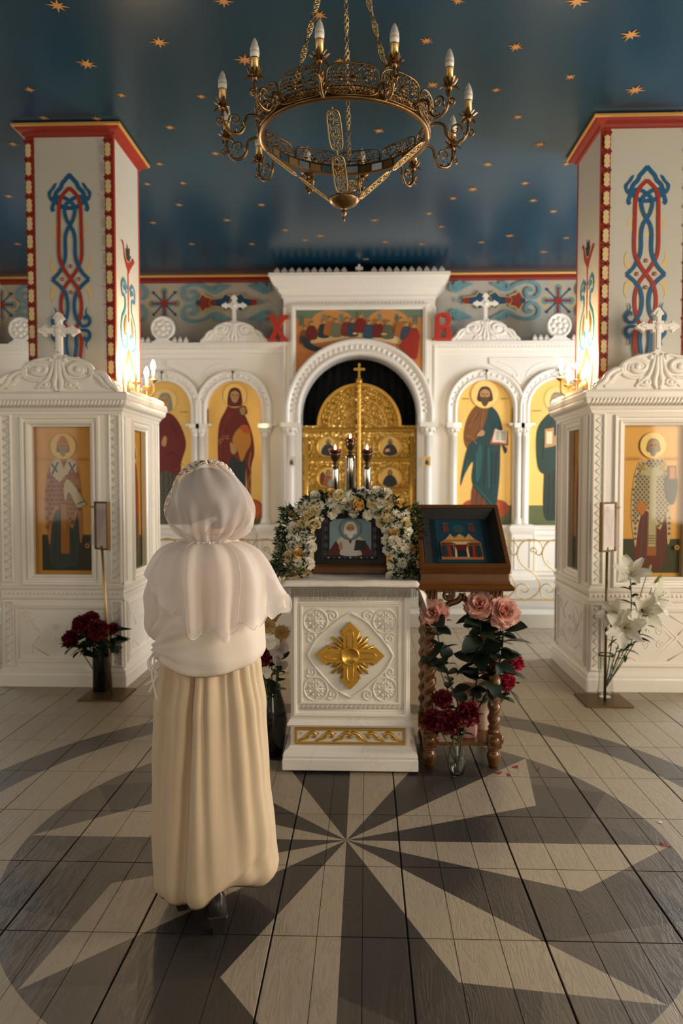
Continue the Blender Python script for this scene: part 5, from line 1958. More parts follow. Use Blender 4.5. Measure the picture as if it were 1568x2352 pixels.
P = Paint(0.0004)
P.p('24262e', rectpts(-.15, .15, .035, h1 - .045))
for x in (-.137, .137):
    for j in range(5):
        P.p('6a6470', ribbon(circ(x, .07 + j * .045, .011, 8), .003, True))
        P.p('8d8594', circ(x, .07 + j * .045, .004, 6))
for i in range(9):
    P.p('5c5866' if i % 2 else 'b9b09a', [(-.12 + .03 * i - .008, .047), (-.12 + .03 * i, .053), (-.12 + .03 * i + .008, .047), (-.12 + .03 * i, .041)])
P.p('8ba3ac', [(-.115, .06), (.115, .06), (.115, .24), (.10, .25), (.095, .26), (-.095, .26), (-.10, .25), (-.115, .24)])
P.poly('5c1d17', [(-.11, .06), (-.105, .10), (-.07, .145), (-.03, .16), (.03, .16), (.07, .145), (.105, .10), (.11, .06)])
P.poly('cfc5bb', [(-.05, .06), (-.055, .10), (-.075, .14), (-.03, .168), (0, .13), (.03, .168), (.075, .14), (.05, .10), (.06, .06)])
P.p('5c1d17', [(-.02, .165), (0, .12), (.02, .165)])
P.p('1c2428', [(.02, .085), (.03, .145), (.085, .14), (.08, .09)])
P.poly('b98a64', [(-.065, .1), (-.058, .13), (-.048, .13), (-.042, .1), (-.052, .09)])
P.p('6a7a80', ribbon(circ(0, .205, .058, 28), .012, True))
P.p('7d929a', circ(0, .205, .052, 28))
head(P, 0, .205, .036, halo=None, hair='d8cfc0', beard='e2dad0')
pic = P.build('portrait', ICF)
pic.matrix_local = Matrix.Translation((0, 0, 0.035)) @ tilt @ Matrix.Translation((0, 0.005, 0))
# ---------------------------------------------------------------- flowers: shared blooms and leaves
def petal(mb, L_, W, tilt, curl, az, r0, z0, cup, ruf, n=4, m=4, mi=0, tip=0.9):
    g = []
    for i in range(n + 1):
        t = i / n
        r = z = 0.0
        st = 6
        for k in range(st):
            ph = tilt + curl * (t * (k + .5) / st)
            r += math.sin(ph) * L_ * t / st
            z += math.cos(ph) * L_ * t / st
        ph = tilt + curl * t
        w = W * math.sin(PI * (0.12 + tip * 0.80 * t)) ** 0.8
        row = []
        for j in range(m + 1):
            s = -1 + 2 * j / m
            c = cup * s * s * W
            e = ruf * L_ * math.sin(s * 5 + az * 7 + t * 3) * t * t + ruf * L_ * 0.7 * random.uniform(-1, 1) * t * t
            rr = r0 + r - c * math.cos(ph) + e * math.cos(ph)
            zz = z0 + z + c * math.sin(ph) - e * math.sin(ph) + (ruf * L_ * .5 * random.uniform(-1, 1) if i == n else 0)
            x, y = s * w, rr
            ca, sa = math.cos(az), math.sin(az)
            row.append((x * ca - y * sa, x * sa + y * ca, zz))
        g.append(row)
    mb.rings(g, mi, True, False, False, False)


def bloom(layers, name, mats, jit=0.15, centre=None):
    mb = MB()
    for k, (c, L_, W, tilt, curl, r0, z0, cup, ruf, mi) in enumerate(layers):
        for i in range(c):
            az = 2 * PI * (i + 0.5 * (k % 2)) / c + random.uniform(-jit, jit)
            petal(mb, L_ * random.uniform(.9, 1.08), W * random.uniform(.9, 1.1), tilt + random.uniform(-jit, jit), curl, az, r0, z0, cup, ruf, mi=mi)
    if centre:
        mb.ball((0, 0, centre[1]), centre[0], 8, 5, centre[2])
    return mb.mesh(name, mats)


PINK = mat('pink_petal', 'e9b6a6', rough=0.6, var=0.12, vs=14, transl=0.35)
PINKC = mat('pink_petal_heart', 'df9a86', rough=0.6, var=0.12, vs=14, transl=0.35)
DRED = mat('dark_red_petal', '6a0f18', rough=0.55, var=0.3, vs=16, transl=0.2)
CRIM = mat('crimson_petal', 'a51f38', rough=0.55, var=0.25, vs=16, transl=0.3)
IVORY = mat('ivory_petal', 'fbf4e4', rough=0.6, var=0.06, vs=16, transl=0.3)
CREAM = mat('cream_petal', 'f6e6ba', rough=0.6, var=0.08, vs=16, transl=0.3)
PEACH = mat('peach_petal', 'f0cc80', rough=0.6, var=0.1, vs=16, transl=0.3)
LILY = mat('lily_petal', 'e6e2d4', rough=0.5, var=0.05, vs=16, transl=0.35)
YELC = mat('straw_chrysanthemum', 'c9a868', rough=0.6, var=0.15, vs=20, transl=0.25)
MAUVE = mat('mauve_orchid', 'c3b2ab', rough=0.5, var=0.1, vs=14, transl=0.3)
GREENC = mat('green_heart', 'a8a85a', rough=0.6)

ROSEL = [(4, .026, .017, -.15, .2, .003, .012, .3, .10, 1), (5, .034, .024, .10, .35, .006, .008, .3, .12, 1), (6, .046, .034, .35, .6, .008, .004, .25, .14, 0), (7, .056, .042, .75, .75, .010, 0, .2, .16, 0), (7, .060, .044, 1.15, .7, .010, -.004, .15, .18, 0)]
rose_big = [bloom(ROSEL, 'bloom', [PINK, PINKC], .2) for _ in range(2)]
PEONL = [(6, .022, .012, .0, .3, .002, .022, .2, .3, 0), (9, .028, .014, .2, .4, .006, .016, .2, .3, 0), (11, .034, .016, .5, .4, .008, .010, .2, .3, 0), (12, .040, .020, .85, .4, .010, .004, .2, .25, 0), (10, .044, .026, 1.25, .4, .010, -.002, .15, .2, 0), (8, .044, .028, 1.7, .3, .008, -.008, .15, .15, 0)]
peony_dark = [bloom(PEONL, 'bloom', [DRED], .3) for _ in range(2)]
peony_crim = [bloom(PEONL, 'bloom', [CRIM], .3) for _ in range(2)]
MUML = [(8, .016, .004, .35, .5, .002, .006, .3, .06, 0), (13, .023, .005, .8, .4, .003, .003, .3, .06, 0), (15, .027, .0055, 1.25, .3, .003, 0, .3, .06, 0)]
mum_white = [bloom(MUML, 'blossom', [IVORY, GREENC], .15, ((.006, .006, .004), .008, 1)) for _ in range(2)]
ROSES = [(4, .014, .010, -.1, .2, .002, .008, .3, .05, 0), (5, .019, .015, .2, .4, .003, .004, .3, .06, 0), (6, .024, .019, .6, .6, .004, 0, .25, .08, 0), (6, .026, .020, 1.05, .5, .004, -.003, .2, .08, 0)]
rose_cream = bloom(ROSES, 'blossom', [CREAM], .2)
rose_ivory = bloom(ROSES, 'blossom', [IVORY], .2)
rose_peach = bloom(ROSES, 'blossom', [PEACH], .2)
LILYL = [(3, .095, .020, .35, 1.1, .004, 0, .2, .03, 0), (3, .095, .026, .45, 1.1, .004, 0, .2, .03, 0)]


def lily_mesh():
    mb = MB()
    for k, (c, L_, W, tilt, curl, r0, z0, cup, ruf, mi) in enumerate(LILYL):
        for i in range(c):
            petal(mb, L_, W, tilt, curl, 2 * PI * (i + .5 * k) / c, r0, z0, cup, ruf, n=6, m=4, tip=1.02)
    for i in range(6):
        a = 2 * PI * i / 6
        mb.tube([(0, 0, .01), (.008 * math.cos(a), .008 * math.sin(a), .04), (.018 * math.cos(a), .018 * math.sin(a), .062)], .0011, 4, 1)
        mb.ball((.018 * math.cos(a), .018 * math.sin(a), .063), (.003, .002, .002), 6, 4, 2)
    return mb.mesh('bloom', [LILY, GREENC, mat('ochre_anther', '8a5a24', rough=.7)])


lily_me = lily_mesh()
ORCL = [(3, .038, .014, 1.2, .2, .002, 0, .1, .03, 0), (2, .042, .026, 1.15, .2, .002, .002, .1, .03, 0), (1, .02, .01, .5, .6, .002, .004, .4, .02, 0)]
orchid_me = [bloom(ORCL, 'bloom', [IVORY], .1), bloom(ORCL, 'bloom', [MAUVE], .1)]
MUMB = [(c, L_ * 1.5, W * 1.6, t, cu, r0, z0 + .004, cup, ruf, 0) for c, L_, W, t, cu, r0, z0, cup, ruf, mi in MUML] + [(18, .042, .009, 1.5, .3, .004, -.003, .3, .06, 0)]
mum_straw = bloom(MUMB, 'bloom', [YELC], .15)


def leaf_mesh(name, m, L_=0.09, W=0.024, droop=0.5, fold=0.25):
    mb = MB()
    g = []
    n = 6
    for i in range(n + 1):
        t = i / n
        ph = droop * t
        x = L_ * (t - droop * .12 * t * t)
        z = -L_ * droop * .42 * t * t
        w = W * math.sin(PI * min(1, t * .96 + .04)) ** .75 * (1 - .25 * t)
        g.append([(x, -w, z + fold * w), (x, 0, z), (x, w, z + fold * w)])
    mb.rings(g, 0, True, False, False, False)
    return mb.mesh(name, m)


leaf_rose = leaf_mesh('leaf', LEAFD, .085, .030, .5, .2)
leaf_peony = leaf_mesh('leaf', LEAFD, .085, .018, .45, .2)
leaf_lily = leaf_mesh('leaf', LEAFM, .10, .013, .8, .3)
leaf_lilyd = leaf_mesh('leaf', LEAFD, .10, .015, .8, .3)


def flower(name, label, group, blooms, base, tip, sc=1.0, aim=None, leaf=None, nl=4, lr=(0.35, 0.95), ls=1.0, bend=(0, 0), stem=STEM, spread=0.6, bud=False):
    B, Tt = Vector(base), Vector(tip)
    root = empty(name, base, 0, label, 'flower', group)
    D = Tt - B
    mid = D * .55 + Vector((bend[0], bend[1], 0.02))
    pts = spl([(0, 0, 0), tuple(mid), tuple(D)], 8)
    mb = MB()
    mb.tube(pts, 0.0032 if sc < 1.2 else 0.004, 6)
    mb.build('stem', stem, root)
    a = Vector(aim) if aim else (D - mid)
    a.normalize()
    q = a.to_track_quat('Z', 'Y')
    me = blooms[random.randrange(len(blooms))] if isinstance(blooms, list) else blooms
    b = obj('bloom', me, root, tuple(D))
    b.rotation_mode = 'QUATERNION'
    b.rotation_quaternion = q @ Matrix.Rotation(random.uniform(0, 6), 3, 'Z').to_quaternion()
    b.scale = (sc,) * 3
    for k in range(nl):
        t = lr[0] + (lr[1] - lr[0]) * (k + random.random() * .6) / max(1, nl)
        i = min(len(pts) - 1, int(t * (len(pts) - 1)))
        az = k * 2.4 + random.uniform(-1.2, 1.2)
        o = obj('leaf', leaf, root, pts[i], (random.uniform(-.8, .8), random.uniform(-1.0, .7) * spread, az), ls * random.uniform(.55, 1.2))
    return root


def vase(name, prof, loc, m, label, seg=24, rf=None, water=None, inner=0.0025):
    mb = MB()
    ins_ = [(max(.001, r - inner), z + (inner if k == 0 else 0)) for k, (r, z) in enumerate(prof)]
    allp = prof + ins_[::-1]
    mb.lathe(allp, (0, 0, 0), seg, cap=False, rf=rf)
    mb.add([(0, 0, prof[0][1])] + [(prof[0][0] * math.cos(2 * PI * i / seg), prof[0][0] * math.sin(2 * PI * i / seg), prof[0][1]) for i in range(seg)], [(0, (i + 1) % seg + 1, i + 1) for i in range(seg)])
    o = mb.build(name, m, None, loc)
    tag(o, label, 'vase')
    return o


# ---------------------------------------------------------------- flower garland round the icon
GAR = empty('flower_garland', (-0.085, 4.0, 1.0), 0, 'white and cream flower garland with dark foliage arched round the icon', 'garland')
gpath = spl([(-.275, -.05, .01), (-.265, -.03, .10), (-.252, 0, .20), (-.242, .03, .28), (-.215, .045, .345), (-.15, .055, .378), (0, .06, .385), (.15, .055, .378), (.215, .045, .345), (.242, .03, .28), (.252, 0, .20), (.265, -.03, .10), (.275, -.05, .01)], 8)
GV = [Vector(p) for p in gpath]
mb = MB()
mb.tube(gpath, 0.035, 8)
mb.build('moss_core', mat('moss_core', '1d2a18', rough=.9, var=.3, vs=30), GAR)
rng = random.Random(11)
placed = []
tries = 0
while len(placed) < 150 and tries < 6000:
    tries += 1
    i = rng.randrange(len(GV))
    p = GV[i]
    t = (GV[min(i + 1, len(GV) - 1)] - GV[max(i - 1, 0)]).normalized()
    side = t.cross(Vector((0, -1, 0)))
    side.normalize()
    u = rng.uniform(-.072, .062)
    c = p + side * u + Vector((0, -.045 - .02 * (1 - (u / .062) ** 2) + rng.uniform(-.008, .008), 0))
    kind = rng.random()
    r = .030 if kind < .55 else .026
    if p.z < 0.06 and abs(p.x) > .3 and c.z < 0.03:
        continue
    if any((c - q).length < (r + s_) * .80 for q, s_ in placed):
        continue
    placed.append((c, r))
    me = mum_white[rng.randrange(2)] if kind < .55 else (rose_cream if kind < .78 else (rose_ivory if kind < .93 else rose_peach))
    b = obj('blossom', me, GAR, tuple(c))
    n_ = Vector((side.x * u * 7 + rng.uniform(-.25, .25), -1, side.z * u * 7 + rng.uniform(-.1, .4))).normalized()
    b.rotation_mode = 'QUATERNION'
    b.rotation_quaternion = n_.to_track_quat('Z', 'Y')
    b.scale = (rng.uniform(.9, 1.2),) * 3
    if me is rose_cream or me is rose_ivory or me is rose_peach:
        b.scale = (rng.uniform(1.0, 1.35),) * 3
mb = MB()
for k in range(2600):
    i = rng.randrange(len(GV))
    p = GV[i]
    t = (GV[min(i + 1, len(GV) - 1)] - GV[max(i - 1, 0)]).normalized()
    side = t.cross(Vector((0, -1, 0)))
    side.normalize()
    outw = 1 if (p.x * side.x + (p.z - .15) * side.z) > 0 else -1
    if rng.random() < .72:
        u = outw * rng.uniform(.03, .065 if p.z > .33 else .135)
        c = p + side * u + Vector((0, rng.uniform(-.06, .03), 0))
        d = (side * outw * rng.uniform(.3, 1) + t * rng.uniform(-.9, .9) + Vector((0, -rng.uniform(0, .6), -.2))).normalized()
    else:
        u = rng.uniform(-.06, .06)
        c = p + side * u + Vector((0, -.06 + rng.uniform(-.015, .01), 0))
        d = (side * rng.uniform(-1, 1) + t * rng.uniform(-1, 1) + Vector((0, -.7, 0))).normalized()
    if c.z < 0.0:
        c.z = 0.0
    L_ = rng.uniform(.026, .052)
    w = d.cross(Vector((rng.uniform(-1, 1), rng.uniform(-1, 1), rng.uniform(-1, 1)))).normalized() * rng.uniform(.0045, .0075)
    e = c + d * L_
    m_ = c + d * L_ * .45
    up = d.cross(w).normalized() * .002
    mb.add([tuple(c), tuple(m_ + w + up), tuple(e), tuple(m_ - w + up)], [(0, 1, 2), (0, 2, 3)], 0 if rng.random() < .75 else 1)
# drooping sprays on the cloth at both feet
for k in range(420):
    s = rng.choice((-1, 1))
    c = Vector((s * rng.uniform(.24, .40), -.05 - rng.uniform(0, .13), rng.uniform(.015, .06)))
    d = Vector((rng.uniform(-.8, .8), -rng.uniform(.2, 1), -rng.uniform(-.1, .35))).normalized()
    L_ = rng.uniform(.025, .045)
    w = d.cross(Vector((rng.uniform(-1, 1), .3, 1))).normalized() * rng.uniform(.004, .006)
    e = c + d * L_
    m_ = c + d * L_ * .45
    mb.add([tuple(c), tuple(m_ + w), tuple(e), tuple(m_ - w)], [(0, 1, 2), (0, 2, 3)], 0 if rng.random() < .75 else 1)
fo = mb.build('foliage', [LEAFD, LEAFM], GAR)
fo['kind'] = 'stuff'

# ---------------------------------------------------------------- triple lamp stand behind the lectern
LAMP = empty('lamp_stand', (-0.09, 4.75, 0), 0, 'silver lamp stand with three burning red glass cups behind the lectern', 'lamp stand')
mb = MB()
mb.lathe([(0.17, 0.0), (0.17, 0.02), (0.12, 0.04), (0.05, 0.08), (0.03, 0.12), (0.028, 1.04), (0.05, 1.08), (0.19, 1.10), (0.20, 1.12), (0.19, 1.13), (0.0, 1.13)], (0, 0, 0), 24)
mb.build('pedestal', BRASSL, LAMP)
CUPR = mat('red_lamp_glass', '6d120c', rough=0.1, var=0.05, trans=0.35, coat=0.4)
CUPM = mat('dark_lamp_metal', '5d4a3a', rough=0.3, metal=0.9, var=0.2)
FLAME = emitter('flame', 'ffcf8a', 40.0)
for x, y, zr, r in ((-0.105, -0.03, 1.71, .0255), (-0.01, 0.03, 1.785, .033), (0.098, -0.03, 1.71, .0255)):
    lp = empty('lamp', (x, y, 0))
    lp.parent = LAMP
    mb = MB()
    mb.lathe([(r, 1.12), (r, zr - .13), (r * .97, zr - .118), (r * .7, zr - .11), (r * .5, zr - .105)], (0, 0, 0), 20)
    mb.build('silver_tube', SILVER, lp)
    mb = MB()
    mb.lathe([(r * .5, zr - .108), (.012, zr - .10), (.010, zr - .095), (.030 if r < .03 else .045, zr - .090), (.012, zr - .085), (.012, zr - .078), (.026, zr - .060), (.034, zr - .035), (.036, zr - .02)], (0, 0, 0), 18)
    mb.build('goblet', CUPM, lp)
    mb = MB()
    mb.lathe([(.034, zr - .025), (.039, zr - .012), (.043, zr), (.040, zr), (.034, zr - .014), (.0, zr - .016)], (0, 0, 0), 20, cap=False)
    mb.build('glass_cup', CUPR, lp)
    mb = MB()
    mb.lathe([(.001, zr - .006), (.006, zr + .004), (.006, zr + .012), (.003, zr + .024), (.0005, zr + .03)], (0, 0, 0), 10)
    mb.build('flame', FLAME, lp)

# ---------------------------------------------------------------- wooden lectern with barley-twist legs
WL = empty('wooden_lectern', (0.506, 3.78, 0), 0, 'walnut lectern with barley-twist legs and a slanted dark icon', 'lectern')
WX = 0.225


def twist_leg(x, y):
    lg = empty('leg', (x, y, 0))
    lg.parent = WL
    mb = MB()
    mb.lathe([(.022, 0), (.026, .015), (.036, .05), (.038, .065), (.030, .085), (.024, .09), (.034, .098), (.034, .106), (.022, .112)], (0, 0, 0), 18)
    mb.build('turned_foot', WOOD, lg)
    mb = MB()
    mb.box(-.036, .036, -.036, .036, .11, .185)
    mb.T = Matrix.Translation((0, -.036, .148)) @ Matrix.Rotation(PI / 2, 4, 'X')
    mb.lathe([(.026, 0), (.026, .006), (.018, .014), (.0, .018)], (0, 0, 0), 16)
    mb.T = Matrix.Translation((.036, 0, .148)) @ Matrix.Rotation(PI / 2, 4, 'Y')
    mb.lathe([(.026, 0), (.026, .006), (.018, .014), (.0, .018)], (0, 0, 0), 16)
    mb.build('carved_block', WOOD, lg, bevel=.003)
    mb = MB()
    n = 110
    z0, z1 = .185, .80
    prof = [(.034, z0), (.034, z0 + .012), (.026, z0 + .018), (.034, z0 + .03)] + [(.031, z0 + .04 + (z1 - z0 - .08) * i / n) for i in range(n + 1)] + [(.034, z1 - .03), (.026, z1 - .02), (.034, z1 - .01), (.034, z1)]
    mb.lathe(prof, (0, 0, 0), 18, rf=lambda a, z: 1 + (0.17 * math.cos(2 * a - z * 95) if z0 + .035 < z < z1 - .035 else 0))
    mb.build('twisted_shaft', WOOD, lg)
    mb = MB()
    mb.box(-.036, .036, -.036, .036, z1, .955)
    for e in (-.022, 0, .022):
        mb.tube([(e, -.036, z1 + .01), (e, -.036, .945)], .007, 6)
    mb.build('fluted_block', WOOD, lg)


for x in (-.169, .170):
    for y in (.10, .44):
        twist_leg(x, y)
mb = MB()
mb.box(-.20, .20, .09, .47, .115, .135)
mb.build('shelf', WOODX, WL, bevel=.003)
mb = MB()
mb.box(-.14, .14, .42, .45, .13, .20)
mb.build('stretcher', WOODX, WL, bevel=.004)
# pierced apron bracket with scrolls
mb = MB()
for s in (1, -1):
    mb.tube([(s * x, .10, z) for x, z in spl([(.14, .76), (.12, .82), (.08, .86), (.02, .885), (-.0, .92)], 6)], .016, 6, flat=.7)
    sp = spiral(s * .075, .915, .032, 1.5, 0.5, s)
    mb.tube([(p[0], .10, p[1]) for p in sp], .009, 6)
    sp = spiral(s * .115, .875, .018, 1.2, 2.5, -s)
    mb.tube([(p[0], .10, p[1]) for p in sp], .007, 6)
mb.box(-.14, .14, .085, .115, .93, .955)
mb.build('apron', WOODX, WL)
mb = MB()
mb.rect([(0.0, .945), (0.02, .95), (0.028, .962), (0.02, .975), (0.008, .985), (0.004, 1.0)], -WX, WX, .02, .47)
mb.build('ledge', WOODX, WL)
# slanted box
sl = math.atan2(.30, .40)
prof = [(.015, .98), (.015, 1.035), (.415, 1.335), (.475, 1.335), (.475, .98)]
mb = MB()
n = len(prof)
mb.add([(-WX, y, z) for y, z in prof] + [(WX, y, z) for y, z in prof], [tuple(range(n)), tuple(range(n, 2 * n))[::-1]] + [(i, i + n, (i + 1) % n + n, (i + 1) % n) for i in range(n)])
mb.build('desk_box', WOODX, WL, bevel=.003)
Ts = Matrix.Translation((0, .015, 1.036)) @ Matrix.Rotation(sl - PI / 2, 4, 'X')
mb = MB()
mb.T = Ts
Ln = .50
mb.prism([rectpts(-WX - .005, WX + .005, -.005, Ln), rectpts(-WX + .02, WX - .02, .022, Ln - .025)], -.055, 0)
mb.build('desk_rim', WOODX, WL, bevel=.004)
mb = MB()
mb.T = Ts
mb.frame([(.0, -.006), (.045, -.05), (.05, -.05)], -WX + .07, WX - .07, .07, Ln - .075)
mb.build('dark_bevel', DARKW, WL)
P = Paint(.0004)
P.p('14262d', rectpts(-WX + .06, WX - .06, .06, Ln - .065))
P.p('1d3f4c', rectpts(-.125, .125, .08, .42))
P.p('1a5560', circ(0, .345, .032, 20))
P.p('5a3a26', circ(0, .345, .02, 14, .014))
for s in (1, -1):
    P.poly('5c3a2c', [(s * .05, .33), (s * .06, .375), (s * .085, .37), (s * .085, .33)])
    P.p('8f2a1a', [(s * .06, .325), (s * .095, .315), (s * .075, .335)])
    P.p('8d6a5a', rectpts(min(s * .055, s * .085), max(s * .055, s * .085), .384, .388))
P.p('a86a3c', [(-.11, .095), (.11, .095), (.108, .23), (.07, .265), (.03, .275), (.0, .30), (-.03, .275), (-.07, .265), (-.108, .23)])
for x in (-.05, 0, .05):
    P.p('c0955a', [(x - .03, .25), (x, .30), (x + .03, .25)])
P.p('d4b074', [(-.04, .11), (-.03, .22), (-.055, .235), (.055, .235), (.03, .22), (.04, .11)])
P.p('1c2430', [(-.026, .112), (-.024, .17), (-.034, .21), (.034, .21), (.024, .17), (.026, .112)])
P.p('5a1d1a', [(-.034, .21), (-.024, .165), (.024, .165), (.034, .21)])
for s in (1, -1):
    for k, (x, c) in enumerate(((.05, '1f2a3a'), (.065, '8f2a1a'), (.082, '34382a'), (.093, '23303c'))):
        P.p(c, [(s * (x - .012), .112), (s * (x - .006), .2), (s * (x + .008), .2), (s * (x + .012), .112)])
        P.p('5a3a26', circ(s * x, .212, .009, 8))
pi_ = P.build('painted_icon', WL)
pi_.matrix_local = Ts @ Matrix.Translation((0, -.007, 0))

# ---------------------------------------------------------------- vases and cut flowers
PINKV = mat('pink_ceramic', 'd39a92', rough=.35, var=.06)
vp = [(.045, 0), (.050, .01), (.052, .10), (.055, .18), (.062, .23), (.058, .262), (.062, .275)]
vase('ribbed_vase', vp, (0.55, 3.975, .135), PINKV, 'pink pleated ceramic vase holding the pink roses under the wooden lectern', 30, rf=lambda a, z: 1 + (.05 * math.cos(15 * a) if z < .2 else .04 * math.cos(6 * a + z * 80)))
vp = [(.045, 0), (.048, .01), (.052, .15), (.058, .27), (.06, .285)]
vase('ribbed_vase', vp, (0.66, 4.10, .135), mat('ivory_ceramic', 'd9c9b4', rough=.35, var=.05), 'ivory ribbed vase standing behind the pink vase', 30, rf=lambda a, z: 1 + .05 * math.cos(15 * a))
vp = [(.026, .0), (.034, .008), (.046, .05), (.048, .075), (.040, .12), (.026, .16), (.024, .18), (.030, .21), (.042, .235)]
vase('glass_vase', vp, (0.468, 3.765, .001), VGLASS, 'clear glass vase with dark red peonies on the floor before the wooden lectern', 28)

G1 = 'pink roses in the pink vase'
vb = (0.55, 3.975, .17)
flower('pink_rose', 'leftmost pink rose, close to the marble lectern', G1, rose_big, vb, (0.352, 3.80, .825), 1.12, (-.3, -1, .75), leaf_rose, 24, (.3, .97), 1.5, (-.03, -.03), LEAFD)
flower('pink_rose', 'middle pink rose of the three, highest of the bunch', G1, rose_big, vb, (0.592, 3.84, .855), 1.25, (-.1, -.9, .9), leaf_rose, 40, (.28, .93), 1.6, (.02, -.05), LEAFD)
flower('pink_rose', 'rightmost pink rose of the three, facing right', G1, rose_big, vb, (0.706, 3.83, .83), 1.25, (.3, -1, .6), leaf_rose, 40, (.28, .93), 1.6, (.06, -.04), LEAFD)
G2 = 'crimson peonies in the ivory vase'
vb = (0.66, 4.10, .17)
flower('crimson_peony', 'upper crimson peony leaning out beside the right lectern leg', G2, peony_crim, vb, (0.80, 3.98, .53), 1.0, (.8, -.7, .3), leaf_rose, 8, (.4, .95), 1.2, (.03, -.05), LEAFD)
flower('crimson_peony', 'lower crimson peony hanging beside the right lectern leg', G2, peony_crim, vb, (0.752, 3.95, .435), .95, (.6, -.8, -.1), leaf_rose, 3, (.5, .9), .8, (.04, -.02), LEAFD)
G3 = 'dark red peonies in the glass vase'
vb = (0.47, 3.765, .05)
flower('dark_peony', 'leftmost dark red peony in the glass vase, half shaded', G3, peony_dark, vb, (0.345, 3.74, .29), 1.15, (-.6, -.8, .3), leaf_peony, 4, (.6, .95), .8)
flower('dark_peony', 'dark red peony low at the front of the glass vase', G3, peony_dark, vb, (0.418, 3.69, .30), 1.2, (-.1, -1, .2), leaf_peony, 9, (.5, .95), 1.0)
flower('dark_peony', 'dark red peony against the pink vase, rightmost in its glass vase', G3, peony_dark, vb, (0.515, 3.71, .34), 1.2, (.2, -1, .5), leaf_peony, 11, (.5, .95), 1.0)
flower('dark_peony', 'small dark red peony at the top back of the glass vase', G3, peony_dark, vb, (0.40, 3.80, .385), .95, (-.2, -.8, .8), leaf_peony, 11, (.5, .95), 1.0)
# left cabinet bouquet
BLACKG = mat('black_glass', '0c0f0e', rough=.08, var=.0, coat=.3)
vp = [(.055, 0), (.06, .006), (.060, .30), (.062, .31)]
vase('tall_vase', vp, (-1.895, 5.20, .011), BLACKG, 'tall black glass vase of dark red peonies by the left cabinet', 24)
vb = (-1.895, 5.20, .06)
G4 = 'dark red peonies by the left cabinet'
flower('dark_peony', 'lowest dark red peony by the left cabinet, hanging out left', G4, peony_dark, vb, (-2.075, 5.11, .40), 1.25, (-.7, -.7, .3), leaf_peony, 14, (.5, .95), 1.7)
flower('dark_peony', 'left of the two upper dark red peonies by the left cabinet', G4, peony_dark, vb, (-2.00, 5.10, .505), 1.2, (-.3, -.9, .5), leaf_peony, 15, (.5, .95), 1.7)
flower('dark_peony', 'topmost dark red peony in the black vase by the left cabinet', G4, peony_dark, vb, (-1.935, 5.12, .535), 1.2, (0, -.8, .8), leaf_peony, 15, (.5, .95), 1.7)
flower('dark_peony', 'largest dark red peony in the black vase, at its front', G4, peony_dark, vb, (-1.865, 5.06, .475), 1.45, (.2, -1, .3), leaf_peony, 17, (.5, .95), 1.7)
flower('dark_peony', 'half-hidden dark red bud behind the brass notice pole', G4, peony_dark, vb, (-1.785, 5.14, .47), .8, (.5, -.7, .3), leaf_peony, 18, (.5, .97), 1.6)
# lilies
vp = [(.045, 0), (.052, .01), (.05, .02), (.056, .035), (.05, .05), (.045, .16), (.05, .28), (.053, .30)]
vase('glass_vase', vp, (1.668, 5.16, .011), VGLASS, 'tall cut-glass vase of white lilies by the right cabinet', 24, rf=lambda a, z: 1 + .03 * math.cos(12 * a))
vb = (1.668, 5.16, .07)
G5 = 'white lilies by the right cabinet'
flower('white_lily', 'topmost white lily, against the right cabinet window edge', G5, lily_me, vb, (1.80, 5.08, .86), 1.6, (-.2, -.8, .7), leaf_lilyd, 12, (.4, .95), 1.25, (.06, -.02))
flower('white_lily', 'rightmost white lily opening towards the window', G5, lily_me, vb, (1.93, 5.06, .70), 1.75, (.7, -.7, .4), leaf_lilyd, 11, (.4, .95), 1.25, (.04, -.02))
flower('white_lily', 'white lily in the middle of the bunch', G5, lily_me, vb, (1.86, 5.04, .63), 1.7, (.1, -1, .1), leaf_lilyd, 12, (.4, .95), 1.25, (.03, -.02))
flower('white_lily', 'lower left white lily just above the cut-glass vase', G5, lily_me, vb, (1.745, 5.02, .52), 1.75, (-.3, -1, .2), leaf_lily, 9, (.4, .95), 1.25)
flower('white_lily', 'white lily nearest the brass pole, facing left', G5, lily_me, vb, (1.70, 5.06, .60), 1.4, (-.7, -.8, .3), leaf_lilyd, 4, (.6, .95), .9)
for k, (t, nm) in enumerate((((1.905, 5.08, .86), 'upright closed green lily bud above the open lilies'), ((1.96, 5.09, .81), 'slanting closed green lily bud, furthest right'))):
    r = empty('lily_bud', vb, 0, nm, 'bud', 'lily buds')
    D = Vector(t) - Vector(vb)
    mb = MB()
    mb.tube(spl([(0, 0, 0), tuple(D * .6 + Vector((.02, 0, .03))), tuple(D)], 8), .003, 6)
    mb.build('stem', STEM, r)
    mb = MB()
    mb.lathe([(.003, 0), (.009, .015), (.013, .045), (.010, .075), (.003, .09)], (0, 0, 0), 10)
    b = mb.build('closed_bud', mat('bud_green', '8b8f4e', rough=.5, var=.2, vs=20), r, tuple(D))
    b.rotation_euler = (0, .35 if k == 0 else .75, 0)

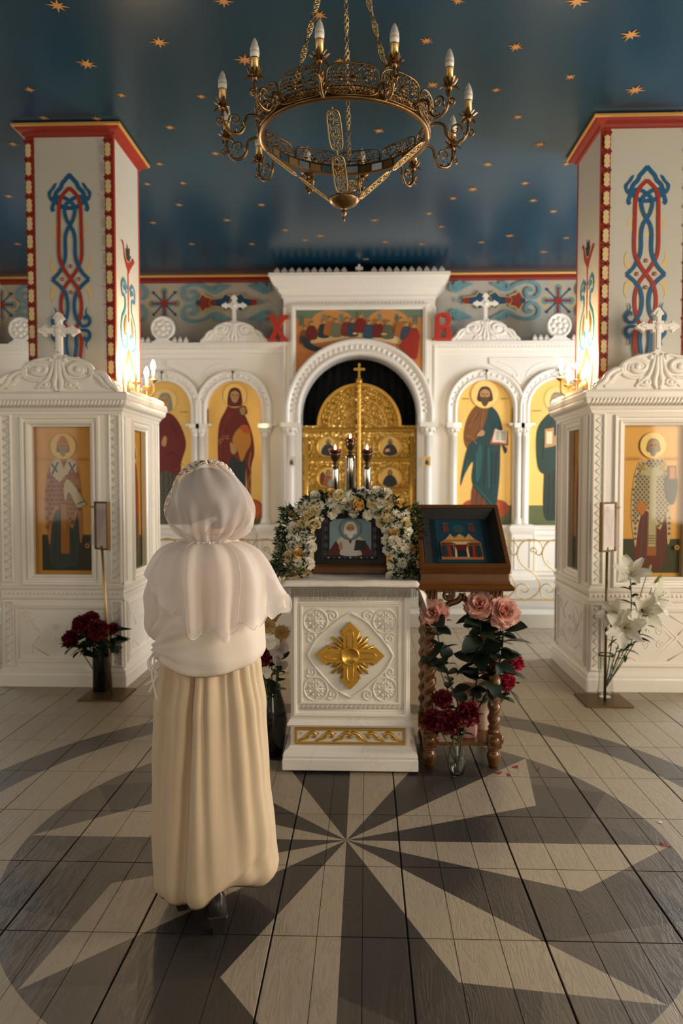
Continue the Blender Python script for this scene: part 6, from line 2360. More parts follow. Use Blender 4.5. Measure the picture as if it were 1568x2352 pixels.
# dark vase on the left of the lectern
vp = [(.05, 0), (.06, .01), (.075, .10), (.085, .19), (.075, .27), (.052, .34), (.045, .37), (.05, .39)]
vase('floor_vase', vp, (-0.515, 4.02, .001), mat('black_ceramic', '11100f', rough=.12, var=.1, coat=.5), 'black ceramic vase of orchids left of the marble lectern', 28)
vb = (-0.515, 4.02, .10)
G6 = 'orchids and chrysanthemums left of the lectern'
for t, me, sc, lab, nm in (((-.50, 3.93, .80), mum_straw, 1.0, 'topmost straw-yellow chrysanthemum left of the marble lectern', 'chrysanthemum'), ((-.53, 3.90, .745), mum_straw, 1.05, 'straw-yellow chrysanthemum just below the topmost one', 'chrysanthemum'),
                           ((-.45, 3.92, .70), mum_straw, .9, 'amber chrysanthemum nearest the lectern corner', 'chrysanthemum'), ((-.515, 3.88, .66), orchid_me[0], 1.15, 'pale orchid under the yellow chrysanthemums', 'orchid'),
                           ((-.455, 3.88, .62), orchid_me[1], 1.2, 'mauve orchid beside the lectern edge', 'orchid'), ((-.455, 3.89, .545), orchid_me[1], 1.0, 'lower mauve orchid hanging beside the lectern', 'orchid'),
                           ((-.535, 3.87, .50), orchid_me[0], 1.05, 'bright white orchid lowest, beside the woman skirt', 'orchid')):
    flower(nm, lab, G6, me, vb, t, sc, (random.uniform(-.3, .3), -1, .35), leaf_peony, 4, (.55, .9), 1.0, (0, -.02))
flower('dark_peony', 'dark maroon bloom among the orchids left of the lectern', G6, peony_dark, vb, (-.555, 3.88, .58), 1.1, (-.1, -1, .3), leaf_rose, 8, (.5, .9), .9)

# petals and a scrap on the floor
fm = mat('fallen_petal', 'b0283a', rough=.6, var=.2, vs=30, transl=.2)
for k, (px, lab) in enumerate((((0.69, 3.80), 'crumpled red petals by the right foot of the wooden lectern'), ((0.735, 3.775), 'long thin red petal beside the crumpled petals'), ((0.79, 3.88), 'single red petal on the light star tip'), ((0.90, 3.855), 'brown dry petal further right on the grey disc'), ((1.24, 3.05), 'red petal lying at the right star tip'))):
    mb = MB()
    g = []
    ln, wd = (.035, .014) if k in (0, 2) else (.045, .007)
    for i in range(5):
        t = i / 4
        w = wd * math.sin(PI * (.12 + .76 * t))
        g.append([(ln * (t - .5), -w, .003 + .004 * math.sin(t * 6)), (ln * (t - .5), 0, .001), (ln * (t - .5), w, .004 + .003 * math.cos(t * 5))])
    mb.rings(g, closed=False, cap0=False, cap1=False)
    o = mb.build('fallen_petal', fm if k != 3 else mat('dry_petal', '6a4a34', rough=.7), None, (px[0], px[1], .0005), (0, 0, k * 1.3 + .4))
    tag(o, lab, 'petal', 'fallen petals')
mb = MB()
mb.add([(-.012, -.006, .001), (.004, -.01, .004), (.012, .004, .001), (.0, .01, .005), (-.01, .008, .002), (0, 0, .006)], [(0, 1, 5), (1, 2, 5), (2, 3, 5), (3, 4, 5), (4, 0, 5)])
o = mb.build('paper_scrap', mat('white_scrap', 'd8d2c8', rough=.7), None, (1.30, 3.26, .0005))
tag(o, 'tiny white scrap on the grey disc edge at the right', 'scrap')
# ---------------------------------------------------------------- chandelier
CHX, CHY, CHZ = -0.10, 3.40, 3.05
CH = empty('chandelier', (CHX, CHY, CHZ), 0, 'brass filigree ring chandelier with twelve unlit candle bulbs on three chains', 'chandelier')
RR = 0.372


def filigree(inside, w, h, cell, seedn):
    """thin pierced tracery inside an outline: list of edges"""
    rg = random.Random(seedn)
    nodes = {}
    edges = []
    nx, ny = int(w / cell) + 3, int(h / (cell * .87)) + 3

    def nd(i, j):
        if (i, j) not in nodes:
            x = (i - nx / 2 + (.5 if j % 2 else 0)) * cell + rg.uniform(-.22, .22) * cell
            z = (j - ny / 2) * cell * .87 + rg.uniform(-.22, .22) * cell
            nodes[(i, j)] = (x, z)
        return nodes[(i, j)]
    for j in range(ny + 1):
        for i in range(nx + 1):
            nb = [(i + 1, j)] + ([(i, j + 1), (i + 1, j + 1)] if j % 2 else [(i - 1, j + 1), (i, j + 1)])
            for q in nb:
                if rg.random() < .42:
                    continue
                a, b = nd(i, j), nd(*q)
                if inside(*a) and inside(*b):
                    edges.append((a, b))
    return edges


def oval(hw, hh, n=6):
    return lambda x, z: (abs(x) / hw) ** n + (abs(z) / hh) ** n < 1 if n < 20 else True


def oval_loop(hw, hh, e=4, n=40):
    out = []
    for i in range(n):
        a = 2 * PI * i / n
        c, s = math.cos(a), math.sin(a)
        out.append((hw * math.copysign(abs(c) ** (2 / e), c), hh * math.copysign(abs(s) ** (2 / e), s)))
    return out


# ring band
mb = MB()
mb.lathe([(RR - .012, -.010), (RR + .008, -.012), (RR + .011, -.004), (RR + .006, .0), (RR + .005, .028), (RR + .011, .032), (RR + .008, .038), (RR - .006, .038), (RR - .010, .03), (RR - .012, -.010)], (0, 0, 0), 72, cap=False)
mb.build('ring_band', BRASS, CH)
# inner mirror inlays
mb = MB()
for i in range(36):
    a0, a1 = 2 * PI * i / 36 + .012, 2 * PI * (i + 1) / 36 - .012
    r = RR - .0135
    mb = MB()
    mb.add([(r * math.cos(a), r * math.sin(a), z) for a, z in ((a0, -.006), (a1, -.006), (a1, .026), (a0, .026))] + [((r + .001) * math.cos(a), (r + .001) * math.sin(a), z) for a, z in ((a0, -.006), (a1, -.006), (a1, .026), (a0, .026))],
           [(0, 1, 2, 3), (7, 6, 5, 4), (0, 4, 5, 1), (1, 5, 6, 2), (2, 6, 7, 3), (3, 7, 4, 0)])
    mb.build('mirror_inlay', SILVER if i % 2 == 0 else BRASS, CH)
# pierced plates standing round the ring: one mesh, ten copies
pw, ph = .107, .058
ed = filigree(oval(pw, ph, 4), 2 * pw, 2 * ph, .0165, 3)
mb = MB()
rp = RR + .012


def bend(p):
    a = p[0] / rp
    return (rp * math.sin(a), -rp * math.cos(a) - .012 * max(0, p[1] + .02) / .07, p[1])


for a, b in ed:
    m_ = ((a[0] + b[0]) / 2 + .002, (a[1] + b[1]) / 2)
    mb.tube([bend(a), bend(m_), bend(b)], .0022, 5)
mb.tube([bend(p) for p in oval_loop(pw, ph)], .0038, 6, closed=True)
for x, z, r in ((0, 0, .014), (.05, .0, .010), (-.05, 0, .010)):
    q = bend((x, z))
    mb.ball((q[0], q[1] - .004, q[2]), (r, .006, r), 8, 5)
plate_me = mb.mesh('pierced_plate', BRASS)
for k in range(11):
    obj('pierced_plate', plate_me, CH, (0, 0, .058), (0, 0, 2 * PI * k / 11 + .12))

# arms with candle bulbs
BULBG = mat('unlit_bulb_glass', 'd8d2c6', rough=.12, var=.03, trans=.25, coat=.3)
BULBB = mat('bulb_base_white', 'e8e2d6', rough=.35, var=.02)


def petals_cup(mb, c, r, n, lift, L_):
    for i in range(n):
        a = 2 * PI * i / n
        ca, sa = math.cos(a), math.sin(a)
        g = []
        for t in (0, .35, .7, 1):
            w = L_ * .34 * math.sin(PI * (.2 + .7 * t))
            rr = r + L_ * t
            z = lift * math.sin(t * 1.9) - .004 * t * t * 4 * (1 if i % 2 else -1)
            g.append([(c[0] + rr * ca - s * w * sa, c[1] + rr * sa + s * w * ca, c[2] + z + (.004 if s else 0)) for s in (-1, 0, 1)])
        mb.rings(g, 0, True, False, False, False)


mb = MB()
arm = spl([(RR + .005, .02), (RR + .04, .035), (RR + .075, .02), (RR + .085, -.025), (RR + .11, -.055), (RR + .15, -.05), (RR + .175, -.015), (RR + .178, .03)], 6)
mb.tube([(0, -r, z) for r, z in arm], .0065, 7)
sp = spiral(RR + .125, .0, .028, 1.4, -.5, 1, 20)
mb.tube([(0, -r, z) for r, z in sp], [.005 - .003 * i / 20 for i in range(21)], 6)
sp = spiral(RR + .19, -.02, .018, 1.2, 2.6, -1, 16)
mb.tube([(0, -r, z) for r, z in sp], .004, 6)
for t in (.45, .6, .75, .88):
    r, z = arm[int(t * (len(arm) - 1))]
    mb.tube([(.0, -r, z), (.012, -r - .008, z + .012), (.018, -r - .004, z + .024)], [.005, .004, .0015], 5)
    mb.tube([(.0, -r, z), (-.012, -r - .008, z + .012), (-.018, -r - .004, z + .024)], [.005, .004, .0015], 5)
arm_me = mb.mesh('candle_arm', BRASS)
RB = RR + .178
mb = MB()
petals_cup(mb, (0, -RB, .038), .006, 8, .010, .034)
petals_cup(mb, (0, -RB, .048), .004, 8, .014, .024)
mb.lathe([(.006, .03), (.012, .036), (.010, .05), (.016, .058), (.013, .064)], (0, -RB, 0), 12)
cup_me = mb.mesh('leaf_cup', BRASS)
mb = MB()
mb.lathe([(.0155, .06), (.016, .11), (.018, .114), (.018, .118), (.014, .12)], (0, -RB, 0), 16)
slv_me = mb.mesh('brass_sleeve', BRASSL)
mb = MB()
mb.lathe([(.0155, .118), (.0185, .132), (.0188, .142)], (0, -RB, 0), 16, 1)
mb.lathe([(.0188, .142), (.0175, .158), (.012, .178), (.005, .193), (.001, .197)], (0, -RB, 0), 16, 0)
blb_me = mb.mesh('candle_bulb', [BULBG, BULBB])
for k in range(12):
    a = math.radians(-98 + 30 * k) + PI / 2
    am = obj('candle_arm', arm_me, CH, None, (0, 0, a))
    for nm, me in (('leaf_cup', cup_me), ('brass_sleeve', slv_me), ('candle_bulb', blb_me)):
        obj(nm, me, am)

# drops of paired oval plates down to the finial
hw_, hh_ = .0275, .083
ed = filigree(oval(hw_, hh_, 4), 2 * hw_, 2 * hh_, .0105, 9)
mb = MB()
for a, b in ed:
    mb.tube([(a[0], 0, a[1]), (b[0], 0, b[1])], .0016, 5)
mb.tube([(p[0], 0, p[1]) for p in oval_loop(hw_, hh_)], .003, 6, closed=True)
mb.tube([(0, 0, hh_), (0, 0, hh_ + .012)], .003, 5)
mb.tube([(0, 0, -hh_), (0, 0, -hh_ - .012)], .003, 5)
drop_me = mb.mesh('oval_plate', BRASSL)
for k, th in enumerate((-96, -6, 84, 174)):
    t = math.radians(th)
    hd = empty('drop_chain', (0, 0, 0), t)
    hd.parent = CH
    p0, p1 = Vector((RR - .005, 0, -.03)), Vector((.055, 0, -.278))
    d = p1 - p0
    an = math.atan2(d.x, -d.z)         # lean of the drop
    for f in (.26, .74):
        c = p0 + d * f
        o = obj('oval_plate', drop_me, hd, tuple(c))
        o.matrix_local = Matrix.Translation(c) @ Matrix.Rotation(-an, 4, 'Y') @ Matrix.Rotation(PI / 2, 4, 'Z')
mb = MB()
mb.lathe([(.0, -.37), (.004, -.365), (.006, -.35), (.003, -.345), (.012, -.335), (.014, -.325), (.008, -.318), (.010, -.31), (.03, -.305), (.055, -.29), (.068, -.275), (.070, -.268), (.06, -.262), (.045, -.262), (.0, -.255)], (0, 0, 0), 24, rf=lambda a, z: 1 + .03 * math.cos(12 * a))
mb.build('finial', BRASS, CH)
# chains: a pierced spindle and a ring, repeated
mb = MB()
for i in range(3):
    a0 = 2 * PI * i / 3
    mb.tube([((.004 + .007 * math.sin(PI * t / 14)) * math.cos(a0 + t * .5), (.004 + .007 * math.sin(PI * t / 14)) * math.sin(a0 + t * .5), -.05 + .1 * t / 14) for t in range(15)], .0022, 5)
    mb.tube([((.004 + .007 * math.sin(PI * t / 14)) * math.cos(a0 - t * .5), (.004 + .007 * math.sin(PI * t / 14)) * math.sin(a0 - t * .5), -.05 + .1 * t / 14) for t in range(15)], .0022, 5)
for z in (-.052, .052):
    mb.ball((0, 0, z), .006, 6, 4)
spin_me = mb.mesh('chain_spindle', BRASSL)
mb = MB()
mb.tube([(.0085 * math.cos(2 * PI * i / 12), 0, .013 * math.sin(2 * PI * i / 12)) for i in range(12)], .0022, 5, closed=True)
link_me = mb.mesh('chain_link', BRASS)
HOOK = Vector((0, 0, ZC - CHZ - .06))
for th in (-122, -58, 88):
    t = math.radians(th)
    p0 = Vector((RR * math.cos(t), RR * math.sin(t), .05))
    d = HOOK - p0
    ch = empty('chain', tuple(p0))
    ch.parent = CH
    q = d.to_track_quat('Z', 'Y')
    n = 8
    st = d.length / n
    for k in range(n):
        o = obj('chain_spindle', spin_me, ch, tuple(d * ((k + .5) / n)))
        o.rotation_mode = 'QUATERNION'
        o.rotation_quaternion = q
        o.scale = (1, 1, (st - .02) / .116)
        o = obj('chain_link', link_me, ch, tuple(d * ((k + 1.0) / n)))
        o.rotation_mode = 'QUATERNION'
        o.rotation_quaternion = q
mb = MB()
mb.tube([(.205, -.325, .06), (.185, -.29, .16), (.15, -.225, .30), (.125, -.2, .42), (.09, -.14, .62), (.03, -.04, .98)], .004, 6)
mb.build('power_cord', mat('beige_cord', 'b5a184', rough=.5), CH)
mb = MB()
mb.lathe([(.02, -.075), (.03, -.06), (.05, -.04), (.07, -.01), (.07, 0)], (0, 0, ZC - CHZ), 20)
mb.build('ceiling_rose', BRASS, CH)
# ---------------------------------------------------------------- the woman
WM = empty('person', (-0.545, 2.55, 0), 0, 'woman seen from behind in sheer white headscarf, white blouse and long beige skirt', 'person')
SKINM = mat('skin', 'c99a7c', rough=.5, var=.06)
me = bpy.data.meshes.new('body')
V = [(0, .02, .90), (0, .03, 1.05), (0, .035, 1.19), (-.005, .04, 1.285), (-.012, .055, 1.33), (-.02, .06, 1.39), (-.02, .055, 1.45), (-.015, .045, 1.50),
     (-.05, .105, 1.37), (-.068, .135, 1.405),
     (-.085, .02, .86), (-.09, .05, .48), (-.10, .03, .09), (-.13, .15, .035),
     (.085, .02, .86), (.075, .03, .47), (.045, -.09, .115), (.02, .04, .03),
     (-.13, .035, 1.235), (-.178, .03, 1.0), (-.085, .20, 1.03), (-.05, .245, 1.05),
     (.13, .045, 1.235), (.135, .13, 1.02), (.02, .215, 1.03), (-.02, .255, 1.05)]
E_ = [(0, 1), (1, 2), (2, 3), (3, 4), (4, 5), (5, 6), (6, 7), (5, 8), (8, 9), (0, 10), (10, 11), (11, 12), (12, 13), (0, 14), (14, 15), (15, 16), (16, 17), (2, 18), (18, 19), (19, 20), (20, 21), (2, 22), (22, 23), (23, 24), (24, 25)]
Rad = [.12, .105, .11, .055, .05, .07, .088, .07, .045, .014, .085, .055, .036, .022, .085, .055, .036, .022, .055, .042, .026, .028, .055, .042, .026, .028]
# five fingers on each hand, curled together in front
fing = []
for hv, s in ((21, 1), (25, -1)):
    for k in range(5):
        b = Vector(V[hv])
        off = Vector(((k - 2) * .013, 0, -.004 * abs(k - 2)))
        L_ = (.030, .042, .046, .043, .034)[k]
        dirv = Vector((.35 * s, .8, .25 - .12 * k)).normalized() if k else Vector((.9 * s, .35, .5)).normalized()
        a = len(V)
        p1 = b + off + dirv * (.02 + L_ * .5)
        p2 = p1 + (dirv + Vector((.6 * s, -.2, -.4))).normalized() * L_ * .6
        V += [tuple(p1), tuple(p2)]
        Rad += [.009, .007]
        E_ += [(hv, a), (a, a + 1)]
me.from_pydata(V, E_, [])
me.materials.append(SKINM)
body = bpy.data.objects.new('body', me)
COL.objects.link(body)
body.parent = WM
bm = bmesh.new()
bm.from_mesh(me)
lay = bm.verts.layers.skin.verify()
bm.verts.ensure_lookup_table()
for v, r in zip(bm.verts, Rad):
    v[lay].radius = (r, r)
bm.verts[0][lay].use_root = True
bm.to_mesh(me)
bm.free()
sk = body.modifiers.new('skin', 'SKIN')
sk.use_smooth_shade = True
ss = body.modifiers.new('subd', 'SUBSURF')
ss.levels = ss.render_levels = 2
# eyes and lips, brows: the face looks left and away
FACE = Vector((-.55, .83, 0)).normalized()
SIDE = Vector((.83, .55, 0)).normalized()
hc = Vector((-.02, .058, 1.435))
mb = MB()
for s in (1, -1):
    c = hc + FACE * .088 + SIDE * (.03 * s) + Vector((0, 0, .0))
    mb = MB()
    mb.ball(tuple(c), (.011, .011, .007), 8, 6)
    mb.build('eye', mat('eye_white', 'd8d0c4', rough=.2), body)
mb = MB()
c = hc + FACE * .092 + Vector((0, 0, -.062))
mb.ball(tuple(c), (.018, .012, .007), 8, 6)
mb.build('lips', mat('lip', 'a5605a', rough=.4), body)
# hair: cap with a low knot
HAIRM = mat('brown_hair', '4a3a2e', rough=.5, var=.25, vs=20, streak=(3, 3, 14))
mb = MB()
n1, n2 = 20, 14
g = []
for i in range(n1 + 1):
    ph = (PI * .62) * i / n1           # from the back of the head round to the hairline
    row = []
    for j in range(n2 * 2):
        ps = 2 * PI * j / (n2 * 2)
        d = -FACE * math.cos(ph) + (SIDE * math.cos(ps) + Vector((0, 0, 1)) * math.sin(ps)) * math.sin(ph)
        p = hc + Vector((d.x * .108, d.y * .108, d.z * .112 + .012))
        row.append(tuple(p))
    g.append(row)
mb.rings(g, 0, True, True, True, False)
kn = hc - FACE * .105 + Vector((0, 0, -.045))
mb.ball(tuple(kn), (.05, .045, .045), 12, 8)
mb.build('hair', HAIRM, body)

# skirt
SKIRTM = mat('beige_linen', 'd8c1a2', rough=.75, var=.05, vs=60, bump=.05, bs=180, streak=(1, 1, .15), transl=.08, spec=.2)
NT, NZ = 300, 60
rg = random.Random(5)
VAL = [(-101, .22, 3.4, .35), (-130, .12, 5, .55), (-150, .05, 7, .5), (-87, .10, 2.4, .9), (-70, .11, 8, .2), (-60, .08, 2.6, .95), (-44, .09, 3.2, .6), (-30, .05, 2.5, .8), (-18, .06, 5, .4), (-114, .035, 2.4, 1.0), (-172, .05, 7, .3), (0, .04, 8, .2),
       (25, .05, 8, .2), (50, .06, 9, .2), (75, .06, 8, .2), (100, .06, 9, .2), (125, .06, 8, .2), (150, .06, 9, .2)]


def lerp_tab(tab, z):
    for (z0, *a), (z1, *b) in zip(tab, tab[1:]):
        if z0 >= z >= z1:
            t = (z0 - z) / (z0 - z1)
            t = t * t * (3 - 2 * t)
            return [p + (q - p) * t for p, q in zip(a, b)]
    return list(tab[-1][1:]) if z < tab[-1][0] else list(tab[0][1:])


SK = [(.96, .150, .120, .0, .02), (.86, .178, .145, .0, .01), (.72, .200, .165, .0, .0), (.5, .214, .180, .0, .0), (.28, .228, .190, .004, .0), (.10, .238, .192, .010, .0), (-.05, .236, .188, .012, .0)]


def hem_z(a):
    d = math.degrees(a)
    left = max(0, math.cos(math.radians(d - 180)))
    right = max(0, math.cos(math.radians(d)))
    back = max(0, math.cos(math.radians(d + 90)))
    return .035 + .06 * back + .07 * right + .006 * math.sin(a * 5)


rows = []
for i in range(NZ + 1):
    t = i / NZ
    row = []
    for j in range(NT):
        a = 2 * PI * j / NT - PI
        zh = hem_z(a)
        z = .96 + (zh - .96) * t
        hx, hy, ox, oy = lerp_tab(SK, z)
        d = math.degrees(a)
        f = 0.0
        for (vd, dep, w, fade) in VAL:
            drift = (vd + 90) * .22 * t + (-9 * t * t if -110 < vd < -90 else 0)
            dd = (d - vd - drift + 180) % 360 - 180
            ww = w * (.8 + 1.8 * t)
            f -= dep * (1.15 - fade * t ** .8) * math.exp(-(dd / ww) ** 2)
        f += .018 * t * math.sin(a * 3 + 1.2) + .02 * math.exp(-((z - .22) / .12) ** 2) * math.sin(a * 5 + 2) + .02 * noise.noise(Vector((math.cos(a) * 2.4, math.sin(a) * 2.4, z * 3)))
        # the hem rolls under, most of all on the right where it is caught up
        ro = max(0, (t - .93) / .07)
        pull = .10 + .10 * max(0, math.cos(a + .55))
        k = 1 + f - pull * ro * ro
        # diagonal tuck low on the right of the back
        dd = (d + 52 + 180) % 360 - 180
        u = dd / 28
        tuck = math.exp(-u * u) * math.exp(-((z - (.17 + .0022 * dd)) / .022) ** 2)
        k -= .10 * tuck
        row.append((ox + hx * k * math.cos(a), oy + hy * k * math.sin(a), z + .010 * ro * math.sin(a * 4)))
    rows.append(row)
mb = MB()
mb.rings(rows, 0, True, True, False, False)
mb.build('skirt', SKIRTM, WM, solid=.003)

# blouse: soft body drawn to the left hip
BLOUSE = mat('white_crepe', 'f0e2d3', rough=.7, var=.03, vs=40, bump=.04, bs=160, transl=.12, spec=.2)
BL = [(1.325, .058, .058, -.008, .05), (1.30, .100, .075, -.004, .045), (1.265, .165, .098, 0, .035), (1.22, .188, .120, 0, .03), (1.15, .190, .138, 0, .02), (1.05, .186, .146, 0, .012), (.96, .190, .158, 0, .006), (.90, .192, .172, 0, .002), (.875, .184, .170, 0, 0), (.862, .165, .150, 0, 0)]
rows = []
NZ2 = 44
for i in range(NZ2 + 1):
    t = i / NZ2
    row = []
    for j in range(NT):
        a = 2 * PI * j / NT - PI
        zb = 1.325 + (.862 - 1.325) * t
        hx, hy, ox, oy = lerp_tab(BL, zb)
        d = math.degrees(a)
        dz = .055 * max(0, math.cos(math.radians(d - 180))) ** 2 + .03 * max(0, math.cos(a)) ** 2
        z = zb + dz * t ** 2
        # creases fan from the left hip across the back
        px, pz = -.19, .93
        X = hx * math.cos(a)
        ang = math.atan2(z - pz, X - px + .02)
        rad = math.hypot(z - pz, X - px)
        back = max(0, -math.sin(a)) ** .5
        f = .10 * math.sin(ang * 13) * math.exp(-rad * 6.0) * back
        f += .055 * math.sin((z - .12 * X) * 75) * math.exp(-((X + .05) / .14) ** 2) * math.exp(-((z - .99) / .06) ** 2) * back
        f += .055 * (1 - 2 * abs(math.sin(ang * 5.5 + .4))) * math.exp(-rad * 2.6) * back * min(1, rad * 9)
        f += .014 * math.sin(a * 9 + z * 14) * t + .012 * noise.noise(Vector((X * 9, a, z * 12)))
        row.append((ox + hx * (1 + f) * math.cos(a), oy + hy * (1 + f) * math.sin(a), z))
    rows.append(row)
mb = MB()
mb.rings(rows, 0, True, True, False, False)
mb.build('blouse', BLOUSE, WM, solid=.002)


def sleeve(pts, rad, seed):
    P_ = [Vector(p) for p in spl(pts, 7)]
    n = len(P_)
    g = []
    prev = None
    for i, p in enumerate(P_):
        t = (P_[min(i + 1, n - 1)] - P_[max(i - 1, 0)]).normalized()
        u = (prev - t * prev.dot(t)) if prev else Vector((0, 1, 0)).cross(t)
        u.normalize()
        prev = u
        w = t.cross(u)
        f = i / (n - 1)
        k = f * (len(rad) - 1)
        r = rad[int(k)] + (rad[min(int(k) + 1, len(rad) - 1)] - rad[int(k)]) * (k - int(k))
        row = []
        for j in range(28):
            a = 2 * PI * j / 28
            q = r * (1 + .07 * math.sin(f * 34 + 2.2 * math.sin(a + seed)) * (.4 + f) + .05 * math.sin(a * 4 + seed + f * 5))
            row.append(tuple(p + (u * math.cos(a) + w * math.sin(a)) * q))
        g.append(row)
    mb = MB()
    mb.rings(g, 0, True, True, False, False)
    return mb.build('sleeve', BLOUSE, WM, solid=.002)


sleeve([(-.12, .035, 1.235), (-.158, .03, 1.175), (-.178, .015, 1.09), (-.176, .03, 1.0), (-.15, .09, .985), (-.11, .175, 1.01)], [.05, .056, .052, .052, .050, .036], 1)
sleeve([(.12, .045, 1.235), (.135, .07, 1.17), (.138, .10, 1.10), (.13, .13, 1.03), (.095, .16, 1.0), (.05, .195, 1.015)], [.05, .052, .050, .048, .046, .036], 3)
# drawstring at the left hip
mb = MB()
for k, (x, z) in enumerate(((-.005, .80), (.008, .775), (-.012, .825))):
    mb.tube(spl([(-.168, -.09, .935), (-.172 + x, -.108, .90), (-.165 - x, -.11, .86), (-.172 + x * 2, -.112, z)], 6), .003, 6)
mb.tube(spl([(-.168, -.095, .93), (-.185, -.11, .905), (-.175, -.115, .875), (-.165, -.105, .90), (-.168, -.095, .93)], 6), .003, 6)
mb.build('drawstring', BLOUSE, WM)

# headscarf: sheer hood gathered at the nape, lace edge round the face, cape over the shoulders
SHEER = sheer('sheer_organza', 'fdf0e8', .52, .30)
SHEER2 = sheer('sheer_organza_cape', 'fff3ec', .70, .25)
LACE = mat('ivory_lace', 'd3ad92', rough=.7, var=.12, vs=60, bump=.8, bs=90, bkind='voronoi', transl=.2)
scarf = empty('headscarf')
scarf.parent = WM
hcS = Vector((-.002, .02, 1.422))
tie = Vector((.002, -.055, 1.285))
FA = Vector((-.62, .78, .05)).normalized()
SI = FA.cross(Vector((0, 0, 1))).normalized()
UP = SI.cross(FA).normalized()


def hood(ph, ps):
    d = -FA * math.cos(ph) + (SI * math.cos(ps) + UP * math.sin(ps)) * math.sin(ph)
    rx = .142 if d.x < 0 else .152 - .045 * max(0, d.z)
    rz = .160 if d.z > 0 else .150
    p = hcS + Vector((d.x * rx, d.y * .148, d.z * rz))
    # bag at the back of the head, lower right
    lo = max(0, 1.40 - p.z)
    if p.z < 1.37:
        t = min(1, (1.37 - p.z) / .095)
        k = t * t * .72
        p.x += (tie.x - p.x) * k
        p.y += (tie.y - p.y) * k
    v = p - hcS
    azi = math.atan2(p.x - tie.x, -(p.y - tie.y) + .05)
    low = max(0, min(1, (1.46 - p.z) / .16))
    pl = .010 * math.sin(azi * 15) * low + .006 * math.sin(azi * 7 + p.z * 30) + .012 * noise.noise(Vector((p.x * 11, p.y * 11, p.z * 9)))
    bulge = .014 * math.exp(-((p.x - .12) / .06) ** 2) * math.exp(-((p.z - 1.385) / .05) ** 2)
    p += v.normalized() * (pl + bulge)
    if p.z < 1.283:
        p.z = 1.283
    return p


def rim(ps):
    return min(2.0, 1.50 + .42 * (1 - math.sin(ps)))


N1, N2 = 44, 110
rows = [[tuple(hood(.03 + (rim(2 * PI * j / N2) - .03) * i / N1, 2 * PI * j / N2)) for j in range(N2)] for i in range(N1 + 1)]
mb = MB()
mb.rings(rows, 0, True, True, True, False)
mb.build('hood', SHEER, scarf)


# overlapping folds that read whiter against the hood
for a0, a1, f0, f1 in ((3.55, 4.15, .35, 1.25), (4.35, 4.62, .7, 1.35), (5.2, 6.0, .75, 1.5)):
    rows = [[tuple(hcS + (hood(f0 + (f1 - f0) * i / 16, a0 + (a1 - a0) * (j / 10) * (.45 + .55 * i / 16)) - hcS) * (1.015 + .012 * math.sin(PI * j / 10))) for j in range(11)] for i in range(17)]
    mb = MB()
    mb.rings(rows, 0, True, False, False, False)
    mb.build('fold', SHEER, scarf)


def on_lace(f, ps, k=1.014):
    return hcS + (hood(rim(ps) - .24 + .25 * f, ps) - hcS) * k


rows = [[tuple(on_lace(i / 8 + (.03 * math.sin(2 * PI * j / N2 * 26) if i == 0 else 0), 2 * PI * j / N2)) for j in range(N2)] for i in range(9)]
mb = MB()
mb.rings(rows, 0, True, True, False, False)
mb.build('lace_edge', LACE, scarf, solid=.0012)
mb = MB()
for k in range(30):
    ps = -.4 + 4.2 * k / 29
    for c in (.3, .7):
        sp = spiral(0, 0, .30, 1.3, k, 1 if k % 2 else -1, 14)
        mb.tube([tuple(on_lace(c + p[0] * .8, ps + p[1] * .20, 1.022)) for p in sp], .0017, 4)
mb.tube([tuple(on_lace(.02, 2 * PI * j / N2, 1.02)) for j in range(N2)], .0012, 4, closed=True)
mb.tube([tuple(on_lace(1.0, 2 * PI * j / N2, 1.02)) for j in range(N2)], .0012, 4, closed=True)
mb.build('lace_scrolls', mat('lace_thread', 'fff3e6', rough=.7), scarf)

CP = [(180, 1.195, .205, .195), (205, 1.15, .205, .200), (225, 1.105, .198, .200), (250, 1.07, .190, .190), (270, 1.03, .185, .190), (292, 1.02, .19, .20), (315, 1.03, .20, .222), (338, 1.04, .205, .248), (360, 1.10, .205, .262), (385, 1.15, .2, .24), (410, 1.18, .18, .2)]


def cap_tab(d):
    for (d0, *a), (d1, *b) in zip(CP, CP[1:]):
        if d0 <= d <= d1:
            t = (d - d0) / (d1 - d0)
            return [p + (q - p) * t for p, q in zip(a, b)]
    return list(CP[0][1:]) if d < CP[0][0] else list(CP[-1][1:])


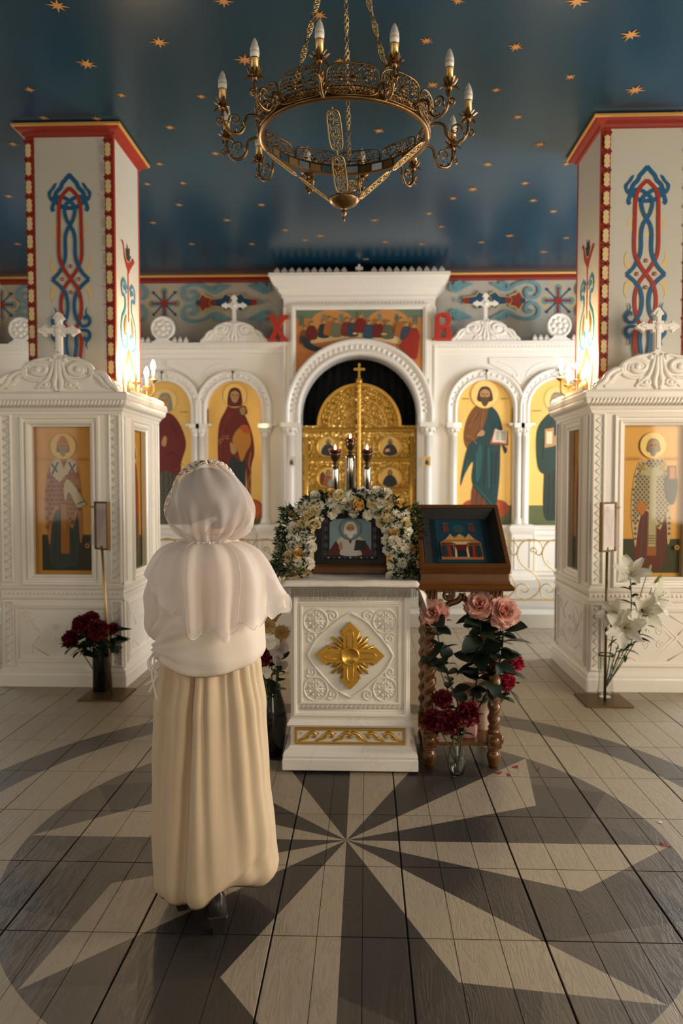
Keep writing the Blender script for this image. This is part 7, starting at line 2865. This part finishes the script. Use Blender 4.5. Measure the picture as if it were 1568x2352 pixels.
def cape(u, v, lift=0.0):
    d = 150 + 260 * u
    a = math.radians(d)
    zh, rs, rh = cap_tab(d)
    zh += .010 * math.sin(d * .23) + .007 * math.sin(d * .51 + 1)
    pts_ = [(.048, 1.288), (.105, 1.300), (.172, 1.268), (rs + .012, 1.195), ((rs + rh) / 2 + .004, (1.19 + zh) / 2), (rh, zh)]
    k = v * (len(pts_) - 1)
    i = min(int(k), len(pts_) - 2)
    t = k - i
    p0, p1, p2, p3 = pts_[max(i - 1, 0)], pts_[i], pts_[i + 1], pts_[min(i + 2, len(pts_) - 1)]
    r, z = [0.5 * (2 * b + (c - a_) * t + (2 * a_ - 5 * b + 4 * c - e) * t * t + (-a_ + 3 * b - 3 * c + e) * t ** 3) for a_, b, c, e in zip(p0, p1, p2, p3)]
    fold = .0
    for fd, am, w in ((262, .022, 7), (276, -.016, 6), (288, .020, 7), (303, -.014, 6), (318, .014, 8), (335, -.012, 8), (352, .018, 9), (238, .008, 9), (215, -.008, 9)):
        fold += am * math.exp(-((d - fd) / w) ** 2) * (.35 + .9 * v)
    fold += .006 * math.sin(d * .42) * (1 - v) ** 2 + .010 * math.sin(d * .30 + 2) * max(0, v - .75) * 3
    r += fold + lift + .004
    yy = .80 + .06 * v
    return (-.002 + r * math.cos(a), (.012 if v > .2 else -.01 + .11 * v) + r * math.sin(a) * yy - .035 * (1 - v) ** 2, z)


NU, NV = 150, 34
rows = [[cape(i / NU, j / NV) for i in range(NU + 1)] for j in range(NV + 1)]
mb = MB()
mb.rings(rows, 0, True, False, False, False)
mb.build('cape', SHEER2, scarf)
mb = MB()
mb.tube(rows[-1], .0020, 5)
mb.build('rolled_hem', mat('organza_hem', 'fff8f2', rough=.7, transl=.2), scarf)
# second fall of cloth down the middle of the back, from the gather
rows = []
for j in range(31):
    v = j / 30
    row = []
    for i in range(41):
        u = i / 40 - .5
        d = 281 + u * (62 - 14 * v)
        p = cape((d - 150) / 260, v, .010 + .009 * math.cos(u * 21 + .6) * (.3 + v) + .004 * v)
        row.append((p[0], p[1], p[2] - .016 * v ** 3 + .010 * math.sin(u * 11 + 1) * v))
    rows.append(row)
mb = MB()
mb.rings(rows, 0, True, False, False, False)
mb.build('fall', SHEER, scarf)
mb = MB()
mb.tube([r[0] for r in rows] + rows[-1] + [r[-1] for r in rows[::-1]], .0014, 5)
mb.build('fall_hem', MATS['organza_hem'], scarf)
# gathering knot
mb = MB()
for k in range(34):
    d = 215 + 110 * k / 33
    p = cape((d - 150) / 260, .03, .004)
    q = cape((d - 150) / 260, .13, .006)
    mb.tube([(p[0] * 1.05, p[1] - .002, 1.306), (p[0], p[1] - .006, 1.288), (q[0], q[1] - .002, q[2] - .006)], [.0028, .0042, .002], 5)
mb.build('gathers', MATS['organza_hem'], scarf)
# a few loose hairs at the brow
mb = MB()
for k in range(9):
    p = on_lace(1.0, 2.2 + .09 * k, 1.0)
    mb.tube([tuple(p), (p.x - .014 - .002 * k, p.y + .004, p.z + .012 - .004 * (k % 3)), (p.x - .03 - .003 * (k % 4), p.y + .01, p.z + .008 - .006 * (k % 3))], .0006, 3)
mb.build('loose_hair', mat('fair_hair', 'a57a4e', rough=.5), body)

# shoes
SHOE = mat('dark_leather', '2b2622', rough=.3, var=.15)
SOLE = mat('dark_sole', '4a3c2e', rough=.6)


def shoe(hx, hy, ang, lift):
    """heel at (hx,hy), toe towards ang; lift raises the heel"""
    root_ = MB()
    secs = [(-.01, .026, .085, .0), (.02, .033, .10, .0), (.07, .034, .085, .0), (.12, .036, .062, .0), (.17, .040, .05, .0), (.215, .036, .04, .0), (.245, .018, .026, .0)]
    rows = []
    for y, w, h, b in secs:
        base = lift * max(0, 1 - (y + .01) / .17) ** 1.3 + .008
        rows.append([(w * math.cos(t), y, base + (h * math.sin(t) if math.sin(t) > 0 else .006 * math.sin(t))) for t in [2 * PI * k / 16 for k in range(16)]])
    root_.rings(rows, 0, True)
    # sole and heel
    rows = []
    for y, w, h, b in secs:
        base = lift * max(0, 1 - (y + .01) / .17) ** 1.3
        rows.append([(-w * 1.02, y, base), (w * 1.02, y, base), (w * 1.02, y, base + .009), (-w * 1.02, y, base + .009)])
    root_.rings(rows, 1, False)
    o = root_.build('shoe', [SHOE, SOLE], WM, (hx, hy, .001), (0, 0, ang))
    mb2 = MB()
    mb2.rings([[(-w, -.012 + e, z), (w, -.012 + e, z), (w, .035 - e, z), (-w, .035 - e, z)] for w, e, z in ((.016, .006, 0), (.025, .0, lift + .004))], 0, False)
    mb2.build('heel', SHOE, o)
    return o


shoe(.055, -.155, .25, .055)
shoe(-.10, -.02, .35, .03)
